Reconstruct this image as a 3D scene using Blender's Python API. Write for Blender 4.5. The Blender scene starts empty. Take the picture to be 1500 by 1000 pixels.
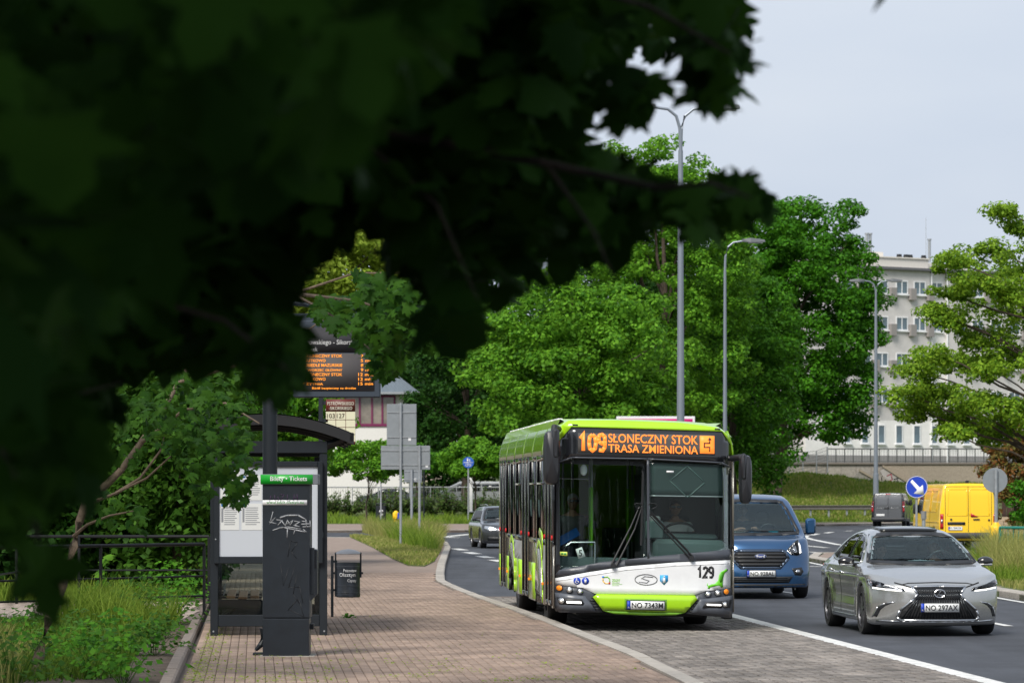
import bpy, bmesh, math, random
import numpy as np
from mathutils import Vector, Matrix, noise
from mathutils.bvhtree import BVHTree
PI = math.pi
random.seed(7); rng = np.random.default_rng(11)
S = bpy.context.scene
COL = S.collection

# ------------------------------------------------------------------ camera
EYE = 1.95; F = 5000.0; HOR = 721.0
cd = bpy.data.cameras.new('camera'); cam = bpy.data.objects.new('camera', cd); COL.objects.link(cam)
cam.location = (0, 0, EYE); cam.rotation_euler = (PI/2, 0, 0)
cd.sensor_width = 36; cd.lens = 120; cd.shift_y = 221/1500.0; cd.clip_start = 0.1; cd.clip_end = 6000
cd.dof.use_dof = True; cd.dof.focus_distance = 48; cd.dof.aperture_fstop = 5.4; cd.dof.aperture_blades = 9
S.camera = cam
# ------------------------------------------------------------------ world
SUN_EL, SUN_AZ = math.radians(46), math.radians(208)      # azimuth: clockwise from +Y
w = bpy.data.worlds.new('World'); S.world = w; w.use_nodes = True
nt = w.node_tree; nt.nodes.clear()
def wn(t): return nt.nodes.new(t)
sky = wn('ShaderNodeTexSky'); sky.sky_type = 'NISHITA'; sky.sun_disc = False
sky.sun_elevation = SUN_EL; sky.sun_rotation = SUN_AZ; sky.air_density = 1.2; sky.dust_density = 3.0
tc = wn('ShaderNodeTexCoord'); mp = wn('ShaderNodeMapping'); mp.inputs['Scale'].default_value = (1, 1, 3.5)
nz = wn('ShaderNodeTexNoise'); nz.inputs['Scale'].default_value = 2.6; nz.inputs['Detail'].default_value = 5; nz.inputs['Roughness'].default_value = .5
cr = wn('ShaderNodeValToRGB')
cr.color_ramp.elements[0].position = .35; cr.color_ramp.elements[0].color = (6.3, 7.1, 8.5, 1)
cr.color_ramp.elements[1].position = .68; cr.color_ramp.elements[1].color = (8.1, 8.6, 9.4, 1)
mx = wn('ShaderNodeMixRGB'); mx.inputs[0].default_value = .88
bg = wn('ShaderNodeBackground'); bg.inputs[1].default_value = .081
wo = wn('ShaderNodeOutputWorld')
nt.links.new(tc.outputs['Generated'], mp.inputs[0]); nt.links.new(mp.outputs[0], nz.inputs['Vector'])
nt.links.new(nz.outputs['Fac'], cr.inputs[0]); nt.links.new(sky.outputs[0], mx.inputs[1]); nt.links.new(cr.outputs[0], mx.inputs[2])
nt.links.new(mx.outputs[0], bg.inputs[0]); nt.links.new(bg.outputs[0], wo.inputs[0])
# ------------------------------------------------------------------ sun (thin cloud)
sd = bpy.data.lights.new('sun', 'SUN'); sd.energy = 3.4; sd.angle = math.radians(26); sd.color = (1, .955, .88)
so = bpy.data.objects.new('sun', sd); COL.objects.link(so)
sdir = Vector((math.sin(SUN_AZ)*math.cos(SUN_EL), math.cos(SUN_AZ)*math.cos(SUN_EL), math.sin(SUN_EL)))
so.rotation_euler = sdir.to_track_quat('Z', 'Y').to_euler(); so.location = (0, 0, 60)
S.view_settings.view_transform = 'Standard'; S.view_settings.look = 'None'
S.view_settings.exposure = 0.32; S.view_settings.gamma = 1.0; S.view_settings.use_curve_mapping = False
S.cycles.max_bounces = 8; S.cycles.transparent_max_bounces = 24; S.cycles.use_denoising = True
S.cycles.caustics_reflective = False; S.cycles.caustics_refractive = False

def at(x, y, Y):                      # photograph pixel (1500x1000) at a real distance -> place
    return Vector(((x-750)*Y/F, Y, EYE-(y-HOR)*Y/F))
def gp(x, y, z=0.0):                  # the ground point of height z seen at a pixel
    Y = (EYE-z)*F/(y-HOR); return ((x-750)*Y/F, Y)

# ------------------------------------------------------------------ materials
MATS = {}
def mat(name, col, rough=.6, metal=0.0, var=0.0, nscale=8.0, bump=0.0, bscale=40.0, coat=0.0, emit=None, estr=1.0, rnd=0.0, col2=None, spec=.5, lo=.35, hi=.65, flake=0, world=False, streak=0):
    if name in MATS: return MATS[name]
    m = bpy.data.materials.new(name); m.use_nodes = True; t = m.node_tree; b = t.nodes['Principled BSDF']
    b.inputs['Base Color'].default_value = (*col, 1); b.inputs['Roughness'].default_value = rough
    b.inputs['Metallic'].default_value = metal; b.inputs['Coat Weight'].default_value = coat; b.inputs['Coat Roughness'].default_value = .03
    b.inputs['Specular IOR Level'].default_value = spec
    out = None
    c = t.nodes.new('ShaderNodeTexCoord')
    if var > 0 or col2 is not None:
        n = t.nodes.new('ShaderNodeTexNoise'); n.inputs['Scale'].default_value = nscale; n.inputs['Detail'].default_value = 6; n.inputs['Roughness'].default_value = .65
        if world:
            gw = t.nodes.new('ShaderNodeNewGeometry'); t.links.new(gw.outputs['Position'], n.inputs['Vector'])
        else: t.links.new(c.outputs['Object'], n.inputs['Vector'])
        r = t.nodes.new('ShaderNodeValToRGB'); r.color_ramp.elements[0].position = lo; r.color_ramp.elements[1].position = hi
        a = tuple(max(0, v*(1-var)) for v in col); d = col2 if col2 is not None else tuple(min(1, v*(1+var)) for v in col)
        r.color_ramp.elements[0].color = (*a, 1); r.color_ramp.elements[1].color = (*d, 1)
        t.links.new(n.outputs['Fac'], r.inputs[0]); out = r.outputs[0]
    if streak > 0:
        gw = t.nodes.new('ShaderNodeNewGeometry'); mpp = t.nodes.new('ShaderNodeMapping'); mpp.inputs['Rotation'].default_value = (0, 0, -.075); mpp.inputs['Scale'].default_value = (1.1, .05, 1)
        n3 = t.nodes.new('ShaderNodeTexNoise'); n3.inputs['Scale'].default_value = 1.0; n3.inputs['Detail'].default_value = 5; n3.inputs['Roughness'].default_value = .6
        mr_ = t.nodes.new('ShaderNodeMapRange'); mr_.inputs['From Min'].default_value = .32; mr_.inputs['From Max'].default_value = .68; mr_.inputs['To Min'].default_value = 1-streak; mr_.inputs['To Max'].default_value = 1+streak*.8
        hv = t.nodes.new('ShaderNodeHueSaturation')
        t.links.new(gw.outputs['Position'], mpp.inputs[0]); t.links.new(mpp.outputs[0], n3.inputs['Vector']); t.links.new(n3.outputs['Fac'], mr_.inputs['Value']); t.links.new(mr_.outputs[0], hv.inputs['Value'])
        if out is not None: t.links.new(out, hv.inputs['Color'])
        else: hv.inputs['Color'].default_value = (*col, 1)
        out = hv.outputs[0]
    if rnd > 0:
        g = t.nodes.new('ShaderNodeNewGeometry'); oi = t.nodes.new('ShaderNodeObjectInfo')
        ad = t.nodes.new('ShaderNodeMath'); ad.operation = 'ADD'; fr = t.nodes.new('ShaderNodeMath'); fr.operation = 'FRACT'
        t.links.new(g.outputs['Random Per Island'], ad.inputs[0]); t.links.new(oi.outputs['Random'], ad.inputs[1]); t.links.new(ad.outputs[0], fr.inputs[0])
        hs = t.nodes.new('ShaderNodeMapRange'); hs.inputs['To Min'].default_value = 1-rnd; hs.inputs['To Max'].default_value = 1+rnd
        t.links.new(fr.outputs[0], hs.inputs['Value'])
        mm = t.nodes.new('ShaderNodeHueSaturation'); t.links.new(hs.outputs[0], mm.inputs['Value'])
        if out is not None: t.links.new(out, mm.inputs['Color'])
        else: mm.inputs['Color'].default_value = (*col, 1)
        out = mm.outputs[0]
    if out is not None: t.links.new(out, b.inputs['Base Color'])
    if bump > 0:
        n2 = t.nodes.new('ShaderNodeTexNoise'); n2.inputs['Scale'].default_value = bscale; n2.inputs['Detail'].default_value = 4
        t.links.new(c.outputs['Object'], n2.inputs['Vector'])
        bp = t.nodes.new('ShaderNodeBump'); bp.inputs['Strength'].default_value = bump; bp.inputs['Distance'].default_value = .02
        t.links.new(n2.outputs['Fac'], bp.inputs['Height']); t.links.new(bp.outputs[0], b.inputs['Normal'])
    if emit is not None:
        b.inputs['Emission Color'].default_value = (*emit, 1); b.inputs['Emission Strength'].default_value = estr
    MATS[name] = m; return m
def leafmat(name, c1, c2, trans=.35, rough=.55, spec=.12):
    if name in MATS: return MATS[name]
    m = bpy.data.materials.new(name); m.use_nodes = True; t = m.node_tree; t.nodes.clear()
    g = t.nodes.new('ShaderNodeNewGeometry'); r = t.nodes.new('ShaderNodeValToRGB')
    r.color_ramp.elements[0].color = (*c1, 1); r.color_ramp.elements[1].color = (*c2, 1)
    oi = t.nodes.new('ShaderNodeObjectInfo'); ad = t.nodes.new('ShaderNodeMath'); fr = t.nodes.new('ShaderNodeMath'); ad.operation = 'ADD'; fr.operation = 'FRACT'
    t.links.new(g.outputs['Random Per Island'], ad.inputs[0]); t.links.new(oi.outputs['Random'], ad.inputs[1]); t.links.new(ad.outputs[0], fr.inputs[0])
    t.links.new(fr.outputs[0], r.inputs[0])
    d = t.nodes.new('ShaderNodeBsdfPrincipled'); d.inputs['Roughness'].default_value = rough; d.inputs['Specular IOR Level'].default_value = spec
    tr = t.nodes.new('ShaderNodeBsdfTranslucent'); mx = t.nodes.new('ShaderNodeMixShader'); mx.inputs[0].default_value = trans
    hs = t.nodes.new('ShaderNodeHueSaturation'); hs.inputs['Hue'].default_value = .485; hs.inputs['Value'].default_value = 1.3
    o = t.nodes.new('ShaderNodeOutputMaterial')
    t.links.new(r.outputs[0], d.inputs['Base Color']); t.links.new(r.outputs[0], hs.inputs['Color']); t.links.new(hs.outputs[0], tr.inputs[0])
    t.links.new(d.outputs[0], mx.inputs[1]); t.links.new(tr.outputs[0], mx.inputs[2]); t.links.new(mx.outputs[0], o.inputs[0])
    MATS[name] = m; return m
def glassmat(name, tint=(.55, .62, .6), ior=1.5, boost=1.0):
    if name in MATS: return MATS[name]
    m = bpy.data.materials.new(name); m.use_nodes = True; t = m.node_tree; t.nodes.clear()
    f = t.nodes.new('ShaderNodeFresnel'); f.inputs[0].default_value = ior
    mu = t.nodes.new('ShaderNodeMath'); mu.operation = 'MULTIPLY'; mu.inputs[1].default_value = boost; mu.use_clamp = True
    tr = t.nodes.new('ShaderNodeBsdfTransparent'); tr.inputs[0].default_value = (*tint, 1)
    gl = t.nodes.new('ShaderNodeBsdfGlossy'); gl.inputs['Roughness'].default_value = .01
    mx = t.nodes.new('ShaderNodeMixShader'); o = t.nodes.new('ShaderNodeOutputMaterial')
    t.links.new(f.outputs[0], mu.inputs[0]); t.links.new(mu.outputs[0], mx.inputs[0]); t.links.new(tr.outputs[0], mx.inputs[1]); t.links.new(gl.outputs[0], mx.inputs[2]); t.links.new(mx.outputs[0], o.inputs[0])
    MATS[name] = m; return m

asphalt = mat('asphalt', (.050, .054, .064), .72, var=.22, nscale=.8, world=True, streak=.30, bump=.25, bscale=90, spec=.35)
concrete = mat('concrete', (.30, .275, .24), .9, var=.2, nscale=6, bump=.2, bscale=60, rnd=.08)
paver_m = mat('paver', (.265, .193, .150), .9, var=.26, nscale=1.1, world=True, streak=.10, bump=.25, bscale=120, rnd=.16)
joint_m = mat('joint_sand', (.135, .105, .085), .95, var=.3, nscale=30)
sett_m = mat('sett_stone', (.185, .165, .148), .85, var=.30, nscale=.9, world=True, streak=.22, bump=.4, bscale=60, rnd=.3)
soil_m = mat('soil', (.10, .075, .055), .95, var=.35, nscale=4, bump=.5, bscale=30)
turf_m = mat('turf', (.06, .10, .02), .95, var=.3, nscale=2.5, bump=.5, bscale=20, col2=(.11, .13, .035))
paint_w = mat('road_paint', (.60, .60, .58), .75, var=.30, nscale=6, world=True, streak=.12)
steel = mat('galvanised_steel', (.36, .38, .40), .45, metal=.6, var=.1)
darksteel = mat('anthracite_paint', (.011, .015, .020), .5, var=.12, nscale=3, spec=.35)
black = mat('black_plastic', (.012, .013, .015), .5)
rubber = mat('rubber', (.016, .016, .017), .8, bump=.2, bscale=60)
white_m = mat('white_paint', (.72, .72, .73), .5, var=.04)
chrome = mat('chrome', (.58, .59, .61), .25, metal=1)
bark = mat('bark', (.075, .055, .04), .9, var=.4, nscale=9, bump=.8, bscale=25)
bark_l = mat('pale_bark', (.12, .088, .06), .85, var=.3, nscale=12, bump=.6, bscale=30)
blueplate = mat('blue_print', (.01, .05, .45), .5)
black_ink = mat('black_print', (.01, .01, .012), .5)
plate_w = mat('plate_white', (.74, .75, .74), .45)
skin_m = mat('skin', (.40, .22, .15), .55, spec=.3)
seat_m = mat('seat_fabric', (.03, .033, .038), .85)
dash_m = mat('dashboard_plastic', (.03, .04, .042), .6)
L_lime = leafmat('leaf_lime', (.035, .13, .008), (.17, .39, .028), .38)
L_oak = leafmat('leaf_oak', (.07, .17, .010), (.27, .43, .035), .38)
L_mid = leafmat('leaf_mid', (.022, .095, .006), (.095, .27, .018), .34)
L_green = leafmat('leaf_green', (.024, .11, .006), (.07, .23, .010), .3)
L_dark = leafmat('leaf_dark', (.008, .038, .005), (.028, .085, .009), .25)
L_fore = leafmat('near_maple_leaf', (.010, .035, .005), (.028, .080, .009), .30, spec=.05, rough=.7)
L_edge = None
L_shade = leafmat('leaf_maple_shade', (.010, .042, .005), (.038, .105, .010), .35, spec=.08)  # darker copy of the maple leaf: shade on the foliage put into the colour
L_maple = leafmat('leaf_maple', (.03, .095, .010), (.075, .18, .02), .4)
L_yel = leafmat('leaf_yellowgreen', (.15, .24, .02), (.30, .40, .05), .4)
L_orange = leafmat('leaf_rust', (.20, .07, .02), (.10, .13, .03), .3)
L_juniper = leafmat('juniper_needles', (.022, .06, .012), (.09, .14, .03), .15)
G_fresh = leafmat('grass_fresh', (.085, .17, .015), (.23, .32, .045), .4)
G_shade = leafmat('grass_shade', (.045, .11, .010), (.14, .23, .03), .35)  # darker copy of the fresh grass: tree shade on the verge is in the colour
bark_s = mat('shaded_bark', (.030, .022, .016), .95, var=.4, nscale=9, bump=.8, bscale=25)  # darker copy of bark, the shade on the near boughs mixed into its colour
G_dry = leafmat('grass_dry', (.18, .22, .05), (.38, .36, .12), .4)

# ------------------------------------------------------------------ object helpers
def link(name, data, parent=None, loc=(0, 0, 0), rot=(0, 0, 0)):
    o = bpy.data.objects.new(name, data); COL.objects.link(o); o.location = loc; o.rotation_euler = rot
    if parent is not None: o.parent = parent
    return o
def tag(o, label=None, cat=None, group=None, kind=None):
    if label: o['label'] = label
    if cat: o['category'] = cat
    if group: o['group'] = group
    if kind: o['kind'] = kind
    return o
def thing(name, label, cat, loc=(0, 0, 0), rz=0.0, group=None):
    rz = float(rz)
    return tag(link(name, None, None, loc, (0, 0, rz)), label, cat, group)
def dup(root, loc, rz=0.0, label=None, cat=None):
    r = root.copy(); COL.objects.link(r); r.location = loc; r.rotation_euler = (0, 0, rz)
    if label: r['label'] = label
    for ch in list(root.children):
        c = ch.copy(); COL.objects.link(c); c.parent = r
        for g in list(ch.children):
            d = g.copy(); COL.objects.link(d); d.parent = c
    return r
def mesh_np(name, V, Fq, mats, smooth=False, mi=None):
    """V (n,3), Fq (m,3|4)"""
    V = np.asarray(V, dtype=np.float32); Fq = np.asarray(Fq, dtype=np.int32)
    me = bpy.data.meshes.new(name); k = Fq.shape[1]
    me.vertices.add(len(V)); me.vertices.foreach_set('co', V.ravel())
    me.loops.add(Fq.size); me.loops.foreach_set('vertex_index', Fq.ravel())
    me.polygons.add(len(Fq)); me.polygons.foreach_set('loop_start', np.arange(0, Fq.size, k, dtype=np.int32))
    me.polygons.foreach_set('loop_total', np.full(len(Fq), k, dtype=np.int32))
    if smooth: me.polygons.foreach_set('use_smooth', np.ones(len(Fq), dtype=bool))
    if mi is not None: me.polygons.foreach_set('material_index', np.asarray(mi, dtype=np.int32))
    for m in (mats if isinstance(mats, (list, tuple)) else [mats]): me.materials.append(m)
    me.update(calc_edges=True); me.validate(); return me

class MB:
    def __init__(s, xf=None): s.V = []; s.F = []; s.xf = xf
    def add(s, vs, fs):
        n = len(s.V); s.V += [tuple(v) for v in vs]; s.F += [tuple(i+n for i in f) for f in fs]; return s
    def box(s, x0, x1, y0, y1, z0, z1, c=0.0, M=None):
        if c > 0:
            pts = []
            for (x, y, z) in ((x0, y0, z0), (x1, y0, z0), (x1, y1, z0), (x0, y1, z0), (x0, y0, z1), (x1, y0, z1), (x1, y1, z1), (x0, y1, z1)):
                sx = 1 if x == x0 else -1; sy = 1 if y == y0 else -1; sz = 1 if z == z0 else -1
                pts += [(x+sx*c, y+sy*c, z), (x+sx*c, y, z+sz*c), (x, y+sy*c, z+sz*c)]
            bm = bmesh.new(); vs = [bm.verts.new(p) for p in pts]; bmesh.ops.convex_hull(bm, input=vs)
            bm.verts.index_update(); V = [v.co.copy() for v in bm.verts]; Fc = [[v.index for v in f.verts] for f in bm.faces]; bm.free()
        else:
            V = [(x0, y0, z0), (x1, y0, z0), (x1, y1, z0), (x0, y1, z0), (x0, y0, z1), (x1, y0, z1), (x1, y1, z1), (x0, y1, z1)]
            Fc = [(3, 2, 1, 0), (4, 5, 6, 7), (0, 1, 5, 4), (1, 2, 6, 5), (2, 3, 7, 6), (3, 0, 4, 7)]
        if M is not None: V = [M @ Vector(v) for v in V]
        return s.add(V, Fc)
    def tube(s, pts, r, n=8, cap=True):
        pts = [Vector(p) for p in pts]; rs = r if isinstance(r, (list, tuple)) else [r]*len(pts)
        V = []; up = Vector((0, 0, 1))
        for i, p in enumerate(pts):
            d = (pts[min(i+1, len(pts)-1)]-pts[max(i-1, 0)]).normalized()
            a = d.cross(up if abs(d.z) < .95 else Vector((1, 0, 0))).normalized(); b = d.cross(a)
            for k in range(n):
                t = 2*PI*k/n; V.append(p+(a*math.cos(t)+b*math.sin(t))*rs[i])
        Fc = []
        for i in range(len(pts)-1):
            for k in range(n): Fc.append((i*n+k, i*n+(k+1) % n, (i+1)*n+(k+1) % n, (i+1)*n+k))
        if cap: Fc.append(tuple(range(n-1, -1, -1))); Fc.append(tuple((len(pts)-1)*n+k for k in range(n)))
        return s.add(V, Fc)
    def cyl(s, p, r, h, n=20, axis='z', r2=None):
        d = {'x': (h, 0, 0), 'y': (0, h, 0), 'z': (0, 0, h)}[axis]
        p = Vector(p); return s.tube([p, p+Vector(d)], [r, r if r2 is None else r2], n)
    def lathe(s, prof, n=24, c=(0, 0, 0), axis='z', ang=2*PI):
        V = []; c = Vector(c); m = len(prof)
        for k in range(n):
            t = ang*k/n
            for (r, h) in prof:
                v = (r*math.cos(t), r*math.sin(t), h)
                if axis == 'x': v = (h, v[0], v[1])
                if axis == 'y': v = (v[0], h, v[1])
                V.append(c+Vector(v))
        Fc = []
        for k in range(n):
            k2 = (k+1) % n
            for i in range(m-1): Fc.append((k*m+i, k2*m+i, k2*m+i+1, k*m+i+1))
        return s.add(V, Fc)
    def prism(s, poly, z0, z1):
        n = len(poly); V = [(x, y, z0) for x, y in poly]+[(x, y, z1) for x, y in poly]
        Fc = [tuple(range(n-1, -1, -1)), tuple(range(n, 2*n))]+[(i, (i+1) % n, n+(i+1) % n, n+i) for i in range(n)]
        return s.add(V, Fc)
    def ell(s, c, r, n=16, m=10):
        V = []; Fc = []; c = Vector(c)
        for i in range(m+1):
            a = PI*i/m
            for k in range(n):
                t = 2*PI*k/n; V.append(c+Vector((r[0]*math.sin(a)*math.cos(t), r[1]*math.sin(a)*math.sin(t), r[2]*math.cos(a))))
        for i in range(m):
            for k in range(n): Fc.append((i*n+k, (i+1)*n+k, (i+1)*n+(k+1) % n, i*n+(k+1) % n))
        return s.add(V, Fc)
    def build(s, name, m, parent=None, smooth=False, loc=(0, 0, 0), rot=(0, 0, 0), bevel=0.0, rec=True):
        V = [s.xf(*v) for v in s.V] if s.xf else s.V
        me = bpy.data.meshes.new(name); me.from_pydata([tuple(v) for v in V], [], s.F)
        bm = bmesh.new(); bm.from_mesh(me)
        if rec: bmesh.ops.recalc_face_normals(bm, faces=bm.faces)
        bm.to_mesh(me); bm.free()
        me.materials.append(m)
        if smooth:
            me.polygons.foreach_set('use_smooth', [True]*len(me.polygons))
            try: me.set_sharp_from_angle(angle=math.radians(38))
            except Exception: pass
        o = link(name, me, parent, loc, rot)
        if bevel > 0:
            b = o.modifiers.new('bevel', 'BEVEL'); b.width = bevel; b.segments = 2; b.limit_method = 'ANGLE'; b.angle_limit = math.radians(40)
        return o

def patch_mesh(poly, cell):
    bm = bmesh.new(); bm.faces.new([bm.verts.new((a, b, 0)) for a, b in poly])
    if cell:
        for ax in (0, 1):
            lo = min(p[ax] for p in poly); hi = max(p[ax] for p in poly); n = int((hi-lo)/cell)
            for i in range(1, n+1):
                c = lo+(hi-lo)*i/(n+1); co = [0, 0, 0]; co[ax] = c; no = [0, 0, 0]; no[ax] = 1
                bmesh.ops.bisect_plane(bm, geom=bm.verts[:]+bm.edges[:]+bm.faces[:], plane_co=co, plane_no=no, dist=1e-5)
    bmesh.ops.triangulate(bm, faces=bm.faces[:])
    return bm
def patch(name, polys, fn, m, parent=None, cell=.06, thick=.008, out=(0, -1, 0), xf=None, smooth=True):
    """polygons in a flat view, wrapped on a surface fn(a,b)"""
    if polys and not isinstance(polys[0][0], (tuple, list)): polys = [polys]
    bmA = bmesh.new(); me = bpy.data.meshes.new(name)
    for poly in polys:
        bm = patch_mesh(poly, cell)
        for v in bm.verts:
            q = fn(v.co.x, v.co.y)
            v.co = Vector(q) if xf is None else Vector(xf(*q))
        bmesh.ops.recalc_face_normals(bm, faces=bm.faces[:])
        nrm = Vector((0, 0, 0))
        for f in bm.faces: nrm += f.normal*f.calc_area()
        if nrm.dot(Vector(out)) < 0: bmesh.ops.reverse_faces(bm, faces=bm.faces[:])
        bm.to_mesh(me); bm.free(); bmA.from_mesh(me)
    bmA.to_mesh(me); bmA.free(); me.materials.append(m)
    if smooth: me.polygons.foreach_set('use_smooth', [True]*len(me.polygons))
    o = link(name, me, parent)
    if thick:
        s = o.modifiers.new('solid', 'SOLIDIFY'); s.thickness = thick; s.offset = -1
    return o
def stroke(pts, w, closed=False):
    """polyline -> list of quads of width w in the flat view"""
    out = []; n = len(pts)
    def nrm(i, j):
        dx, dy = pts[j][0]-pts[i][0], pts[j][1]-pts[i][1]; l = math.hypot(dx, dy) or 1; return (-dy/l, dx/l)
    offs = []
    for i in range(n):
        a = nrm(i-1, i) if (i > 0 or closed) else None; b = nrm(i, (i+1) % n) if (i < n-1 or closed) else None
        if a is None: a = b
        if b is None: b = a
        mx_, my_ = a[0]+b[0], a[1]+b[1]; l = math.hypot(mx_, my_) or 1; mx_, my_ = mx_/l, my_/l
        k = 1/max(.4, mx_*a[0]+my_*a[1]); offs.append((mx_*k*w/2, my_*k*w/2))
    for i in range(n if closed else n-1):
        j = (i+1) % n
        out.append([(pts[i][0]+offs[i][0], pts[i][1]+offs[i][1]), (pts[j][0]+offs[j][0], pts[j][1]+offs[j][1]), (pts[j][0]-offs[j][0], pts[j][1]-offs[j][1]), (pts[i][0]-offs[i][0], pts[i][1]-offs[i][1])])
    return out
def circ(cx, cy, r, n=16, r2=None):
    return [(cx+r*math.cos(2*PI*k/n), cy+(r2 or r)*math.sin(2*PI*k/n)) for k in range(n)]
def lettering(name, body, rect, fn, m, parent=None, xf=None, bold=0.0, keep=False, out=(0, -1, 0)):
    """text fitted to rect (x0,y0,x1,y1) of a flat view, mapped by fn"""
    cu = bpy.data.curves.new(name, 'FONT'); cu.body = body; cu.size = 1; cu.resolution_u = 3; cu.offset = bold; cu.align_x = 'LEFT'; cu.space_line = .85
    to = bpy.data.objects.new(name, cu); COL.objects.link(to)
    dg = bpy.context.evaluated_depsgraph_get(); me = bpy.data.meshes.new_from_object(to.evaluated_get(dg))
    bpy.data.objects.remove(to); bpy.data.curves.remove(cu)
    n = len(me.vertices); co = np.zeros(n*3); me.vertices.foreach_get('co', co); co = co.reshape(-1, 3)
    if n == 0: return None
    lo = co.min(0); hi = co.max(0); x0, y0, x1, y1 = rect
    sx = (x1-x0)/(hi[0]-lo[0]); sy = (y1-y0)/(hi[1]-lo[1])
    if keep: sx = sy = min(sx, sy)
    for i in range(n):
        q = fn(x0+(co[i, 0]-lo[0])*sx, y0+(co[i, 1]-lo[1])*sy)
        co[i] = q if xf is None else xf(*q)
    me.vertices.foreach_set('co', co.ravel()); me.materials.clear(); me.materials.append(m); me.update()
    o = link(name, me, parent); me.name = name
    return o
def flat(o0, a, b, off=0.0):
    """plane mapping: origin, axis a, axis b"""
    o0 = Vector(o0); a = Vector(a).normalized(); b = Vector(b).normalized(); n = a.cross(b)
    return lambda u, v: tuple(o0+a*u+b*v+n*off)
# ================================================================== GROUND, ROAD, PAVEMENTS
def sheet(name, poly, z, m, label=None):
    b = MB(); b.add([(x, y, z) for x, y in poly], [tuple(range(len(poly)))])
    o = b.build(name, m); n = o.data.polygons[0].normal
    if n.z < 0: o.data.flip_normals()
    return tag(o, kind='structure')
def slab(name, poly, z0, z1, m):
    return tag(MB().prism(poly, z0, z1).build(name, m), kind='structure')
def lerp_poly(P, y):
    for (a, b) in zip(P, P[1:]):
        if (a[1]-y)*(b[1]-y) <= 0 and a[1] != b[1]:
            t = (y-a[1])/(b[1]-a[1]); return a[0]+(b[0]-a[0])*t
    return P[0][0] if abs(y-P[0][1]) < abs(y-P[-1][1]) else P[-1][0]

def ground_height(X, Y):
    """natural ground beyond the far kerb: a bank that climbs to the housing plateau"""
    r = np.clip((X-2)/9.0, 0, 1); r = r*r*(3-2*r)
    d = Y-213
    left = .10+np.clip(d/12, 0, 1)*.75+np.clip((d-12)/110, 0, 1)*3.0
    right = .10+np.clip(d/5, 0, 1)*.45+np.clip((d-4)/22, 0, 1)**.8*2.05+np.clip((d-35.2)/1.5, 0, 1)*1.45+.75*np.exp(-((X-20.5)/4.0)**2-((d-25)/7.0)**2)
    return left*(1-r)+right*r
bm = bmesh.new()
tag(sheet('ground', [(-3000, -600), (3000, -600), (3000, 5000), (-3000, 5000)], -.06, turf_m), kind='structure')
gx = np.linspace(-110, 110, 111); gy = np.concatenate([np.linspace(207, 262, 111), np.linspace(266, 460, 30)])
XX, YY = np.meshgrid(gx, gy, indexing='ij')
ZZ = ground_height(XX, YY)+.05*np.sin(XX*1.3+YY*.4)*np.clip((YY-212)/6, 0, 1)
ZZ[:, 0] = .09
nX, nY = XX.shape; idx = np.arange(nX*nY).reshape(nX, nY)
Fq = np.stack([idx[:-1, :-1].ravel(), idx[1:, :-1].ravel(), idx[1:, 1:].ravel(), idx[:-1, 1:].ravel()], 1)
tag(link('hillside', mesh_np('hillside', np.stack([XX.ravel(), YY.ravel(), ZZ.ravel()], 1), Fq, turf_m, True)), kind='structure')
tag(sheet('road', [(-60, -30), (62, -30), (62, 240), (-60, 240)], 0.0, asphalt), kind='structure')

KERB = [(2.75, 14), (2.35, 24), (1.87, 32.8), (1.49, 39.1), (.90, 45.75), (.44, 51.1), (-.20, 57.5), (-.55, 61), (-1.10, 67.3), (-1.40, 71.5), (-1.55, 78.2), (-1.72, 88), (-1.88, 100), (-2.08, 115.8), (-2.39, 127), (-3.05, 135), (-4.6, 138.6), (-9, 141), (-20, 142.5)]
EDGE = [(-2.2, 14), (-2.6, 24), (-3.25, 32.8), (-4.36, 48.4), (-6.7, 80), (-9.5, 118), (-12, 141.5)]
slab('pavement', KERB+[(-20, 160), (-20, 141.6), (-12, 141.5)]+EDGE[::-1][1:], -.05, .098, joint_m) if False else None
pv = KERB+EDGE[::-1]
slab('pavement', pv, -.05, .100, joint_m)
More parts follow.
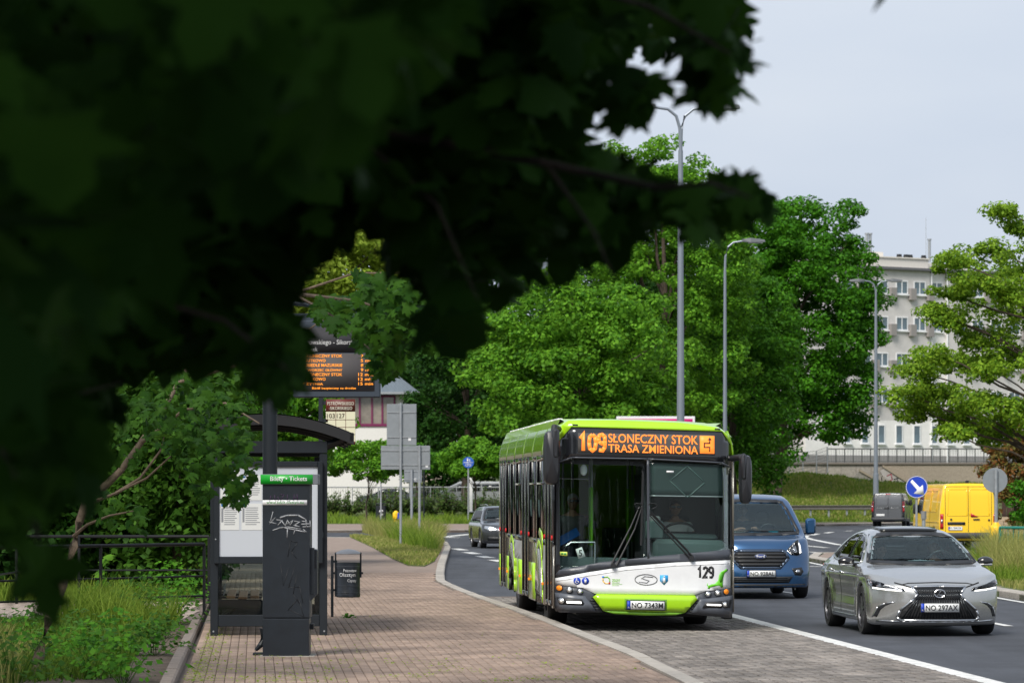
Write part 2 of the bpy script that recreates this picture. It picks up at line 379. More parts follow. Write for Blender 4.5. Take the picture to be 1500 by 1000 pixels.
# pavers: small clay-coloured blocks laid in long courses; the nearest ones are pieces of their own
pave_root = bpy.data.objects['pavement']
def block(wx, wy, h, c=.006):
    b = MB(); b.box(-wx/2, wx/2, -wy/2, wy/2, 0, h); x, y, z = wx/2-c, wy/2-c, h+.004
    b = MB()
    V = [(-wx/2, -wy/2, 0), (wx/2, -wy/2, 0), (wx/2, wy/2, 0), (-wx/2, wy/2, 0), (-wx/2, -wy/2, h), (wx/2, -wy/2, h), (wx/2, wy/2, h), (-wx/2, wy/2, h), (-x, -y, z), (x, -y, z), (x, y, z), (-x, y, z)]
    Fc = [(0, 1, 5, 4), (1, 2, 6, 5), (2, 3, 7, 6), (3, 0, 4, 7), (4, 5, 9, 8), (5, 6, 10, 9), (6, 7, 11, 10), (7, 4, 8, 11), (8, 9, 10, 11)]
    return V, Fc
def lay(root, name, wx, wy, h, z, ang, region, m, near_n, ylo, yhi, xlo, xhi, gap=.006, jit=.0015, tilt=.004, szj=0.0, runbond=True):
    V0, F0 = block(wx-gap, wy-gap, h); V0 = np.array(V0); F0 = [f for f in F0]
    c, s = math.cos(ang), math.sin(ang); P = []
    ni = int((xhi-xlo)/wx)+2; nj = int((yhi-ylo)/wy)+2
    for i in range(ni):
        for j in range(nj):
            lx = xlo+i*wx; ly = ylo+j*wy+(wy/2 if (runbond and i % 2) else 0)
            X = c*lx-s*(ly-ylo); Y = ylo+s*lx+c*(ly-ylo)
            if region(X, Y): P.append((X, Y))
    vis = [p for p in P if abs(p[0]) < p[1]*.152 and p[1] > 32.6]
    vis.sort(key=lambda p: p[1]); near = set(vis[:near_n]); rest = [p for p in P if p not in near]
    me = bpy.data.meshes.new(name); me.from_pydata([tuple(v) for v in V0], [], F0); me.materials.append(m)
    for p in vis[:near_n]:
        o = link(name, me, root, (p[0], p[1], z+random.uniform(-jit, jit)), (random.uniform(-tilt, tilt), random.uniform(-tilt, tilt), ang+random.uniform(-.01, .01)))
        if szj: o.scale = (1+random.uniform(-szj, szj), 1+random.uniform(-szj, szj), 1)
    R = np.array(rest); n = len(R)
    A = np.full(n, ang)+rng.normal(0, .008, n); sc = 1+rng.uniform(-szj, szj, (n, 2))
    bx = V0[None, :, 0]*sc[:, :1]; by = V0[None, :, 1]*sc[:, 1:]
    VX = np.cos(A)[:, None]*bx-np.sin(A)[:, None]*by+R[:, :1]; VY = np.sin(A)[:, None]*bx+np.cos(A)[:, None]*by+R[:, 1:]
    tx = rng.uniform(-tilt, tilt, (n, 2)); VZ = V0[None, :, 2]+z+rng.uniform(-jit, jit, n)[:, None]+bx*tx[:, :1]+by*tx[:, 1:]
    V = np.stack([VX, VY, VZ], 2).reshape(-1, 3); Fn = np.array(F0)[None]+(np.arange(n)*len(V0))[:, None, None]
    tag(link(name+'_field', mesh_np(name+'_field', V, Fn.reshape(-1, 4), m), root), kind='stuff')
RA = math.radians(4.3)
in_pave = lambda X, Y: lerp_poly(EDGE, Y)+.07 < X < lerp_poly(KERB, Y)-.24
lay(pave_root, 'paver', .10, .20, .012, .104-.004, RA, in_pave, paver_m, 300, 30, 78, -3.5, 9.5)
# beyond the built blocks the courses are too far off to tell apart
pf = mat('paver_far', (.225, .168, .135), .9, var=.12, nscale=3, col2=(.265, .203, .165))
sheet('pavement_surface', [(lerp_poly(KERB, y)-.2, y) for y in (77, 88, 100, 115.8, 127, 134)]+[(-4.7, 138), (-12, 141)]+[(lerp_poly(EDGE, y), y) for y in (118, 100, 77)], .1125, pf)
# kerb stones along the bay and the road
kroot = tag(link('kerb', None), kind='structure')
def kerbline(path, wdt, z0, z1, step, root, m, side=1, name='kerb_stone', near=1e9):
    L = [0]
    for a, b in zip(path, path[1:]): L.append(L[-1]+math.hypot(b[0]-a[0], b[1]-a[1]))
    def P(s):
        for i in range(len(path)-1):
            if s <= L[i+1] or i == len(path)-2:
                t = (s-L[i])/(L[i+1]-L[i]); return Vector((path[i][0]+(path[i+1][0]-path[i][0])*t, path[i][1]+(path[i+1][1]-path[i][1])*t))
    s = 0
    while s < L[-1]-.2:
        a = P(s+.006); b = P(min(s+step-.006, L[-1])); d = (b-a).normalized(); n = Vector((-d.y, d.x))*side*wdt
        dz = random.uniform(-.003, .003); e = n.normalized()*.02
        V = [(a.x, a.y, z0), (b.x, b.y, z0), (b.x+n.x, b.y+n.y, z0), (a.x+n.x, a.y+n.y, z0),
             (a.x, a.y, z1-.02), (b.x, b.y, z1-.02), (b.x+n.x, b.y+n.y, z1+dz), (a.x+n.x, a.y+n.y, z1+dz), (a.x+e.x, a.y+e.y, z1+dz), (b.x+e.x, b.y+e.y, z1+dz)]
        MB().add(V, [(0, 1, 5, 4), (4, 5, 9, 8), (8, 9, 6, 7), (1, 2, 6, 9, 5), (2, 3, 7, 6), (3, 0, 4, 8, 7)]).build(name, m, root)
        s += step
kstone = mat('kerb_stone', (.36, .33, .29), .85, var=.15, nscale=7, rnd=.1)
kerbline([p for p in KERB if p[1] >= 24], .20, -.05, .122, 1.0, kroot, kstone)
# low timber-grey edging on the left
eroot = tag(link('path_edging', None), kind='structure')
kerbline([(-2.55, 24), (-3.23, 32.8), (-4.30, 47.2)], .12, -.02, .20, 1.0, eroot, mat('edging_stone', (.20, .165, .14), .9, var=.2, nscale=9, rnd=.1), side=1)
# bus bay in rough setts
WL = [(4.92+.075*9, 26), (4.92, 34.9), (3.52, 53.6), (2.3, 70), (1.25, 84)]
bay = [(lerp_poly(KERB, y), y) for y in (24, 32.8, 39.1, 45.75, 51.1, 57.5, 61, 64)]+[(lerp_poly(WL, y)-.05, y) for y in (64, 53.6, 34.9, 26)]+[(5.6, 24)]
sheet('bus_bay', bay, .004, joint_m)
in_bay = lambda X, Y: Y < 63 and lerp_poly(KERB, Y)+.06 < X < lerp_poly(WL, Y)-.12
lay(bpy.data.objects['bus_bay'], 'sett', .13, .105, .012, .004, RA+PI/2-PI/2, in_bay, sett_m, 300, 29, 63, -2, 9, gap=.014, jit=.004, tilt=.03, szj=.07, runbond=False)
# ---------------------------------------------------------------- painted lines
def line(path, wdt, z=.008):
    b = MB()
    for q in stroke(path, wdt): b.add([(x, y, z) for x, y in q], [(0, 1, 2, 3)])
    return b
mk = tag(link('road_markings', None), kind='structure')
line([(5.6, 26), (4.92, 34.9), (3.52, 53.6), (2.3, 70), (1.25, 84)], .24).build('edge_line', paint_w, mk)
def dash(x0, y0, x1, y1, wdt=.14): line([gp(x0, y0), gp(x1, y1)], wdt).build('lane_dash', paint_w, mk)
dash(1137, 865, 1163, 869); dash(1452, 912, 1478, 917, .14)
for k in range(5): (x, y) = (665+k*19, 803+k*5.6); line([gp(x, y), gp(x+15, y+2.6)], .36).build('lane_dash', paint_w, mk)
line([(8.25, 97), (8.35, 89), (8.75, 72), (9.0, 62), (9.9, 40), (10.2, 28)], .13).build('median_line', paint_w, mk)
dash(1183, 829, 1204, 830, .2)
line([gp(1228, 797.5), gp(1205, 793), gp(1188, 789.5), gp(1179, 786.5), gp(1182, 784)], .26).build('median_line', paint_w, mk)
line([gp(1290, 803), gp(1260, 800.5), gp(1228, 797.5)], .26).build('median_line', paint_w, mk)
dash(1180, 799, 1211, 802, .26); dash(1184, 808, 1206, 809.5, .22)
for a in ((1189, 783.5, 1198, 781.5), (1209, 780.5, 1219, 779), (1238, 777.5, 1250, 777), (1270, 777.5, 1284, 778)): dash(*a, .3)
dash(645, 786.5, 690, 782, .5); dash(640, 786, 668, 787.2, .6)
# ---------------------------------------------------------------- traffic island (median)
MED = [(8.4, 97), (8.6, 88), (9.1, 64.6), (9.95, 45), (10.6, 20), (17, 20), (15.2, 60), (13.9, 80), (12.9, 95), (11.2, 104), (9.2, 104)]
slab('median_island', MED, -.05, .10, turf_m)
mr = tag(link('median_kerb', None), kind='structure')
kerbline([(10.6, 22), (9.95, 45), (9.1, 64.6), (8.6, 88), (8.4, 97), (9.2, 104), (11.2, 104), (12.9, 95), (13.9, 80)], .28, -.05, .135, 1.0, mr, kstone, side=-1)
sheet('median_paving', [(8.9, 66), (9.5, 66), (9.2, 86), (9.4, 96), (12.3, 96), (11, 103.4), (9.5, 103.4), (8.7, 97)], .128, pf)
# ---------------------------------------------------------------- far side pavements
FK = [(-60, 163), (-20, 165), (-3, 166.5), (4, 173), (17, 197), (24, 207), (45, 236)]
FO = [(-60, 205), (-20, 208), (-3, 210), (6, 210), (15, 210), (22, 216), (42, 244)]
slab('far_pavement', FK+FO[::-1], -.05, .11, pf)
fr_ = tag(link('far_kerb', None), kind='structure')
kerbline(FK[1:6], .35, -.05, .14, 2.0, fr_, kstone, side=1)
slab('far_verge', [(-60, 196), (-20, 199), (-3, 200), (6, 203), (15, 205), (22, 211.5), (42, 240), (60, 262), (-60, 262)], -.05, .118, turf_m)
slab('right_pavement', [(22, 20), (20.4, 130), (20.6, 150), (23.2, 166), (28, 190), (60, 226), (60, 20)], -.05, .11, turf_m)
slab('crossing_pavement', [(-60, 147.5), (-60, 160), (-20, 160), (-9, 158), (-8.6, 141.4), (-20, 142.6), (-20, 147.5)], -.05, .095, pf)
# grass island by the junction
ISL = [gp(x, y, .12) for x, y in ((512, 786), (545, 801), (575, 818), (598, 828), (622, 829), (636, 822), (646, 806), (650, 793))]+[(-3.2, 131), (-4.8, 134.8), (-6.3, 138.6)]
slab('verge_island', ISL, .0, .135, turf_m)
# left verge and the brick path that branches off
LV = [(-2.55, 20), (-3.30, 32.8), (-4.42, 48.4), (-6.75, 80), (-9.55, 118), (-12.05, 141), (-60, 141), (-60, 20)]
slab('left_verge', LV, -.05, .105, soil_m)
side = [(-4.42, 48.2), (-12, 48.4), (-12, 56.5), (-5.05, 56.4)]
slab('side_path', side, .05, .135, joint_m)
lay(bpy.data.objects['side_path'], 'path_block', .20, .40, .012, .132, .02, lambda X, Y: -11.9 < X < -4.6-(Y-48.4)*.07 and 48.5 < Y < 56.2, mat('path_block', (.36, .29, .24), .9, var=.1, nscale=9, rnd=.1), 280, 48.6, 56.4, -12, -4.4, runbond=True)
# ================================================================== FOLIAGE
def unit(v): return v/np.maximum(np.linalg.norm(v, axis=1, keepdims=True), 1e-9)
def leaf_quads(P, N, size, aspect=.62, fold=.0):
    n = len(P); r = unit(rng.normal(0, 1, (n, 3))); N = unit(N)
    T = unit(r-(r*N).sum(1, keepdims=True)*N); B = np.cross(N, T); s = size[:, None] if hasattr(size, '__len__') else size
    V = np.stack([P-T*s*.5, P+B*s*.5*aspect-N*s*fold, P+T*s*.5, P-B*s*.5*aspect-N*s*fold], 1).reshape(-1, 3)
    return V, np.arange(4*n).reshape(-1, 4)
MAPLE_R = [(.0, 0), (.20, -.07), (.42, -.04), (.33, .13), (.50, .18), (.66, .46), (.45, .42), (.37, .52), (.24, .44), (.22, .60), (.31, .72), (.13, .76), (0, 1.0)]
MAPLE = np.array([(x, y-.35) for x, y in MAPLE_R]+[(-x, y-.35) for x, y in MAPLE_R[-2:0:-1]])
MAPLE_S = np.array([(0, -.35), (.42, -.38), (.35, -.2), (.66, .1), (.3, .08), (.3, .37), (0, .65), (-.3, .37), (-.3, .08), (-.66, .1), (-.35, -.2), (-.42, -.38)])
def maple_leaves(P, N, size, shape=None, up=None, curl=.18):
    O = MAPLE if shape is None else shape; n = len(P); N = unit(N); k = len(O)
    r = unit(rng.normal(0, 1, (n, 3))) if up is None else unit(up+rng.normal(0, .45, (n, 3)))
    T = unit(r-(r*N).sum(1, keepdims=True)*N); B = np.cross(N, T); s = np.broadcast_to(size, (n,))[:, None, None]
    rr = np.sqrt((O**2).sum(1)); h = -curl*rr**2-.12*np.abs(O[:, 0])
    V = P[:, None]+s*(B[:, None]*O[None, :, :1]+T[:, None]*O[None, :, 1:]+N[:, None]*h[None, :, None])
    C = (P+N*0)[:, None]; V = np.concatenate([C, V], 1); base = (np.arange(n)*(k+1))[:, None, None]
    tri = np.array([(0, 1+i, 1+(i+1) % k) for i in range(k)])[None]+base
    return V.reshape(-1, 3), tri.reshape(-1, 3)
def ellipsoid_clumps(n, c, r, shell=.42, lower=-.85):
    out = []
    while len(out) < n:
        d = unit(rng.normal(0, 1, (1, 3)))[0]
        if d[2] < lower: continue
        q = rng.uniform(shell**3, 1)**(1/3.)
        wob = 1+.22*noise.noise(Vector(d*1.8)+Vector((c[0], c[1], 3)))
        out.append(np.array(c)+d*np.array(r)*q*wob)
    return np.array(out)
def clump_leaves(C, cr, per, size, flat=.62, up=.55):
    n = len(C)*per; ci = np.repeat(np.arange(len(C)), per); d = unit(rng.normal(0, 1, (n, 3)))
    crs = (np.broadcast_to(cr, (len(C),))*rng.uniform(.7, 1.35, len(C)))[ci]
    rad = crs*rng.uniform(.35, 1.0, n)**.6
    P = C[ci]+d*rad[:, None]*np.array([1, 1, flat])
    N = d*.75+np.array([0, 0, up])+rng.normal(0, .5, (n, 3))
    return P, N, size*rng.uniform(.65, 1.3, n)
def limb(b, p0, p1, r0, r1, sag=.0, n=6, seg=5, wob=.06):
    p0 = Vector(p0); p1 = Vector(p1); L = (p1-p0).length; pts = []; rs = []
    for i in range(seg+1):
        t = i/seg; p = p0.lerp(p1, t); p.z += sag*L*math.sin(PI*t)
        if 0 < i < seg: p += Vector((random.uniform(-1, 1), random.uniform(-1, 1), random.uniform(-1, 1)))*wob*L*.5
        pts.append(p); rs.append(r0+(r1-r0)*t)
    b.tube(pts, rs, n); return pts
def tree(name, label, cat, x, y, z0, cz, r, nc, per, ls, m, tr=.25, group=None, cx=None, cy=None, flat=.62, shell=.42, lower=-.8, cr=None, bm_=None, lean=(0, 0), limbs=14):
    c = (cx if cx is not None else x, cy if cy is not None else y, cz)
    t = thing(name, label, cat, (x, y, z0), 0, group)
    C = ellipsoid_clumps(nc, c, r, shell, lower)
    P, N, s = clump_leaves(C, cr or .24*min(r[0], r[2])*(60.0/nc)**.25, per, ls, flat)
    V, Fq = leaf_quads(P, N, s, .7, .12); V = V-np.array([x, y, z0])
    link('crown', mesh_np('crown', V, Fq, m), t)
    b = MB(); top = Vector(c)+Vector((0, 0, r[2]*.45)); base = Vector((x, y, z0-.1))
    pts = limb(b, base, top, tr, tr*.25, 0, 8, 8, .03)
    for i in random.sample(range(len(C)), min(limbs, len(C))):
        q = Vector(C[i]); k = min(len(pts)-2, max(2, int(2+(q.z-c[2]+r[2])/(2*r[2])*5)))
        limb(b, pts[k], q, tr*.32, tr*.06, .05, 5, 4)
    b.V = [(v[0]-x, v[1]-y, v[2]-z0) for v in b.V]
    b.build('trunk', bm_ or bark, t, smooth=True)
    return t
def blades(poly, n, h, wdt, m, name, z=None, lean=.35, parent=None, label=None, zf=None, head=0):
    """grass blades inside a polygon"""
    pl = np.array(poly); lo = pl.min(0); hi = pl.max(0)
    P = np.zeros((0, 2))
    while len(P) < n:
        q = rng.uniform(lo, hi, (n*2, 2)); ins = np.zeros(len(q), bool); j = len(pl)-1
        for i in range(len(pl)):
            xi, yi = pl[i]; xj, yj = pl[j]
            cnd = ((yi > q[:, 1]) != (yj > q[:, 1])) & (q[:, 0] < (xj-xi)*(q[:, 1]-yi)/((yj-yi) or 1e-9)+xi); ins ^= cnd; j = i
        P = np.concatenate([P, q[ins]])
    P = P[:n]; dens = np.array([noise.noise(Vector((p[0]*.9, p[1]*.25, 1.7))) for p in P]); hh = h*rng.uniform(.45, 1.1, n)*(1+.7*dens)
    Z = zf(P[:, 0], P[:, 1]) if zf is not None else np.full(n, z)
    a = rng.uniform(0, 2*PI, n); d = np.stack([np.cos(a), np.sin(a)], 1)*wdt/2*rng.uniform(.7, 1.4, (n, 1)); l = rng.normal(0, lean, (n, 2))*hh[:, None]
    B0 = np.c_[P-d, Z]; B1 = np.c_[P+d, Z]; M0 = np.c_[P-d*.8+l*.35, Z+hh*.6]; M1 = np.c_[P+d*.8+l*.35, Z+hh*.6]; T0 = np.c_[P+l-d*.15, Z+hh]; T1 = np.c_[P+l+d*.15, Z+hh]
    V = np.stack([B0, B1, M1, M0, T1, T0], 1).reshape(-1, 3); k = (np.arange(n)*6)[:, None]
    Fq = np.concatenate([k+np.array([[0, 1, 2, 3]]), k+np.array([[3, 2, 4, 5]])])
    return tag(link(name, mesh_np(name, V, Fq, m)), kind='stuff')
def weeds(name, pts, per, r, ls, m, h=.35, z=.1, label=None, cat=None, group=None, shape=None):
    """leafy low plants: a clump of broad leaves on stems"""
    for (x, y, sc) in pts:
        n = int(per*sc); d = rng.normal(0, .42, (n, 2))*r*sc; zz = rng.uniform(.08, 1, n)**.8*h*sc*(1-.5*np.clip((d**2).sum(1)/(r*sc)**2, 0, 1))
        P = np.c_[d, zz]; N = np.c_[d*.9+rng.normal(0, .25, (n, 2)), np.full(n, .7)]+np.array([0, -.25, 0])
        V, Fq = leaf_quads(P, N, ls*rng.uniform(.6, 1.3, n), .75, .1) if shape is None else maple_leaves(P, N, ls*rng.uniform(.6, 1.3, n), shape)
        t = thing(name, label, cat, (x, y, z), 0, group)
        link('leaves', mesh_np('leaves', V, Fq, m), t)
        b = MB()
        for i in range(0, min(n, 24)): b.tube([(d[i, 0]*.2, d[i, 1]*.2, 0), (d[i, 0]*.6, d[i, 1]*.6, zz[i]*.6), tuple(P[i])], .003, 4, False)
        b.build('stem', m, t)
# ================================================================== TREES
def gh(x, y): return float(ground_height(np.array([x]), np.array([y]))[0]) if y > 209 else .1
G1 = 'broadleaf trees along the road'
tree('maple_tree', 'broad light green maple with a low rounded crown directly behind the lime bus', 'tree', 3.0, 158, .1, 7.5, (5.1, 5, 4.7), 300, 190, .21, L_lime, .3, G1, cr=.78, lower=-.9, shell=.3)
tree('maple_tree', 'shady green maple left of the bus roof, its crown reaching down beside the white house', 'tree', -3.2, 236, .8, 9.0, (4.4, 4, 6.4), 190, 110, .27, L_dark, .3, G1, cr=.95)
tree('ash_tree', 'tallest pale green ash tree rising behind the double armed street lamp', 'tree', 8.3, 188, .1, 12.4, (5.3, 4.6, 9.6), 420, 150, .22, L_lime, .35, G1, cr=.72, shell=.3)
tree('ash_tree', 'loose pale green tree between the tall ash and the big dark maple', 'tree', 12.6, 196, .1, 8.3, (3.7, 4, 8.0), 270, 140, .23, L_mid, .3, G1, cr=.9)
tree('maple_tree', 'big dense dark green maple with visible trunk left of the apartment block', 'tree', 17.4, 226, gh(17.4, 226), 12.9, (5.6, 5.4, 9.3), 540, 170, .25, L_green, .42, G1, cx=18.9, cr=.88, lower=-.88, shell=.45)
t = tree('oak_tree', 'sparse yellowish green tree reaching in from the right frame edge before the apartment block', 'tree', 22.5, 124, .1, 8.4, (4.6, 4, 4.4), 130, 80, .26, L_lime, .3, G1, cx=18.9, cr=.72, shell=.3, flat=.45) if False else None
# the right-hand tree: layered boughs reaching left from a trunk outside the frame
def bough_tree():
    Y = 124; x0, z0 = 22.0, .1; t = thing('oak_tree', 'sparse yellowish green tree reaching in from the right before the apartment block', 'tree', (x0, Y, z0), 0, G1)
    tips = [(1478, 312, .55), (1492, 335, .5), (1455, 365, .7), (1400, 385, .7), (1430, 410, 1.0), (1480, 400, 1.1), (1390, 425, .6), (1465, 450, 1.2), (1400, 470, .8), (1500, 470, 1.3), (1440, 495, 1.0), (1372, 455, .45), (1370, 520, .7), (1410, 530, 1.0), (1350, 545, .8), (1330, 575, .6), (1375, 575, 1.0), (1460, 545, 1.2), (1500, 520, 1.3), (1420, 590, 1.0), (1345, 600, .6), (1390, 610, .9), (1480, 590, 1.2), (1430, 625, .8), (1400, 635, .6), (1500, 610, 1.1), (1460, 630, .9), (1500, 430, 1.1), (1530, 380, 1.4), (1560, 450, 1.6), (1560, 540, 1.6), (1550, 610, 1.5), (1620, 420, 2), (1640, 520, 2), (1620, 330, 1.8), (1560, 320, 1.3), (1700, 480, 2), (1680, 380, 2)]
    C = []; b = MB()
    tr = limb(b, (x0, Y, z0-.1), (x0-.3, Y, 12.5), .32, .08, 0, 8, 8, .03)
    for (px, py, rr) in tips:
        p = at(px, py, Y+random.uniform(-2.2, 2.2)); k = max(1, min(7, int((p.z-2.5)/12.5*8)))
        pts = limb(b, tr[k], p, .085, .02, .04, 5, 6, .05)
        for q in range(int(5+9*rr)):
            C.append((p.x+random.gauss(0, .55*rr), p.y+random.gauss(0, .6*rr), p.z+random.gauss(0, .22*rr)))
    P, N, s = clump_leaves(np.array(C), .44, 105, .15, .6)
    V, Fq = leaf_quads(P, N, s, .65, .1); V = V-np.array([x0, Y, z0])
    link('crown', mesh_np('crown', V, Fq, L_oak), t)
    b.V = [(v[0]-x0, v[1]-Y, v[2]-z0) for v in b.V]; b.build('trunk', bark, t, smooth=True)
bough_tree()
G2 = 'dark woodland trees behind the road'
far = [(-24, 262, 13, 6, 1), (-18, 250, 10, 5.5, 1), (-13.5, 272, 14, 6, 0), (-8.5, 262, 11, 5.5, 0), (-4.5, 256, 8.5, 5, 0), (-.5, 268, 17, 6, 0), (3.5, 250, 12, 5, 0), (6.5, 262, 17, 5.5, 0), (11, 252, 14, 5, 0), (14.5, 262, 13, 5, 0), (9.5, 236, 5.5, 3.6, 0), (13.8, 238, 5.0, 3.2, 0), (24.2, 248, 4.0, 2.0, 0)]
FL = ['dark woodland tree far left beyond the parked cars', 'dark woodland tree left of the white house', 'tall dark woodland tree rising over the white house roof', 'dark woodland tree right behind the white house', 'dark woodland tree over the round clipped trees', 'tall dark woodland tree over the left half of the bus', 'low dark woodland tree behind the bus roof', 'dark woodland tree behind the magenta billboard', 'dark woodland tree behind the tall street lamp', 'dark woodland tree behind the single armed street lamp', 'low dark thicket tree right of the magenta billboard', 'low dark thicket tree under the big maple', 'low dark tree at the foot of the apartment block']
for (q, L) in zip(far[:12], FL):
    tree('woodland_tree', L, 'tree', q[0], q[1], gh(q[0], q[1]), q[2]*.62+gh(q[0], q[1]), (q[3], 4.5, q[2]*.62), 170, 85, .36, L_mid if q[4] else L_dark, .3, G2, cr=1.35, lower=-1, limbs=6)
tree('linden_tree', 'yellow green tree hanging over the display board beside the bus stop', 'tree', -8.6, 98, .1, 8.2, (2.7, 3, 2.5), 200, 120, .18, L_yel, .16, G1, cx=-5.4, cr=.62)
tree('linden_tree', 'light green tree behind the shelter roof', 'tree', -7.9, 88, .1, 3.9, (1.9, 2, 1.9), 150, 120, .16, L_lime, .1, G1, cx=-6.4, cr=.55)
G3 = 'small street trees by the junction'
tree('street_tree', 'small bright green thin trunked tree at the island tip right of the stop board', 'tree', *gp(537, 777, .12), .1, 3.3, (2.5, 1.6, 1.15), 80, 130, .16, L_lime, .05, G3, cx=-6.9, cr=.42, shell=.2)
tree('street_tree', 'round clipped bright green tree with a thin trunk left of the bus roof', 'tree', -2.3, 212, .12, 3.75, (2.1, 1.8, 1.5), 110, 150, .2, L_lime, .07, G3, cr=.5, shell=.35, lower=-.6)
tree('street_tree', 'small round tree between the sign backs and the clipped tree', 'tree', -6.2, 222, .7, 3.9, (1.6, 1.4, 1.2), 60, 120, .2, L_mid, .06, G3, cr=.45, shell=.3, lower=-.6)
tree('rust_bush', 'rust and green leaved bush at the right edge beside the round sign back', 'bush', 20.9, 142, .1, 2.7, (1.35, 1.2, 2.0), 70, 90, .17, L_orange, .06, None, cr=.42, shell=.2, lower=-1, limbs=20)
tree('hedge_bush', 'dark green bush under the rust leaved bush', 'bush', 21.3, 139, .1, 1.5, (1.0, 1, 1.1), 40, 80, .15, L_green, .05, None, cr=.4, shell=.2, lower=-1)
# juniper hedge: each sprawling bush on its own
JN = [(486, 712), (510, 738), (545, 742), (575, 736), (600, 742), (632, 738), (655, 724), (684, 722), (705, 736), (455, 735), (738, 735)]
JL = ['nearest the shelter post', 'beside the shelter below the parked cars', 'behind the thin street tree trunk', 'behind the dark litter bin', 'behind the yellow guide post', 'behind the two sign posts', 'left of the round clipped tree trunk', 'with long tips below the round clipped tree', 'beside the dark grey estate car', 'half hidden behind the shelter frame', 'half hidden behind the rear of the bus']
for (px, py), L in zip(JN, JL):
    Y = 219; x = (px-750)*Y/F; z = gh(x, Y); t = thing('juniper_bush', 'sprawling juniper bush '+L, 'bush', (x, Y, z), 0, 'juniper bushes across the junction')
    P = []; N = []; b = MB()
    for k in range(26):
        a = random.uniform(-1.2, 1.2); L_ = random.uniform(.9, 2.0); d = Vector((math.sin(a)*.9+.35, random.uniform(-.6, .6), .35+.55*math.cos(a)*random.uniform(.2, 1))).normalized()
        b.tube([(0, 0, 0), d*L_*.5, d*L_], .02, 4, False)
        for q in range(48):
            s = random.uniform(.15, 1)*L_; P.append(tuple(d*s+Vector((random.gauss(0, .09), random.gauss(0, .12), random.gauss(0, .07)+.04)))); N.append((random.gauss(0, .6), random.gauss(0, .6)-.4, .9))
    V, Fq = leaf_quads(np.array(P), np.array(N), .19*rng.uniform(.6, 1.3, len(P)), .45, .1)
    link('foliage', mesh_np('foliage', V, Fq, L_juniper), t); b.build('branches', bark, t)

# ------------------------------------------------------------------ thicket on the left, behind the branching path
G4 = 'dense thicket trees behind the railings'
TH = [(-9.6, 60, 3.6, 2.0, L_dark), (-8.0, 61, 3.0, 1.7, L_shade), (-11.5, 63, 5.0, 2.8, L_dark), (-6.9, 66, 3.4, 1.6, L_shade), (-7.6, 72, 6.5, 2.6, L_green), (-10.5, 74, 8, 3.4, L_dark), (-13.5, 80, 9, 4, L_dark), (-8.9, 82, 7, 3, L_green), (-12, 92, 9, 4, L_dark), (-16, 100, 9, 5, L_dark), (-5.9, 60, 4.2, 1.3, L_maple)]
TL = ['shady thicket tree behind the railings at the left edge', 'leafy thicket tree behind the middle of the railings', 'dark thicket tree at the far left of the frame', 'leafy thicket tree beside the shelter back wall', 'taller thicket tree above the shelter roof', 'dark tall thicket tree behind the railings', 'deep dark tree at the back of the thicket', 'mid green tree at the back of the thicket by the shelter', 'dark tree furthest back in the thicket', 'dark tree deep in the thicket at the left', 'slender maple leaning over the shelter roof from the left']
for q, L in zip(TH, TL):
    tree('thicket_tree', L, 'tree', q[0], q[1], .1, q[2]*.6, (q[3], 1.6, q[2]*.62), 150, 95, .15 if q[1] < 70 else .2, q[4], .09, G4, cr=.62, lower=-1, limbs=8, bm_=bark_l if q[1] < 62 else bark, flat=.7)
# leaning pale stems
def stem_tree(name, label, pix, Y, rad, cat='tree', group=None):
    p = [at(x, y, Y+dy) for x, y, dy in pix]; o = p[0].copy(); t = thing(name, label, cat, tuple(o), 0, group)
    b = MB(); b.tube([q-o for q in p], [rad*(1-.65*i/(len(p)-1)) for i in range(len(p))], 10); b.build('trunk', bark_l, t, smooth=True)
    return t, o
sap, so_ = stem_tree('maple_sapling', 'slim pale stemmed maple sapling leaning right in the grass left of the shelter', [(44, 1040, 0), (50, 1000, 0), (58, 955, .1), (72, 905, .1), (92, 855, .2), (108, 800, .2), (116, 765, .3), (124, 740, .3), (150, 715, .4), (176, 690, .5), (205, 650, .7), (232, 610, .9), (262, 560, 1.2), (300, 500, 1.6)], 34, .062)
b = MB()
for pts in ([(108, 785, .2), (128, 768, 0), (160, 755, -.2), (195, 748, -.4)], [(124, 740, .3), (170, 722, .1), (215, 700, 0), (250, 668, -.1)], [(170, 722, .1), (205, 700, .1), (235, 660, .2), (240, 640, .2)], [(205, 650, .7), (270, 600, .4), (330, 590, .2), (380, 620, 0)], [(262, 560, 1.2), (330, 540, .8), (400, 520, .4), (470, 470, .2), (520, 450, 0)], [(300, 500, 1.6), (400, 440, 1), (520, 400, .6), (620, 400, .5)]):
    b.tube([at(x, y, 34+d)-so_ for x, y, d in pts], [.02, .015, .011, .007, .005][:len(pts)], 6)
b.build('branches', bark_l, sap, smooth=True)
def in_poly(px, py, poly):
    ins = False; j = len(poly)-1
    for i in range(len(poly)):
        xi, yi = poly[i]; xj, yj = poly[j]
        if (yi > py) != (yj > py) and px < (xj-xi)*(py-yi)/(yj-yi)+xi: ins = not ins
        j = i
    return ins
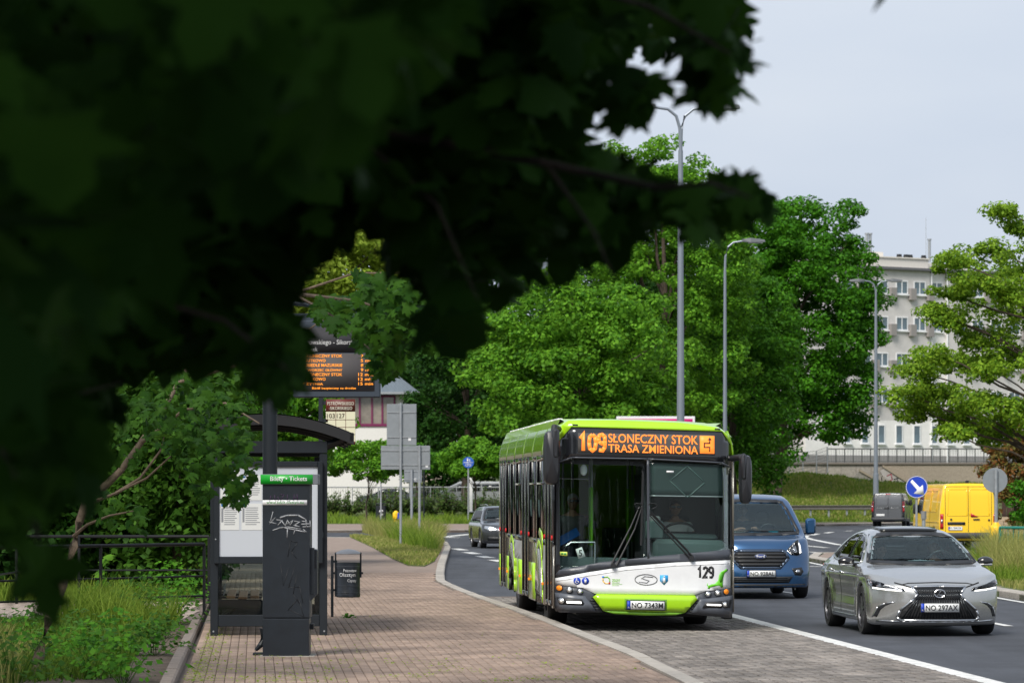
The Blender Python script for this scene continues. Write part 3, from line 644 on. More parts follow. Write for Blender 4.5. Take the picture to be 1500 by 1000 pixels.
def fol(polys, Ya, Yb, n, inset=0):
    """points of a bough whose outline, seen from the pavement, has this shape"""
    P = []
    A = []
    for poly in polys:
        xs = [p[0] for p in poly]; ys = [p[1] for p in poly]; A.append((min(xs), max(xs), min(ys), max(ys)))
    wts = [(a[1]-a[0])*(a[3]-a[2]) for a in A]
    while len(P) < n:
        k = random.choices(range(len(polys)), wts)[0]; a = A[k]; x = random.uniform(a[0], a[1]); y = random.uniform(a[2], a[3])
        if in_poly(x, y, polys[k]) and (not inset or (in_poly(x+inset, y+inset*.3, polys[k]) and in_poly(x, y+inset, polys[k]))): P.append(tuple(at(x, y, random.uniform(Ya, Yb))))
    return np.array(P)
def leaf_pieces(root, origin, P, size, m, n_obj, name='leaf', tilt=(0, -.55, .5)):
    """nearest leaves as objects sharing a few meshes, the rest as one mass"""
    o = np.array(origin); order = np.argsort(P[:, 1]); P = P[order]
    pick = rng.permutation(len(P))[:n_obj]; rest = np.setdiff1d(np.arange(len(P)), pick)
    protos = []
    for k in range(5):
        V, Fq = maple_leaves(np.zeros((1, 3)), np.array([[0, 0, 1.]]), 1.0, None, np.array([[0, 1., 0]]), curl=.1+.07*k)
        me = mesh_np(name, V, Fq, m, True); protos.append(me)
    for i in pick:
        nn = Vector((tilt[0]+random.gauss(0, .5), tilt[1]+random.gauss(0, .45), tilt[2]+random.gauss(0, .4))).normalized()
        q = nn.to_track_quat('Z', 'Y') @ Matrix.Rotation(PI+random.gauss(0, .7), 4, 'Z').to_quaternion()
        ob = link(name, protos[i % 5], root, tuple(P[i]-o)); ob.rotation_euler = q.to_euler(); ob.scale = (size*random.uniform(.7, 1.25),)*3
    if len(rest):
        R = P[rest]; N = np.array(tilt)[None]+rng.normal(0, .5, (len(R), 3))
        V, Fq = maple_leaves(R-o, N, size*rng.uniform(.65, 1.25, len(R)), None, np.array([[0, -.1, -1.]]))
        tag(link('foliage', mesh_np('foliage', V, Fq, m, True), root), kind='stuff')
P = np.concatenate([
    fol([[(205, 575), (255, 545), (330, 560), (360, 600), (370, 650), (380, 685), (362, 735), (352, 742), (330, 745), (318, 715), (300, 740), (270, 690), (215, 640)]], 32.3, 34.8, 560),
    fol([[(120, 720), (150, 710), (205, 740), (222, 765), (210, 785), (160, 775), (125, 755)], [(175, 640), (215, 655), (200, 690), (170, 680)], [(140, 600), (240, 560), (250, 640), (180, 640)]], 33, 34.6, 110),
    fol([[(0, 560), (180, 540), (180, 640), (100, 720), (0, 700)]], 34, 37, 420)])
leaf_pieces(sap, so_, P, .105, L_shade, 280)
# ------------------------------------------------------------------ the near maple whose boughs hang into the frame
fm_o = Vector((-4.6, 9.5, .1)); fm = thing('maple_tree', 'dark blurred maple boughs hanging close to the viewer across the upper left', 'tree', tuple(fm_o), 0)
MASS = [(-60, -80), (1085, -80), (1062, 10), (1078, 45), (1060, 85), (1010, 100), (960, 100), (925, 95), (890, 120), (885, 200), (905, 240), (940, 290), (930, 350), (905, 405), (885, 370), (850, 420), (800, 400), (750, 475), (715, 455), (690, 535), (650, 500), (610, 450), (570, 400), (540, 350), (520, 350), (490, 385), (465, 420), (440, 500), (425, 555), (400, 575), (370, 535), (340, 510), (300, 540), (270, 590), (240, 570), (200, 560), (180, 600), (150, 650), (120, 700), (80, 720), (40, 800), (-60, 830)]
CORE = [(-60, -60), (880, -60), (870, 100), (820, 300), (720, 370), (570, 280), (440, 370), (390, 510), (250, 510), (170, 540), (120, 640), (-60, 760)]
TOPC = [(-60, -60), (700, -60), (560, 200), (330, 300), (150, 420), (60, 620), (-60, 700)]
parts_ = [fol([MASS], 8.2, 12.5, 2300, 26), fol([CORE], 8, 13.5, 3400, 12), fol([TOPC], 4.2, 7.5, 260)]
Pm = np.concatenate(parts_)
edge = np.concatenate([fol([[(1060, 0), (1090, 40), (1112, 122), (1085, 105), (1060, 150), (1010, 130), (990, 60), (1020, 0)]], 8.4, 9.6, 36),
                       fol([[(905, 110), (950, 110), (945, 145), (915, 190), (900, 180)]], 8.4, 9.6, 14),
                       fol([[(985, 285), (1040, 272), (1100, 276), (1118, 298), (1070, 312), (1035, 330), (1010, 350), (1000, 330)]], 8.4, 9.4, 46),
                       fol([[(880, 240), (940, 245), (960, 290), (930, 340), (890, 330)]], 8.4, 9.6, 34),
                       fol([[(40, 820), (75, 815), (80, 850), (50, 860)]], 5.6, 6.0, 2),
                       fol([[(0, 640), (110, 620), (130, 700), (60, 760), (0, 790)]], 5.6, 6.4, 22),
                       fol([[(370, 490), (425, 490), (420, 550), (405, 575), (385, 560)]], 7, 8.5, 24),
                       fol([[(1300, -45), (1335, -45), (1330, -30), (1305, -30)]], 7.5, 7.8, 3)])
mid = np.concatenate([fol([[(455, 440), (560, 430), (640, 440), (650, 480), (600, 520), (565, 560), (545, 545), (520, 500), (470, 480)], [(520, 400), (720, 420), (700, 490), (640, 520), (560, 470)]], 28.5, 31.5, 900)])
# a second, further maple bough at the display board
mb_o = Vector((-8.0, 30, .1)); mb = thing('maple_tree', 'sharper leafed maple bough hanging in front of the departure display', 'tree', tuple(mb_o), 0)
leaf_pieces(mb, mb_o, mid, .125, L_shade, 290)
b = MB(); b.tube([(0, 0, 0), (.1, 0, 2), (.2, .1, 4.4)], [.14, .11, .06], 8)
b.tube([Vector((.2, .1, 4.4)), Vector((2.5, -.2, 4.3)), at(430, 430, 30)-mb_o, at(520, 440, 29.5)-mb_o, at(620, 470, 29)-mb_o], [.05, .035, .02, .012, .006], 6)
b.tube([at(430, 430, 30)-mb_o, at(500, 470, 29.5)-mb_o, at(560, 530, 29)-mb_o], [.015, .009, .005], 5)
b.build('trunk', bark, mb, smooth=True)
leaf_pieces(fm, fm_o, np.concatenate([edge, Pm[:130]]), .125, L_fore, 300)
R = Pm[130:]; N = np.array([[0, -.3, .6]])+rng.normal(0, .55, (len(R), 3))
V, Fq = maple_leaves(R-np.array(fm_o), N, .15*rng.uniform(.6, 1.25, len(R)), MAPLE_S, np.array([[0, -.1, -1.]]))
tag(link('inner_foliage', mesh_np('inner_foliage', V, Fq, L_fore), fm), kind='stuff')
# rest of the crown, unseen overhead and around the camera, added to shade the boughs
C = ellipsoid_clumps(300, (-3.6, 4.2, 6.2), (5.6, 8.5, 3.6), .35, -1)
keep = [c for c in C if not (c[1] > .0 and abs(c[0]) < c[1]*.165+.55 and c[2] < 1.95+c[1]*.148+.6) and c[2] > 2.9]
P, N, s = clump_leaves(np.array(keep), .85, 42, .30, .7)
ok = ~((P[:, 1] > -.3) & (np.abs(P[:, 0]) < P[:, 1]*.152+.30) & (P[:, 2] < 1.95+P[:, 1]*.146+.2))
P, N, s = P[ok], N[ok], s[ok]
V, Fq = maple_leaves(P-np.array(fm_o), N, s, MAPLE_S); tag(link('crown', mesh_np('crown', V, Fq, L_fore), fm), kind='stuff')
b = MB(); tr = limb(b, (0, 0, -.1), (.6, -2.5, 8.2), .24, .07, 0, 10, 8, .03)
def W(p): return Vector(p)-fm_o
for pts, r in (([tr[4], W(at(150, 60, 8.4)), W(at(500, 180, 8.2)), W(at(800, 240, 8.0)), W(at(960, 275, 7.8)), W(at(1040, 268, 7.6)), W(at(1100, 290, 7.6))], .045),
               ([tr[3], W(at(-100, 350, 8.6)), W(at(150, 420, 8.2)), W(at(330, 470, 7.9)), W(at(420, 540, 7))], .04),
               ([tr[5], W(at(300, -120, 8)), W(at(700, -60, 8)), W(at(950, 10, 8)), W(at(1070, 80, 8))], .045),
               ([W(at(500, 180, 8.2)), W(at(640, 300, 8)), W(at(700, 440, 7.8))], .02), ([W(at(800, 240, 8)), W(at(870, 340, 7.8)), W(at(900, 410, 7.6))], .016),
               ([tr[2], W(at(-150, 560, 7)), W(at(0, 650, 6.2)), W(at(50, 760, 5.8)), W(at(62, 850, 5.8))], .03), ([W(at(-150, 560, 7)), W(at(60, 590, 7.5)), W(at(180, 560, 7.8))], .02)):
    b.tube(pts, [r*.38*(1-.8*i/(len(pts)-1)) for i in range(len(pts))], 7)
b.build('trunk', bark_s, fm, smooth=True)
# trees on the other side of the camera: what the bus windscreen looks at
for k, (x, y, h, r) in enumerate([(-9, -14, 12, 4.5), (-1.5, -26, 13, 4.0), (12, -34, 15, 5.5)]):
    tree('roadside_tree', ['roadside tree behind the viewer on the left', 'roadside tree behind the viewer in the middle', 'roadside tree behind the viewer on the right'][k], 'tree', x, y, 0.1, h*.6, (r, r, h*.42), 120, 70, .45, L_green, .3, 'roadside trees behind the viewer', cr=1.3)
for (x, y, h), L in zip(((-9.5, 27, 9), (-12.5, 34, 10), (-11.5, 42, 9)), ('nearest unseen tree added left of the frame to shade the verge', 'middle unseen tree added left of the frame to shade the verge', 'unseen tree added left of the railings to shade the verge')):
    tree('thicket_tree', L, 'tree', x, y, .1, h*.6, (2.9, 3.2, h*.4), 110, 80, .3, L_green, .2, G4, cr=1.0)  # out of view, added to cast shade on the left verge
# ------------------------------------------------------------------ ground cover
cam_strip = [(-10, 33), (-4.5, 40), (-4.55, 47.6), (-9.5, 47.6)]
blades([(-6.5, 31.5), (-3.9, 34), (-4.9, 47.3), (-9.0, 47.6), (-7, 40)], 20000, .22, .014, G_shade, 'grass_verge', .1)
blades([(-6.6, 31), (-4.7, 32), (-5.3, 39), (-7.2, 44), (-8.5, 46)], 5000, .30, .012, G_dry, 'dry_grass_verge', .1)
blades([(-12, 57), (-5.4, 57), (-6.3, 72), (-14, 75)], 16000, .35, .025, G_fresh, 'grass_thicket', .1)
blades([(-5.9, 43.5), (-4.6, 43), (-4.65, 48), (-5.9, 48)], 2600, .55, .014, G_fresh, 'tall_grass', .1)
ip = [(p[0], p[1]) for p in ISL]
blades(ip, 9000, .13, .03, G_dry, 'grass_island', .13); blades(ip, 5000, .10, .03, G_fresh, 'grass_island_green', .13)
blades([gp(530, 780, .12), gp(610, 800, .12), gp(646, 806, .12), gp(644, 788, .12), (-4, 134)], 9000, .62, .022, G_dry, 'tall_grass_island', .13)
blades([gp(545, 780, .12), gp(600, 803, .12), gp(640, 808, .12), gp(640, 790, .12)], 7000, .6, .022, G_fresh, 'tall_grass_island_green', .13)
blades([(-40, 200), (-3, 201), (8, 206), (8, 217), (-40, 217)], 22000, .42, .05, G_fresh, 'grass_far_verge', zf=lambda x, y: np.maximum(.1, ground_height(x, y)))
blades([(8, 213), (30, 213), (34, 238), (8, 238)], 34000, .24, .06, G_fresh, 'grass_bank', zf=ground_height)
blades([(10, 213), (28, 214), (31, 236), (12, 236)], 16000, .25, .06, G_dry, 'dry_grass_bank', zf=ground_height)
blades([(9.5, 40), (11, 40), (12.8, 66), (13.5, 84), (10.8, 84), (9.6, 66)], 12000, .14, .022, G_dry, 'grass_median', .1)
blades([(10.0, 71), (11.8, 67), (13.4, 84), (11.5, 84)], 7000, .80, .018, G_dry, 'tall_grass_median', .1)
blades([(9.8, 69), (12.0, 66), (13.4, 84), (11.4, 85)], 8000, .5, .018, G_fresh, 'tall_grass_median_green', .1)
blades([(21.5, 100), (30, 100), (32, 180), (24, 180)], 8000, .4, .05, G_fresh, 'grass_right', .1)
# broadleaf weeds in the verge
WP = [(*gp(180, 960, .1), 1.0), (*gp(125, 965, .1), .8), (*gp(60, 975, .1), .9), (*gp(215, 905, .1), 1.2), (*gp(245, 880, .1), 1.3), (*gp(190, 925, .1), 1.0), (*gp(90, 925, .1), .9), (*gp(235, 935, .1), .7), (*gp(20, 940, .1), .8), (*gp(150, 905, .1), 1.0), (*gp(270, 890, .1), 1.0), (*gp(140, 995, .1), .9), (*gp(20, 1005, .1), 1.0), (*gp(225, 960, .1), .8), (*gp(110, 940, .1), .8), (*gp(60, 930, .1), .8), (*gp(255, 915, .1), .8), (*gp(180, 1000, .1), .9)]
WLb = ['in front of the leaning sapling, low in the verge', 'just right of the sapling foot', 'at the foot of the leaning sapling', 'below the railings beside the dirt strip', 'tallest clump at the railing end near the shelter', 'left of the dirt strip', 'left of the sapling stem under the railings', 'spilling over the dirt strip', 'at the left frame edge', 'under the middle of the railings', 'right against the end post of the railings', 'at the bottom edge of the verge', 'in the bottom left corner', 'low beside the dirt strip halfway to the shelter', 'between the sapling foot and the railings', 'behind the sapling foot at the left', 'nearest the path edging, below the tallest clump', 'at the bottom edge right of the sapling']
for (x, y, sc), L in zip(WP, WLb):
    weeds('weed_plant', [(x, y, sc)], 190, .60, .08, L_maple if random.random() < .6 else L_mid, .55, .1, 'bright green leafy weed clump '+L, 'plant', 'leafy weeds in the left verge')
weeds('maple_seedling', [(*gp(151, 905, .1), 1)], 26, .3, .17, L_lime, .95, .1, 'young maple seedling with a few broad leaves before the middle railing post', 'plant', None, MAPLE_S)
weeds('weed_tuft', [(*gp(510, 904, .12), .5)], 60, .22, .05, L_green, .16, .11, 'small weed tuft at the foot of the litter bin post', 'plant')
# litter of small leaves and seeds on the blocks
n = 1500; q = np.c_[rng.uniform(-3.4, 1.6, n*6), 32.9+rng.exponential(3.2, n*6)]
q = np.array([p for p in q if in_pave(p[0], p[1]) and noise.noise(Vector((p[0]*1.1, p[1]*.8, 5)))+.25*(-p[0])*.35 > .03 and p[1] < 52][:n])
e = np.c_[[lerp_poly(EDGE, y)+.12 for y in np.linspace(33, 50, 900)], np.linspace(33, 50, 900)]; e[:, 0] += np.abs(rng.normal(0, .13, 900)); q = np.concatenate([q, e])
P = np.c_[q, np.full(len(q), .128)+rng.uniform(0, .008, len(q))]; V, Fq = leaf_quads(P, np.array([[0, 0, 1.]])+rng.normal(0, .2, (len(P), 3)), .035*rng.uniform(.5, 1.4, len(P)), .6)
tag(link('leaf_litter', mesh_np('leaf_litter', V, Fq, L_yel)), kind='stuff')
def in_poly(px, py, poly):
    ins = False; j = len(poly)-1
    for i in range(len(poly)):
        xi, yi = poly[i]; xj, yj = poly[j]
        if (yi > py) != (yj > py) and px < (xj-xi)*(py-yi)/(yj-yi)+xi: ins = not ins
        j = i
    return ins
# ================================================================== PEOPLE
def skinned(name, pts, edges, rad, root_i, m, parent, sub=2, loc=(0, 0, 0)):
    me = bpy.data.meshes.new(name); me.from_pydata([tuple(p) for p in pts], edges, []); me.materials.append(m)
    o = link(name, me, parent, loc); mod = o.modifiers.new('skin', 'SKIN'); mod.use_smooth_shade = True
    if not me.skin_vertices:
        bm = bmesh.new(); bm.from_mesh(me); bm.verts.layers.skin.verify(); bm.to_mesh(me); bm.free()
    for i, v in enumerate(me.skin_vertices[0].data): v.radius = rad[i] if isinstance(rad[i], (tuple, list)) else (rad[i], rad[i]); v.use_root = (i == root_i)
    if sub: o.modifiers.new('sub', 'SUBSURF').levels = sub; o.modifiers['sub'].render_levels = sub
    return o
def person(label, loc, rz, parent_grp, shirt, hair, pants, hands=None, glasses=False, long_hair=False, sleeve='short', hd=(0, 0), female=False, low=False):
    """seated figure; local -Y is where it looks; origin on the seat surface"""
    t = thing('person', label, 'person', loc, rz, parent_grp)
    h = hands or ((-.16, -.52, .22), (.16, -.52, .22)); k = .92 if female else 1
    P = [(0, 0, .10), (0, .02, .25), (0, .03, .40), (0, .03, .53), (0, .015, .60), (0, -.005, .66)]
    R = [(.17, .12), (.145, .11), (.165, .115), (.13, .09), (.058, .06), (.055, .06)]
    E = [(0, 1), (1, 2), (2, 3), (3, 4), (4, 5)]
    for s_, hp in ((-1, h[0]), (1, h[1])):
        i = len(P); el = ((.25*s_+hp[0])/2+.09*s_, (.05+hp[1])/2-.0, (.50+hp[2])/2-.12)
        P += [(.18*s_*k, .03, .50), (.215*s_*k, .03, .46), el, ((el[0]+hp[0])/2, (el[1]+hp[1])/2, (el[2]+hp[2])/2), tuple(hp)]
        R += [.065, .055, .042, .038, .026]; E += [(3, i), (i, i+1), (i+1, i+2), (i+2, i+3), (i+3, i+4)]
    for s_ in (-1, 1):
        i = len(P); P += [(.09*s_, -.02, .07), (.11*s_, -.24, .09), (.12*s_, -.44, .07), (.12*s_, -.50, -.2), (.12*s_, -.48, -.38), (.12*s_, -.60, -.42)]
        R += [.10, .082, .06, .052, .036, .032]; E += [(0, i)]+[(i+j, i+j+1) for j in range(5)]
    if low:
        for i0, s_ in ((16, -1), (22, 1)):
            P[i0+2:i0+6] = [(.12*s_, -.46, .11), (.12*s_, -.68, -.02), (.12*s_, -.82, -.12), (.12*s_, -.92, -.10)]
    body = skinned('body', P, E, R, 0, skin_m, t, 1)
    b = MB(); hx, hy = hd
    H = Vector((0, -.03, .76)); M = Matrix.Translation(H) @ Matrix.Rotation(hx, 4, 'Z') @ Matrix.Rotation(hy, 4, 'X')
    b.ell((0, 0, 0), (.074, .095, .112), 20, 14)
    V = []
    for v in b.V:
        x, y, z = v
        if y < 0 and z < 0: x *= (1-.25*(-z/.11)); y *= 1-.08*(-z/.11)
        V.append((x, y, z))
    b.V = V
    b.add([(0, -.118, -.02), (-.016, -.085, -.026), (.016, -.085, -.026), (0, -.088, .025)], [(0, 1, 3), (0, 3, 2), (0, 2, 1)])
    for s_ in (-1, 1): b.ell((.077*s_, .0, -.005), (.012, .02, .03), 8, 6)
    b.V = [tuple(M @ Vector(v)) for v in b.V]; b.build('head', skin_m, t, smooth=True)
    fb = MB(); fb.ell((-.028, -.088, .012), (.011, .006, .006), 8, 6); fb.ell((.028, -.088, .012), (.011, .006, .006), 8, 6)
    fb.box(-.024, .024, -.097, -.088, -.056, -.050); fb.box(-.043, -.014, -.094, -.086, .028, .034); fb.box(.014, .043, -.094, -.086, .028, .034)
    fb.V = [tuple(M @ Vector(v)) for v in fb.V]; fb.build('eyes_and_mouth', mat('eye_lip', (.09, .035, .03), .5), t)
    hb = MB(); hb.ell((0, .014, .022), (.084, .100, .104), 20, 14)
    keepF = [f for f in hb.F if sum(hb.V[i][2] for i in f)/4 > (.055 if sum(hb.V[i][1] for i in f)/4 < -.045 else (.0 if sum(hb.V[i][1] for i in f)/4 < .01 else -.07))]
    hb.F = keepF
    if long_hair: hb.ell((0, .06, -.06), (.105, .075, .15), 16, 10); hb.ell((-.085, .01, -.07), (.03, .05, .12), 10, 8); hb.ell((.085, .01, -.07), (.03, .05, .12), 10, 8)
    hb.V = [tuple(M @ Vector(v)) for v in hb.V]; hb.build('hair', hair, t, smooth=True)
    if glasses:
        g = MB(); g.box(-.068, -.008, -.108, -.094, -.004, .032, .008); g.box(.008, .068, -.108, -.094, -.004, .032, .008); g.box(-.02, .02, -.106, -.100, .018, .026)
        g.box(-.080, -.070, -.1, .01, .014, .024); g.box(.070, .080, -.1, .01, .014, .024)
        g.V = [tuple(M @ Vector(v)) for v in g.V]; g.build('sunglasses', mat('dark_lens', (.01, .015, .03), .08), t)
    # shirt
    n_arm = 3 if sleeve == 'short' else 4
    SP = P[:4]+[(0, .022, .572)]; SR = [(r[0]+.022, r[1]+.026) for r in R[:4]]+[(.082, .082)]; SR[3] = (.158, .125); SE = [(0, 1), (1, 2), (2, 3), (3, 4)]
    for a in (6, 11):
        i = len(SP); SP += P[a:a+n_arm-1]+[tuple((Vector(P[a+n_arm-1])+Vector(P[a+n_arm-2]))/2)] if sleeve == 'short' else P[a:a+n_arm]
        m_ = len(SP)-i; SR += [(R[a+min(j, 3)]+.014,)*2 for j in range(m_)]; SE += [(3, i)]+[(i+j, i+j+1) for j in range(m_-1)]
    skinned('shirt', SP, SE, SR, 0, shirt, t, 1)
    LP = [P[0]]+P[16:22]; skinned('trousers', [P[0]]+P[16-0:20]+P[22:26] if False else [P[0]]+[P[16+j] for j in range(5)]+[P[22+j] for j in range(5)] if len(P) >= 28 else [P[0]]+P[16:21]+P[22:27],
                               [(0, 1), (1, 2), (2, 3), (3, 4), (4, 5), (0, 6), (6, 7), (7, 8), (8, 9), (9, 10)], [.19]+[.11, .093, .075, .066, .05]*2, 0, pants, t, 1)
    for s_, hp in ((-1, h[0]), (1, h[1])):
        b = MB(); c = Vector(hp); b.box(c.x-.038, c.x+.038, c.y-.075, c.y+.01, c.z-.014, c.z+.016, .01)
        for j in range(4):
            x = c.x-.03+j*.02; l = (.034, .042, .040, .03)[j]
            b.tube([(x, c.y-.07, c.z+.004), (x, c.y-.07-l*.8, c.z), (x, c.y-.075-l, c.z-.026), (x, c.y-.058-l*.7, c.z-.042)], [.0092, .0088, .008, .007], 6)
        b.tube([(c.x-s_*.034, c.y-.02, c.z), (c.x-s_*.058, c.y-.045, c.z-.004), (c.x-s_*.056, c.y-.075, c.z-.02)], [.011, .010, .008], 6)
        b.build('hand', skin_m, t, smooth=True)
    return t
hair_d = mat('dark_hair', (.02, .014, .01), .6); hair_g = mat('grey_hair', (.45, .44, .42), .7); hair_b = mat('brown_hair', (.06, .03, .018), .6)
cl_white = mat('white_cotton', (.66, .66, .65), .85, var=.05); cl_dark = mat('dark_cotton', (.015, .017, .022), .9); cl_grey = mat('grey_cotton', (.13, .14, .15), .9, var=.15); denim = mat('navy_trousers', (.02, .025, .04), .9); cl_blue = mat('pale_blue_cotton', (.16, .22, .33), .9)

# ================================================================== CAR BODIES (surface nets over a smooth solid)
def smax(a, b, k):
    h = np.clip(.5+.5*(a-b)/k, 0, 1); return b*(1-h)+a*h+k*h*(1-h)
def interp(x, tab):
    """smooth (monotone-ish cubic) table interpolation"""
    X = np.array([p[0] for p in tab], float); Y = np.array([p[1] for p in tab], float)
    d = np.diff(Y)/np.diff(X); m = np.zeros(len(X)); m[0] = d[0]; m[-1] = d[-1]
    for i in range(1, len(X)-1): m[i] = 0 if d[i-1]*d[i] <= 0 else 2*d[i-1]*d[i]/(d[i-1]+d[i])
    x = np.clip(x, X[0], X[-1]); i = np.clip(np.searchsorted(X, x)-1, 0, len(X)-2); h = X[i+1]-X[i]; t = (x-X[i])/h
    return (1+2*t)*(1-t)**2*Y[i]+t*(1-t)**2*h*m[i]+t*t*(3-2*t)*Y[i+1]+t*t*(t-1)*h*m[i+1]
def solid_fn(sp):
    k = sp.get('k', .05)
    def f(x, y, z):
        ax = np.abs(x)
        W = interp(z, sp['W'])*np.interp(y, *zip(*sp.get('taper', [(0, 1), (9, 1)])))
        if 'sculpt' in sp: W = W+sp['sculpt'](y, z)
        T = interp(y+sp.get('shield', .18)*ax**2*np.where(y < sp['Tsplit'], 1, -1), sp['T'])-sp.get('crown', .035)*(ax/.8)**2
        a = (ax-W)*.95; b = (z-T)*.85
        Ff = interp(z, sp['F'])+sp['fa']*(ax/sp['hw'])**sp['fp']; Rr = sp['L']-interp(z, sp['R'])-sp['ra']*(ax/sp['hw'])**sp['rp']
        c = smax((Ff-y)*.8, (y-Rr)*.8, .01); d = interp(y, sp['Z0'])-z
        v = smax(a, b, k); v = smax(v, c, sp.get('kf', .07)); v = smax(v, d, .03)
        for wy in sp['wheels']:
            r = np.sqrt((y-wy)**2+(z-sp['wr'])**2); v = smax(v, np.where(ax > .35, sp['ar']-r, -1), .012)
        return v
    return f
def surface_net(f, lo, hi, h):
    ax = [np.arange(lo[i]-h, hi[i]+1.5*h, h) for i in range(3)]
    X, Y, Z = np.meshgrid(*ax, indexing='ij'); V = f(X, Y, Z); sg = V < 0
    nx, ny, nz = V.shape
    acc = np.zeros((nx-1, ny-1, nz-1, 3)); cnt = np.zeros((nx-1, ny-1, nz-1))
    G = np.stack([X, Y, Z], -1)
    crossings = []
    for d in range(3):
        s0 = [slice(None)]*3; s1 = [slice(None)]*3; s0[d] = slice(0, -1); s1[d] = slice(1, None); s0 = tuple(s0); s1 = tuple(s1)
        cr_ = sg[s0] != sg[s1]; I = np.argwhere(cr_); v0 = V[s0][cr_]; v1 = V[s1][cr_]; t = v0/(v0-v1)
        P = G[s0][cr_]+(G[s1][cr_]-G[s0][cr_])*t[:, None]
        o = [k for k in range(3) if k != d]
        for a in (0, 1):
            for b in (0, 1):
                J = I.copy(); J[:, o[0]] -= a; J[:, o[1]] -= b
                ok = (J >= 0).all(1) & (J[:, 0] < nx-1) & (J[:, 1] < ny-1) & (J[:, 2] < nz-1)
                np.add.at(acc, tuple(J[ok].T), P[ok]); np.add.at(cnt, tuple(J[ok].T), 1)
        crossings.append((d, o, I, v0 < 0))
    act = cnt > 0; ids = -np.ones(act.shape, int); ids[act] = np.arange(act.sum()); VV = acc[act]/cnt[act][:, None]
    Q = []
    for d, o, I, inside in crossings:
        ok = (I[:, o[0]] > 0) & (I[:, o[1]] > 0); I = I[ok]; ins = inside[ok]
        def g(a, b):
            J = I.copy(); J[:, o[0]] -= a; J[:, o[1]] -= b; return ids[tuple(J.T)]
        q = np.stack([g(0, 0), g(1, 0), g(1, 1), g(0, 1)], 1)
        flip = ins if d != 1 else ~ins
        q[flip] = q[flip][:, ::-1]; Q.append(q)
    Q = np.concatenate(Q); Q = Q[(Q >= 0).all(1)]
    e = 1e-3
    for _ in range(2):
        x, y, z = VV.T; v = f(x, y, z)
        g_ = np.stack([f(x+e, y, z)-f(x-e, y, z), f(x, y+e, z)-f(x, y-e, z), f(x, y, z+e)-f(x, y, z-e)], 1)/(2*e)
        st = (v/np.maximum((g_**2).sum(1), .05))[:, None]*g_; n_ = np.linalg.norm(st, axis=1, keepdims=True); VV = VV-st*np.minimum(1, .35*h/np.maximum(n_, 1e-9))
    # orient outward
    A = VV[Q[:, 0]]; N = np.cross(VV[Q[:, 1]]-A, VV[Q[:, 2]]-A); C = VV[Q].mean(1)
    x, y, z = C.T; g_ = np.stack([f(x+e, y, z)-f(x-e, y, z), f(x, y+e, z)-f(x, y-e, z), f(x, y, z+e)-f(x, y, z-e)], 1)
    w_ = (N*g_).sum(1) < 0; Q[w_] = Q[w_][:, ::-1]
    return VV, Q
class Car:
    def __init__(s, root, sp, paint, h, openings):
        """openings: list of (axis, poly): 'f' front (x,z), 'b' back (x,z), 'l'/'r' sides (y,z)"""
        s.root = root; s.sp = sp; f = solid_fn(sp); hw = sp['hw']
        V, Q = surface_net(f, (-hw-.02, -.02, sp['zmin']), (hw+.02, sp['L']+.02, sp['H']+.02), h)
        s.V, s.Q = V, Q; s.bvh = BVHTree.FromPolygons([tuple(v) for v in V], [tuple(q) for q in Q.tolist()])
        C = V[Q].mean(1); A = V[Q[:, 0]]; N = unit(np.cross(V[Q[:, 2]]-A, V[Q[:, 3]]-V[Q[:, 1]]))
        kill = np.zeros(len(Q), bool)
        for ax, poly, sel in openings:
            pl = np.array(poly); a = C[:, 1] if ax in 'lr' else C[:, 0]; b = C[:, 2]
            ins = np.zeros(len(Q), bool); j = len(pl)-1
            for i in range(len(pl)):
                xi, yi = pl[i]; xj, yj = pl[j]
                cnd = ((yi > b) != (yj > b)) & (a < (xj-xi)*(b-yi)/((yj-yi) or 1e-9)+xi); ins ^= cnd; j = i
            if ax == 'l': ins &= (C[:, 0] < -.3)
            if ax == 'r': ins &= (C[:, 0] > .3)
            if ax == 'f': ins &= (C[:, 1] < sp['L']*.5) & (N[:, 1] < -.05)
            if ax == 'b': ins &= (C[:, 1] > sp['L']*.5) & (N[:, 1] > .05)
            kill |= ins
        # drop the underside so that cabins stay open to their floor
        me = mesh_np('body', V, Q[~kill], paint, True)
        s.body = link('body', me, root)
    def ray(s, o, d, off):
        h, n, i, _ = s.bvh.ray_cast(Vector(o), Vector(d))
        if h is None: return None
        if n.dot(Vector(d)) > 0: n = -n
        return h+n*off
    def fn(s, ax, off=.004):
        def g(a, b):
            for k in range(8):
                q = .012*k
                aa = a-math.copysign(q, a) if ax in 'fb' else a
                o, d = {'f': ((aa, -1, b), (0, 1, 0)), 'b': ((aa, s.sp['L']+1, b), (0, -1, 0)), 'l': ((-3, a, b-q), (1, 0, 0)), 'r': ((3, a, b-q), (-1, 0, 0)), 't': ((a, b, 4), (0, 0, -1))}[ax]
                h = s.ray(o, d, off)
                if h is not None: return tuple(h)
            return (a, s.sp['L']/2, b) if ax in 'fb' else (0, a, b)
        return g
    def patch(s, name, ax, polys, m, cell=.07, off=.004, thick=.006, parent=None, smooth=True):
        out = {'f': (0, -1, 0), 'b': (0, 1, 0), 'l': (-1, 0, 0), 'r': (1, 0, 0), 't': (0, 0, 1)}[ax]
        return patch(name, polys, s.fn(ax, off), m, parent or s.root, cell, thick, out, smooth=smooth)
    def sym(s, polys):
        if not isinstance(polys[0][0], (tuple, list)): polys = [polys]
        return polys+[[(-a, b) for a, b in p][::-1] for p in polys]
def shrink(poly, d):
    cx = sum(p[0] for p in poly)/len(poly); cy = sum(p[1] for p in poly)/len(poly); out = []
    for (x, y) in poly:
        l = math.hypot(x-cx, y-cy); out.append((x-(x-cx)/l*d, y-(y-cy)/l*d))
    return out
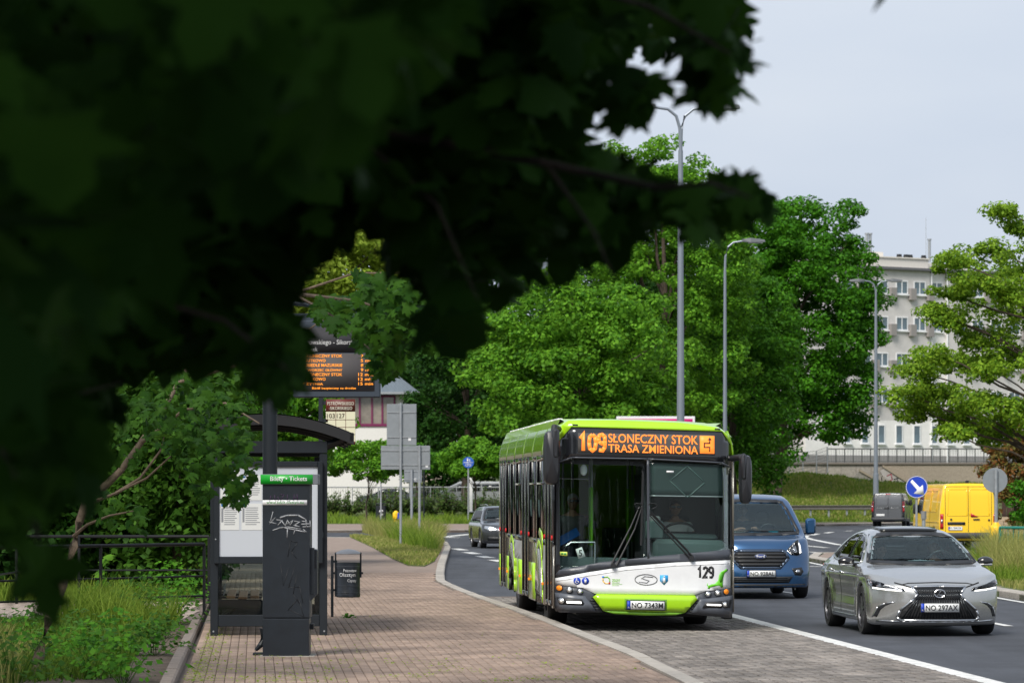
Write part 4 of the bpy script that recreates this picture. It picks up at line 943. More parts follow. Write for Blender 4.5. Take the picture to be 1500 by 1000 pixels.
def wheel_at(root, x, y, r, wdt, side, spokes=10, rim_m=None, hub=None, rr=.72, name='wheel'):
    """side: -1 outer face towards -x"""
    rim_m = rim_m or mat('alloy', (.28, .28, .29), .3, metal=.9)
    t = link(name, None, root, (x, y, r))
    b = MB(); w2 = wdt/2; prof = [(r*rr, -w2*.92), (r*.93, -w2), (r*.985, -w2*.8), (r, -w2*.6), (r, w2*.6), (r*.985, w2*.8), (r*.93, w2), (r*rr, w2*.92)]
    b.lathe(prof, 40, axis='x'); b.build('tyre', rubber, t, smooth=True)
    b = MB(); q = r*rr; b.lathe([(q, side*w2*.9), (q*.96, side*w2*.95), (q*.93, side*w2*.55), (q*.90, -side*w2*.8), (.02, -side*w2*.6)], 32, axis='x')
    for k in range(spokes):
        a = 2*PI*k/spokes; M = Matrix.Rotation(a, 4, 'X')
        b.box(side*w2*.55 if side > 0 else side*w2*.85, side*w2*.85 if side > 0 else side*w2*.55, -.016, .016, q*.12, q*.95, 0, M)
    b.lathe([(q*.2, side*w2*.5), (q*.2, side*w2*.86), (.001, side*w2*.9)], 16, axis='x')
    b.build('rim', rim_m, t, smooth=True)
    d = MB(); d.lathe([(.001, side*w2*.2), (q*.75, side*w2*.2), (q*.75, side*w2*.12)], 24, axis='x'); d.build('brake_disc', steel, t)
    return t
def plate(car_fn, root, text, cx, cz, m_txt=None, w_=.52, h_=.114, out=(0, -1, 0), yy=None, flip=1, xf=None):
    """number plate as a flat plate in front of (cx, cz)"""
    y = yy; o = (cx, y, cz); f = flat(o, (flip, 0, 0), (0, 0, 1))
    b = MB(xf); b.box(cx-w_/2-.012, cx+w_/2+.012, y-.006, y+.012, cz-h_/2-.012, cz+h_/2+.012, .004); fr = b.build('plate_frame', black, root)
    e = -.010*flip if flip > 0 else .016
    yo = y-.009 if flip > 0 else y+.015
    f = flat((cx, yo, cz), (flip, 0, 0), (0, 0, 1))
    pl = patch('number_plate', [(-w_/2, -h_/2), (w_/2, -h_/2), (w_/2, h_/2), (-w_/2, h_/2)], f, plate_w, root, None, .003, out, xf)
    f2 = flat((cx, yo-.004*flip, cz), (flip, 0, 0), (0, 0, 1))
    patch('country_band', [(-w_/2, -h_/2), (-w_/2+.045, -h_/2), (-w_/2+.045, h_/2), (-w_/2, h_/2)], f2, blueplate, pl, None, .001, out, xf)
    f3 = flat((cx, yo-.006*flip, cz), (flip, 0, 0), (0, 0, 1))
    lettering('plate_lettering', text, (-w_/2+.062, -.038, w_/2-.018, .038), f3, black_ink, pl, xf, bold=.012)
    lettering('country_letters', 'PL', (-w_/2+.012, -.042, -w_/2+.034, -.022), f3, plate_w, pl, xf)
    return pl
head_glass = glassmat('lamp_glass', (.92, .93, .95), 1.45)
lamp_in = mat('lamp_reflector', (.62, .64, .66), .15, metal=.9); lamp_on = mat('lamp_lit', (.9, .9, .9), .3, emit=(1, .97, .9), estr=2.2); amber = mat('amber_lens', (.75, .22, .01), .25, emit=(1, .3, .02), estr=.25)
red_l = mat('red_lens', (.42, .008, .012), .15, coat=.5)
seam = mat('panel_seam', (.006, .006, .007), .8)
car_glass = glassmat('car_glass', (.80, .88, .88), 1.5, .17); side_glass = glassmat('tinted_side_glass', (.45, .48, .47), 1.5, 1.0)
def seats_and_dash(root, y0, zs, xs=(-.38, .38), row2=True, dz=.0, wheelside=1, cowl=None, hw=.72):
    for i, x in enumerate(xs):
        for yy in ((y0, y0+.85) if row2 else (y0,)):
            b = MB(); b.box(x-.24, x+.24, yy-.22, yy+.26, zs-.18, zs-.01, .05)
            M = Matrix.Translation((x, yy+.26, zs)) @ Matrix.Rotation(-.28, 4, 'X'); b.box(-.24, .24, -.06, .06, -.1, .56, .05, M); b.box(-.13, .13, -.05, .05, .58, .76, .04, M)
            b.build('seat', seat_m, root, smooth=True)
    cy, cz = cowl; b = MB(); b.box(-hw, hw, cy, cy+.42, cz-.32, cz-.02, .06); b.build('dashboard', dash_m, root, smooth=True)
    b = MB(); c = Vector((.38*wheelside, cy+.48, cz-.02)); M = Matrix.Translation(c) @ Matrix.Rotation(.45, 4, 'X'); n = 24
    ring = [M @ Vector((.18*math.cos(2*PI*k/n), 0, .18*math.sin(2*PI*k/n))) for k in range(n+1)]; b.tube(ring, .014, 6, False)
    b.box(-.17, .17, -.012, .012, -.02, .02, 0, M); b.box(-.02, .02, -.012, .012, -.17, 0, 0, M); b.build('steering_wheel', black, root, smooth=True)
def mirror(root, x, y, z, side, w_, h_, paint, arm=(.12, .05), d=.12, lens=True):
    b = MB(); b.box(x, x+side*w_, y, y+d, z, z+h_, .035) if side > 0 else b.box(x-w_, x, y, y+d, z, z+h_, .035)
    o = b.build('wing_mirror', paint, root, smooth=True)
    b = MB(); b.tube([(x-side*arm[0], y+.08, z+.01), (x+side*.04, y+.06, z+.04)], [.03, .025], 8); b.build('mirror_arm', black, o)
    return o
# ================================================================== THE GREY SEDAN
HEAD = math.radians(3.9)
def sedan():
    Y0 = 46.15; t = thing('parked_car' if False else 'car', 'metallic grey sedan with large dark spindle grille in the right lane', 'car', (5.78, Y0, 0), HEAD)
    paint = mat('grey_metallic', (.50, .50, .485), .27, metal=.85, coat=1.0)
    def sculpt(y, z):
        s = .018*np.exp(-((z-.80)/.05)**2)-.022*np.exp(-((z-.52)/.13)**2)*np.clip((y-1.3)/.3, 0, 1)*np.clip((3.5-y)/.3, 0, 1)
        for wy in (.97, 3.84): s = s+.014*np.exp(-(((y-wy)**2+(z-.34)**2)**.5-.38)**2/.004)
        return s
    sp = dict(L=4.96, H=1.445, hw=.93, zmin=.10, Tsplit=2.9, k=.055, kf=.06, shield=.20, crown=.045,
        W=[(.1, .84), (.2, .885), (.4, .905), (.62, .912), (.80, .905), (.90, .875), (.97, .815), (1.05, .765), (1.2, .685), (1.34, .60), (1.46, .50)],
        taper=[(0, .97), (1.0, 1), (4.0, 1), (4.96, .93)],
        T=[(0, .60), (.10, .70), (.22, .755), (.6, .865), (1.1, .955), (1.30, .985), (1.42, 1.03), (1.75, 1.215), (2.15, 1.375), (2.45, 1.43), (2.8, 1.445), (3.2, 1.42), (3.6, 1.335), (4.1, 1.15), (4.35, 1.06), (4.7, 1.025), (4.9, .99), (5.3, .7)],
        F=[(.1, .16), (.2, .04), (.26, .02), (.45, .0), (.6, .01), (.70, .045), (.78, .14), (1.4, .3)], fa=.50, fp=3.0,
        R=[(.1, .1), (.3, .0), (.6, .0), (.9, .03), (1.1, .1)], ra=.35, rp=3.5,
        Z0=[(0, .14), (.4, .15), (1.4, .17), (3.4, .17), (4.5, .22), (5, .3)], wheels=(.97, 3.84), wr=.34, ar=.375, sculpt=sculpt)
    WS = [(-.74, 1.0), (-.70, .985), (-.3, .972), (0, .97), (.3, .972), (.70, .985), (.74, 1.0), (.655, 1.20), (.575, 1.335), (.3, 1.365), (0, 1.372), (-.3, 1.365), (-.575, 1.335), (-.655, 1.20)]
    FW = [(1.62, .99), (1.78, 1.09), (2.08, 1.235), (2.36, 1.322), (2.64, 1.352), (2.64, .985)]
    RW = [(2.70, .985), (2.70, 1.353), (3.05, 1.343), (3.40, 1.285), (3.62, 1.21), (3.62, 1.0)]
    QW = [(3.68, 1.01), (3.68, 1.18), (3.95, 1.075), (4.0, 1.04)]
    RG = [(-.62, 1.09), (.62, 1.09), (.55, 1.33), (-.55, 1.33)]
    c = Car(t, sp, paint, .027, [('f', shrink(WS, .05), 0), ('b', shrink(RG, .06), 0)]+[(s, shrink(p, .035), 0) for s in 'lr' for p in (FW, RW)])
    c.patch('windscreen', 'f', WS, car_glass, .09, .004)
    c.patch('windscreen_surround', 'f', stroke(WS, .05, True), black, .2, .007)
    c.patch('rear_window', 'b', RG, side_glass, .12)
    for s in 'lr':
        c.patch('side_window', s, FW, side_glass, .12); c.patch('side_window', s, RW, side_glass, .12); c.patch('quarter_window', s, QW, black, .12)
        c.patch('window_trim', s, stroke([(1.55, .975), (1.76, 1.11), (2.07, 1.255), (2.36, 1.345), (2.68, 1.377), (3.05, 1.365), (3.42, 1.305), (3.70, 1.20), (4.05, 1.05)], .018), chrome, .2, .008)
        c.patch('window_trim', s, stroke([(1.58, .968), (2.7, .962), (3.7, .985), (4.05, 1.03)], .02), chrome, .2, .008)
        c.patch('door_seam', s, stroke([(1.50, .93), (1.46, .6), (1.52, .26)], .010)+stroke([(2.69, .96), (2.70, .26)], .010)+stroke([(3.72, .96), (3.60, .72), (3.42, .5), (3.38, .26)], .010), seam, .1, .003, .002)
        c.patch('door_handle', s, [(2.42, .80), (2.60, .805), (2.60, .835), (2.42, .83)], chrome, None, .03, .03); c.patch('door_handle', s, [(3.36, .82), (3.54, .825), (3.54, .855), (3.36, .85)], chrome, None, .03, .03)
        c.patch('sill_trim', s, stroke([(1.4, .235), (3.4, .235)], .02), chrome, .3, .01)
    # grille
    GR = [(-.35, .668), (.35, .668), (.285, .585), (.33, .52), (.50, .36), (.535, .27), (.50, .238), (-.50, .238), (-.535, .27), (-.50, .36), (-.33, .52), (-.285, .585)]
    g = c.patch('grille', 'f', GR, mat('grille_void', (.006, .006, .007), .6), .06, .006)
    bars = []
    for k in range(-13, 14):
        x0 = k*.0265; x1 = k*.041
        pts = [(x0, .66), (x0*.86, .585), (x1*.78, .50), (x1, .25)]
        pts = [p for p in pts if in_poly(p[0], p[1], GR) or abs(p[0]) < .3]
        q = stroke(pts, .011) if len(pts) > 1 else []
        bars += [z_ for z_ in q if all(in_poly(a*.97, b_, GR) for a, b_ in z_)]
    c.patch('grille_bars', 'f', bars, mat('grille_bar', (.05, .055, .06), .25, metal=.8), .2, .016, .01, g)
    c.patch('grille_surround', 'f', stroke([(-.37, .672), (-.292, .583), (-.345, .51), (-.525, .355), (-.56, .262), (-.515, .222), (.515, .222), (.56, .262), (.525, .355), (.345, .51), (.292, .583), (.37, .672)], .026), chrome, .08, .012, .015, g)
    c.patch('bonnet_lip', 'f', stroke([(-.37, .675), (0, .682), (.37, .675)], .018), chrome, .1, .01)
    c.patch('bonnet_seam', 'f', stroke([(-.50, .70), (-.4, .722), (0, .732), (.4, .722), (.50, .70)], .010), seam, .08, .003, .002)
    f = c.fn('f', .02); e = f(0, .585); ey = e[1]-.015
    b = MB(); n = 32; b.tube([(.072*math.cos(2*PI*k/n), ey, .585+.052*math.sin(2*PI*k/n)) for k in range(n+1)], .0085, 6, False)
    b.tube([(.012, ey, .622), (-.022, ey, .570), (.040, ey, .562)], .007, 6); b.build('emblem', chrome, g, smooth=True)
    plate(None, t, 'NO 297AX', .0, .395, yy=-.035)
    # headlamps
    for s in (1, -1):
        HL = [(.47, .655), (.56, .672), (.72, .712), (.865, .760), (.885, .752), (.875, .70), (.84, .665), (.66, .640), (.52, .628), (.455, .615)]
        HP = [(s*a, b_) for a, b_ in HL]
        h_ = c.patch('headlamp', 'f', HP, mat('lamp_housing', (.10, .105, .11), .25, metal=.5), .05, .002)
        c.patch('lamp_unit', 'f', [[(s*a, b_) for a, b_ in circ(x, z, .022, 12)] for x, z in ((.64, .672), (.71, .690))], lamp_in, None, .012, .01, h_)
        c.patch('turn_lamp', 'f', [(s*.775, .70), (s*.855, .74), (s*.86, .715), (s*.80, .678)], amber, .04, .012, .01, h_)
        c.patch('daytime_lamp', 'f', stroke([(s*.84, .655), (s*.66, .632), (s*.50, .622)], .016)+stroke([(s*.50, .622), (s*.56, .655), (s*.70, .70)], .008), lamp_on, .05, .012, .01, h_)
        c.patch('lamp_cover', 'f', HP, head_glass, .05, .020, .003, h_)
        SC = [(s*.60, .462), (s*.70, .440), (s*.78, .395), (s*.83, .27), (s*.795, .262), (s*.755, .36), (s*.70, .415)]
        c.patch('air_scoop', 'f', SC, black, .05, .003)
        c.patch('scoop_trim', 'f', stroke([(s*.59, .468), (s*.705, .448), (s*.79, .40), (s*.845, .262)], .013), chrome, .05, .008)
        c.patch('lamp_line', 'f', stroke([(s*.58, .728), (s*.45, .69), (s*.38, .668)], .014), seam, .05, .004, .003)
    c.patch('lower_trim', 'f', stroke([(-.80, .215), (-.55, .205), (0, .20), (.55, .205), (.80, .215)], .020), chrome, .1, .012)
    c.patch('lower_intake', 'f', [(-.75, .165), (.75, .165), (.72, .142), (-.72, .142)], black, .1, .004)
    # sunroof, mirrors, wheels
    c.patch('sunroof', 't', [(-.40, 2.25), (.40, 2.25), (.42, 3.0), (-.42, 3.0)], mat('black_glass', (.01, .012, .014), .06, coat=.5), .1, .028, .02)
    for s in (-1, 1):
        b = MB(); b.ell((s*.985, 1.72, .985), (.115, .075, .07), 16, 10); b.V = [(x, y+(.05*abs(abs(x)-.9)), max(z, .935)) for x, y, z in b.V]
        m_ = b.build('wing_mirror', mat('mirror_black', (.012, .012, .014), .15, coat=.6), t, smooth=True)
        b = MB(); b.box(s*.985-.10, s*.985+.09, 1.655, 1.74, .925, .958, .012); b.build('mirror_lower', paint, m_, smooth=True)
        b = MB(); b.tube([(s*.80, 1.80, .93), (s*.90, 1.76, .945)], [.03, .028], 8); b.build('mirror_arm', black, m_)
        for wy in (.97, 3.84): wheel_at(t, s*.79, wy, .34, .235, s, 10, mat('dark_alloy', (.14, .14, .15), .3, metal=.8))
        c.patch('tail_lamp', 'rl'[s < 0], [(4.62, .90), (4.90, .86), (4.9, .80), (4.7, .82)], red_l, .06, .006)
    b = MB(); b.tube([(-.38, 1.05, .93), (.1, 1.02, .945)], .008, 5)
    seats_and_dash(t, 2.55, .50, cowl=(1.42, .99), wheelside=1)
    b = MB(); b.box(-.78, .78, 1.0, 4.4, .26, .30); b.build('floor', black, t)
    b = MB(); b.box(-.09, .09, 1.98, 2.0, 1.28, 1.32, .01); b.build('rear_view_mirror', black, t)
    R = Matrix.Rotation(HEAD, 3, 'Z')
    def W_(x, y, z): return tuple(R @ Vector((x, y, z))+Vector((5.78, Y0, 0)))
    person('grey haired driver with light beard at the wheel of the grey sedan', W_(.38, 2.42, .42), HEAD, None, cl_dark, hair_g, denim, ((-.12, -.56, .44), (.14, -.58, .46)), sleeve='long', low=True)
    person('passenger with pulled back brown hair in the front seat of the grey sedan', W_(-.38, 2.42, .37), HEAD, None, cl_blue, hair_b, denim, female=True, hd=(.1, .1), sleeve='long', low=True)
sedan()

# ================================================================== BLUE VAN
def wheel_set(t, xs, ys, r, wdt, spokes=5, rim=None, rr=.66):
    for s in (-1, 1):
        for wy in ys: wheel_at(t, s*xs, wy, r, wdt, s, spokes, rim, rr=rr)
def blue_van():
    Y0 = 62.4; X0 = 4.55; t = thing('van', 'metallic blue van half hidden behind the bus, driver at the wheel', 'van', (X0, Y0, 0), HEAD)
    paint = mat('blue_metallic', (.014, .072, .18), .32, metal=.55, coat=1.0)
    sp = dict(L=4.97, H=1.93, hw=.99, zmin=.14, Tsplit=3.0, k=.07, kf=.07, shield=.20, crown=.04,
        W=[(.1, .90), (.25, .95), (.5, .985), (.8, .99), (1.05, .97), (1.25, .93), (1.5, .86), (1.75, .79), (1.95, .70)],
        taper=[(0, .97), (1.2, 1), (9, 1)],
        T=[(0, .86), (.12, 1.0), (.3, 1.08), (.85, 1.19), (.98, 1.24), (1.3, 1.47), (1.7, 1.75), (1.95, 1.87), (2.3, 1.92), (5.3, 1.91)],
        F=[(.1, .12), (.25, .02), (.45, .0), (.6, .03), (.8, .07), (.95, .14), (1.5, .4)], fa=.42, fp=3.4,
        R=[(.1, .05), (.5, .0), (1.5, .02), (1.95, .12)], ra=.08, rp=8,
        Z0=[(0, .20), (.4, .21), (1.4, .24), (5, .25)], wheels=(.98, 3.91), wr=.34, ar=.40)
    WS = [(-.80, 1.20), (-.5, 1.185), (0, 1.18), (.5, 1.185), (.80, 1.20), (.82, 1.24), (.70, 1.62), (.635, 1.76), (.55, 1.785), (0, 1.80), (-.55, 1.785), (-.635, 1.76), (-.70, 1.62), (-.82, 1.24)]
    SW = [(1.28, 1.20), (1.62, 1.50), (1.85, 1.66), (2.4, 1.68), (2.4, 1.18)]
    c = Car(t, sp, paint, .035, [('f', shrink(WS, .05), 0), ('l', shrink(SW, .05), 0), ('r', shrink(SW, .05), 0)])
    c.patch('windscreen', 'f', WS, car_glass, .1); c.patch('windscreen_surround', 'f', stroke(WS, .055, True), black, .2, .007)
    for s in 'lr':
        c.patch('side_window', s, SW, side_glass, .15); c.patch('door_seam', s, stroke([(1.15, 1.15), (1.45, .6), (1.5, .3)], .012)+stroke([(2.5, 1.8), (2.5, .3)], .012), seam, .1, .003, .002)
    GR = [(-.40, .885), (.40, .885), (.46, .865), (.52, .745), (.36, .575), (-.36, .575), (-.52, .745), (-.46, .865)]
    c.patch('grille_surround', 'f', stroke(GR, .05, True), mat('dark_chrome', (.10, .13, .18), .25, metal=.9), .08, .010)
    g = c.patch('grille', 'f', GR, mat('grille_void', (.006, .006, .007), .6), .08, .006)
    for z in (.625, .69, .755, .82): c.patch('grille_bar', 'f', [(-.36-(z-.575)*.8 if z < .745 else -.47, z-.014), (.36+(z-.575)*.8 if z < .745 else .47, z-.014), (.36+(z-.575)*.8 if z < .745 else .47, z+.020), (-.36-(z-.575)*.8 if z < .745 else -.47, z+.020)], mat('grille_bar_dark', (.02, .021, .023), .35), .1, .022, .02, g)
    em = c.patch('emblem', 'f', circ(0, .775, .112, 28, .045), chrome, .08, .035, .02, g); c.patch('emblem_field', 'f', circ(0, .775, .100, 28, .036), mat('emblem_blue', (.006, .02, .14), .2, coat=.5), .08, .038, .003, em)
    lettering('emblem_script', 'Ford', (-.072, .755, .072, .800), c.fn('f', .043), plate_w, em)
    plate(None, t, 'NO 928AL', 0, .468, yy=-.03)
    c.patch('lower_intake', 'f', [(-.60, .415), (.60, .415), (.52, .30), (-.52, .30)], black, .1, .006)
    for z in (.325, .355, .385): c.patch('intake_bar', 'f', [(-.5, z), (.5, z), (.5, z+.01), (-.5, z+.01)], darksteel, .1, .014)
    c.patch('bumper_skirt', 'f', [(-.85, .275), (.85, .275), (.83, .215), (-.83, .215)], black, .1, .006)
    for s in (1, -1):
        HL = [(.50, .885), (.55, .95), (.66, 1.035), (.735, 1.075), (.76, .99), (.785, .84), (.72, .795), (.58, .81)]; HP = [(s*a, b_) for a, b_ in HL]
        h_ = c.patch('headlamp', 'f', HP, mat('lamp_housing', (.10, .105, .11), .25, metal=.5), .05, .004)
        c.patch('lamp_unit', 'f', [[(s*a, b_) for a, b_ in circ(.665, .90, .05, 14)], [(s*a, b_) for a, b_ in circ(.70, .985, .03, 12)]], lamp_in, None, .014, .01, h_)
        c.patch('daytime_lamp', 'f', stroke([(s*.715, 1.04), (s*.755, .98), (s*.765, .85), (s*.715, .815), (s*.585, .825), (s*.515, .885), (s*.56, .935), (s*.65, 1.01)], .018), lamp_on, .05, .016, .01, h_)
        c.patch('lamp_cover', 'f', HP, head_glass, .06, .024, .003, h_)
        c.patch('fog_recess', 'f', [(s*.58, .56), (s*.78, .58), (s*.82, .50), (s*.76, .43), (s*.64, .44)], black, .06, .004)
        c.patch('fog_lamp', 'f', [(s*a, b_) for a, b_ in circ(.70, .505, .042, 16, .032)], lamp_in, None, .014, .01)
        mirror(t, s*1.05, 1.42, 1.17, s, .19, .30, paint)
    wheel_set(t, .87, (.98, 3.91), .34, .225)
    b = MB(); b.tube([(-.70, 1.0, 1.24), (-.1, .93, 1.235)], .011, 5); b.tube([(.0, .92, 1.24), (.68, 1.0, 1.24)], .011, 5); b.build('wiper', black, t)
    b = MB(); b.tube([(0, 2.5, 1.90), (.0, 2.75, 2.32)], .006, 4); b.build('aerial', black, t)
    seats_and_dash(t, 2.35, .85, xs=(-.45, .42), row2=False, cowl=(1.2, 1.22), hw=.8)
    b = MB(); b.box(-.85, .85, 2.9, 2.95, .4, 1.72); b.build('bulkhead', mat('bulkhead_dark', (.03, .033, .035), .8), t)
    b = MB(); b.box(-.42, -.08, 1.22, 1.45, 1.215, 1.222); b.build('paper_sheet', white_m, t)
    b = MB(); b.box(-.8, .8, .9, 4.8, .36, .40); b.build('floor', black, t)
    b = MB(); b.box(.30, .48, 1.10, 1.11, 1.215, 1.245); b.build('windscreen_sticker', mat('cyan_print', (.02, .45, .65), .5), t)
    R = Matrix.Rotation(HEAD, 3, 'Z')
    person('dark haired driver with one hand on the wheel of the blue van', tuple(R @ Vector((-.02, 2.30, .86))+Vector((X0, Y0, 0))), HEAD, None, cl_dark, hair_d, denim, ((-.10, -.56, .42), (.14, -.56, .43)), sleeve='long')
blue_van()

# ================================================================== DARK ESTATE CAR behind the bus
def estate():
    t = thing('car', 'dark grey estate car with lit headlamps following behind the bus', 'car', (-.12, 119, 0), math.radians(7))
    paint = mat('dark_grey_metallic', (.055, .058, .065), .3, metal=.6, coat=1)
    sp = dict(L=4.77, H=1.50, hw=.91, zmin=.12, Tsplit=3.0, k=.06, kf=.07, shield=.2, crown=.04,
        W=[(.1, .83), (.3, .89), (.6, .91), (.85, .89), (.95, .83), (1.2, .72), (1.45, .60)], taper=[(0, .97), (1, 1), (9, 1)],
        T=[(0, .65), (.15, .78), (.5, .88), (1.2, .98), (1.35, 1.03), (1.8, 1.27), (2.2, 1.43), (2.6, 1.48), (3.8, 1.46), (4.5, 1.36), (4.75, .98), (5.2, .8)],
        F=[(.1, .1), (.3, 0), (.6, .02), (.75, .08), (1.2, .3)], fa=.42, fp=3.2, R=[(.1, .05), (.6, 0), (1.2, .1), (1.5, .3)], ra=.2, rp=4,
        Z0=[(0, .17), (5, .19)], wheels=(.93, 3.64), wr=.33, ar=.37)
    WS = [(-.72, 1.0), (0, .985), (.72, 1.0), (.58, 1.37), (0, 1.40), (-.58, 1.37)]; SW = [(1.55, 1.0), (2.1, 1.31), (4.2, 1.30), (4.35, 1.02)]
    c = Car(t, sp, paint, .05, [('f', shrink(WS, .08), 0)])
    c.patch('windscreen', 'f', WS, car_glass, .15); c.patch('windscreen_surround', 'f', stroke(WS, .06, True), black, .2, .007)
    for s in 'lr': c.patch('side_window', s, SW, black, .15)
    g = c.patch('grille', 'f', [(-.33, .74), (.33, .74), (.24, .30), (-.24, .30)], mat('grille_void', (.006, .006, .007), .6), .1, .006)
    c.patch('grille_bars', 'f', sum([stroke([(-.30, z), (.30, z)], .022) for z in (.71, .66, .61, .56)], [])+stroke([(-.35, .74), (-.26, .30), (.26, .30), (.35, .74)], .03), chrome, .1, .014, .01, g)
    plate(None, t, 'NO 41', 0, .46, yy=-.03, w_=.5) if False else None
    b = MB(); b.box(-.26, .26, -.03, -.01, .42, .53); pl = b.build('number_plate', plate_w, t); b = MB(); b.box(-.26, -.215, -.034, -.03, .42, .53); b.build('country_band', blueplate, pl)
    c.patch('lower_intake', 'f', [[(-.75, .42), (-.32, .40), (-.28, .28), (-.7, .28)], [(.32, .40), (.75, .42), (.7, .28), (.28, .28)]], black, .1, .006)
    for s in (1, -1):
        HP = [(s*a, b_) for a, b_ in ((.40, .60), (.42, .72), (.60, .77), (.80, .79), (.82, .68), (.60, .60))]
        h_ = c.patch('headlamp', 'f', HP, lamp_in, .06, .006); c.patch('lamp_unit', 'f', [(s*a, b_) for a, b_ in circ(.60, .685, .06, 12)], lamp_on, None, .014, .01, h_)
        mirror(t, s*.93, 1.6, .95, s, .17, .13, paint)
    b = MB(); b.tube([(-.5, 1.9, 1.49), (-.52, 2.4, 1.53), (-.52, 4.2, 1.50)], .015, 5); b.tube([(.5, 1.9, 1.49), (.52, 2.4, 1.53), (.52, 4.2, 1.50)], .015, 5); b.build('roof_rail', chrome, t)
    b = MB(); b.box(-.3, -.08, 1.25, 1.3, 1.03, 1.04); b.build('paper_slip', white_m, t)
    seats_and_dash(t, 2.4, .50, cowl=(1.42, 1.0), row2=False)
    wheel_set(t, .79, (.93, 3.64), .33, .21, 7)
estate()

# ================================================================== VANS SEEN FROM BEHIND
def rear_van(label, X, Y, ang, col, L, H, hw, dims):
    # local y=0 front; placed so that the rear end stands at (X, Y)
    t = thing('van', label, 'van', (X, Y, 0), ang+PI)
    paint = mat(col[0], col[1], .35, metal=col[2], coat=.8)
    D = -L
    sp = dict(L=L, H=H, hw=hw, zmin=.2, Tsplit=3.0, k=.09, kf=.06, shield=.15, crown=.03,
        W=[(.2, hw*.93), (.5, hw*.99), (.9, hw), (1.2, hw*.985), (H*.75, hw*.93), (H*.95, hw*.84), (H, hw*.8)], taper=[(0, .96), (1.2, 1), (9, 1)],
        T=[(0, 1.0), (.3, 1.15), (.8, 1.3), (1.6, H-.12), (2.0, H-.02), (L+.5, H-.02)],
        F=[(.1, .1), (.5, 0), (1.0, .1), (1.6, .4)], fa=.4, fp=3.4, R=[(.1, .0), (.5, .0), (1.2, .01), (H*.8, .04), (H, .12)], ra=.05, rp=10,
        Z0=[(0, .25), (L, .32)], wheels=(1.0, L-1.1), wr=.35, ar=.42)
    SW = [(1.25, 1.25), (1.7, H-.42), (2.3, H-.40), (2.3, 1.2)]
    c = Car(t, sp, paint, .06, [])
    c.body.location = (0, 0, 0)
    for s in 'lr': c.patch('side_window', s, SW, mat('dark_glass', (.012, .016, .018), .05, coat=.6), .15, .006)
    z1 = H-.22; zb = .62 if H > 2.1 else .52
    c.patch('door_seam', 'b', stroke([(0, zb), (0, z1+.1)], .016)+stroke([(-hw*.80, zb), (-hw*.80, z1), (-hw*.74, z1+.09), (hw*.74, z1+.09), (hw*.80, z1), (hw*.80, zb)], .014), seam, .1, .004, .003)
    pan = [[(-hw*.72, zb+.55), (-.05, zb+.55), (-.05, z1), (-hw*.68, z1)], [(.05, zb+.55), (hw*.72, zb+.55), (hw*.68, z1), (.05, z1)]]
    c.patch('door_pressing', 'b', sum([stroke(p, .022, True) for p in pan], []), paint, .1, .010, .006)
    c.patch('rear_bumper', 'b', [(-hw*.96, .30), (hw*.96, .30), (hw*.97, zb-.03), (-hw*.97, zb-.03)], dims['bumper'], .12, .05, .05)
    for s in (-1, 1):
        h_ = c.patch('tail_lamp', 'b', [(s*a*hw, b_) for a, b_ in ((.87, dims['t0']), (.965, dims['t0']), (.955, dims['t1']), (.87, dims['t1']))], red_l, .1, .03, .03)
        zt = dims['t0']+(dims['t1']-dims['t0'])*.38
        c.patch('reversing_lamp', 'b', [(s*a*hw, b_) for a, b_ in ((.89, zt), (.945, zt), (.945, zt+.13), (.89, zt+.13))], lamp_in, .1, .036, .004, h_)
        b = MB(); b.box(s*(hw+.06)-.09, s*(hw+.06)+.09, 1.35, 1.5, 1.2, 1.55, .04); b.build('wing_mirror', black, t, smooth=True)
    wheel_set(t, hw-.13, (1.0, L-1.1), .35, .22)
    b = MB(); b.box(-hw+.15, hw-.15, .8, L-.3, .3, .5); b.build('chassis', black, t)
    return t, c
dg = mat('dark_grey_plastic', (.045, .047, .05), .6)
t, c = rear_van('bright yellow high roofed delivery van seen from behind at the right', 14.75+.07*5.4, 116+5.4, HEAD, ('yellow_paint', (.93, .58, .003), 0), 5.5, 2.28, .99, dict(bumper=dg, t0=.72, t1=1.22))
L = 5.5
HY = mat('yellow_paint', (.93, .58, .003))
f = c.fn('b', .01)
c.patch('door_handle', 'b', [[(-.16, 1.02), (-.38, 1.02), (-.38, 1.06), (-.16, 1.06)]], black, .1, .03, .02)
c.patch('grab_strip', 'b', [(.12, .86), (.72, .86), (.72, .95), (.12, .95)], black, .1, .03, .02)
b = MB(); y = L+.02; b.box(.22, .70, y, y+.012, .68, .80); pl = b.build('number_plate', plate_w, t); b = MB(); b.box(.66, .70, y+.012, y+.015, .68, .80); b.build('country_band', blueplate, pl)
lettering('plate_lettering', 'EL 9JK38', (-.21, -.035, .19, .035), flat((.45, L+.034, .74), (-1, 0, 0), (0, 0, 1)), black_ink, pl, out=(0, 1, 0))
for x, z in ((.60, 1.04), (-.70, 1.02)): c.patch('door_lock', 'b', circ(x, z, .035, 10), black, None, .03, .01)
c.patch('warning_reflector', 'b', [(-.08, 1.12), (-.34, 1.12), (-.08, 1.25)], red_l, .1, .02, .01)
b = MB(); b.box(-.06, .06, L-.3, L-.2, 2.24, 2.36, .02); b.build('roof_beacon', black, t)
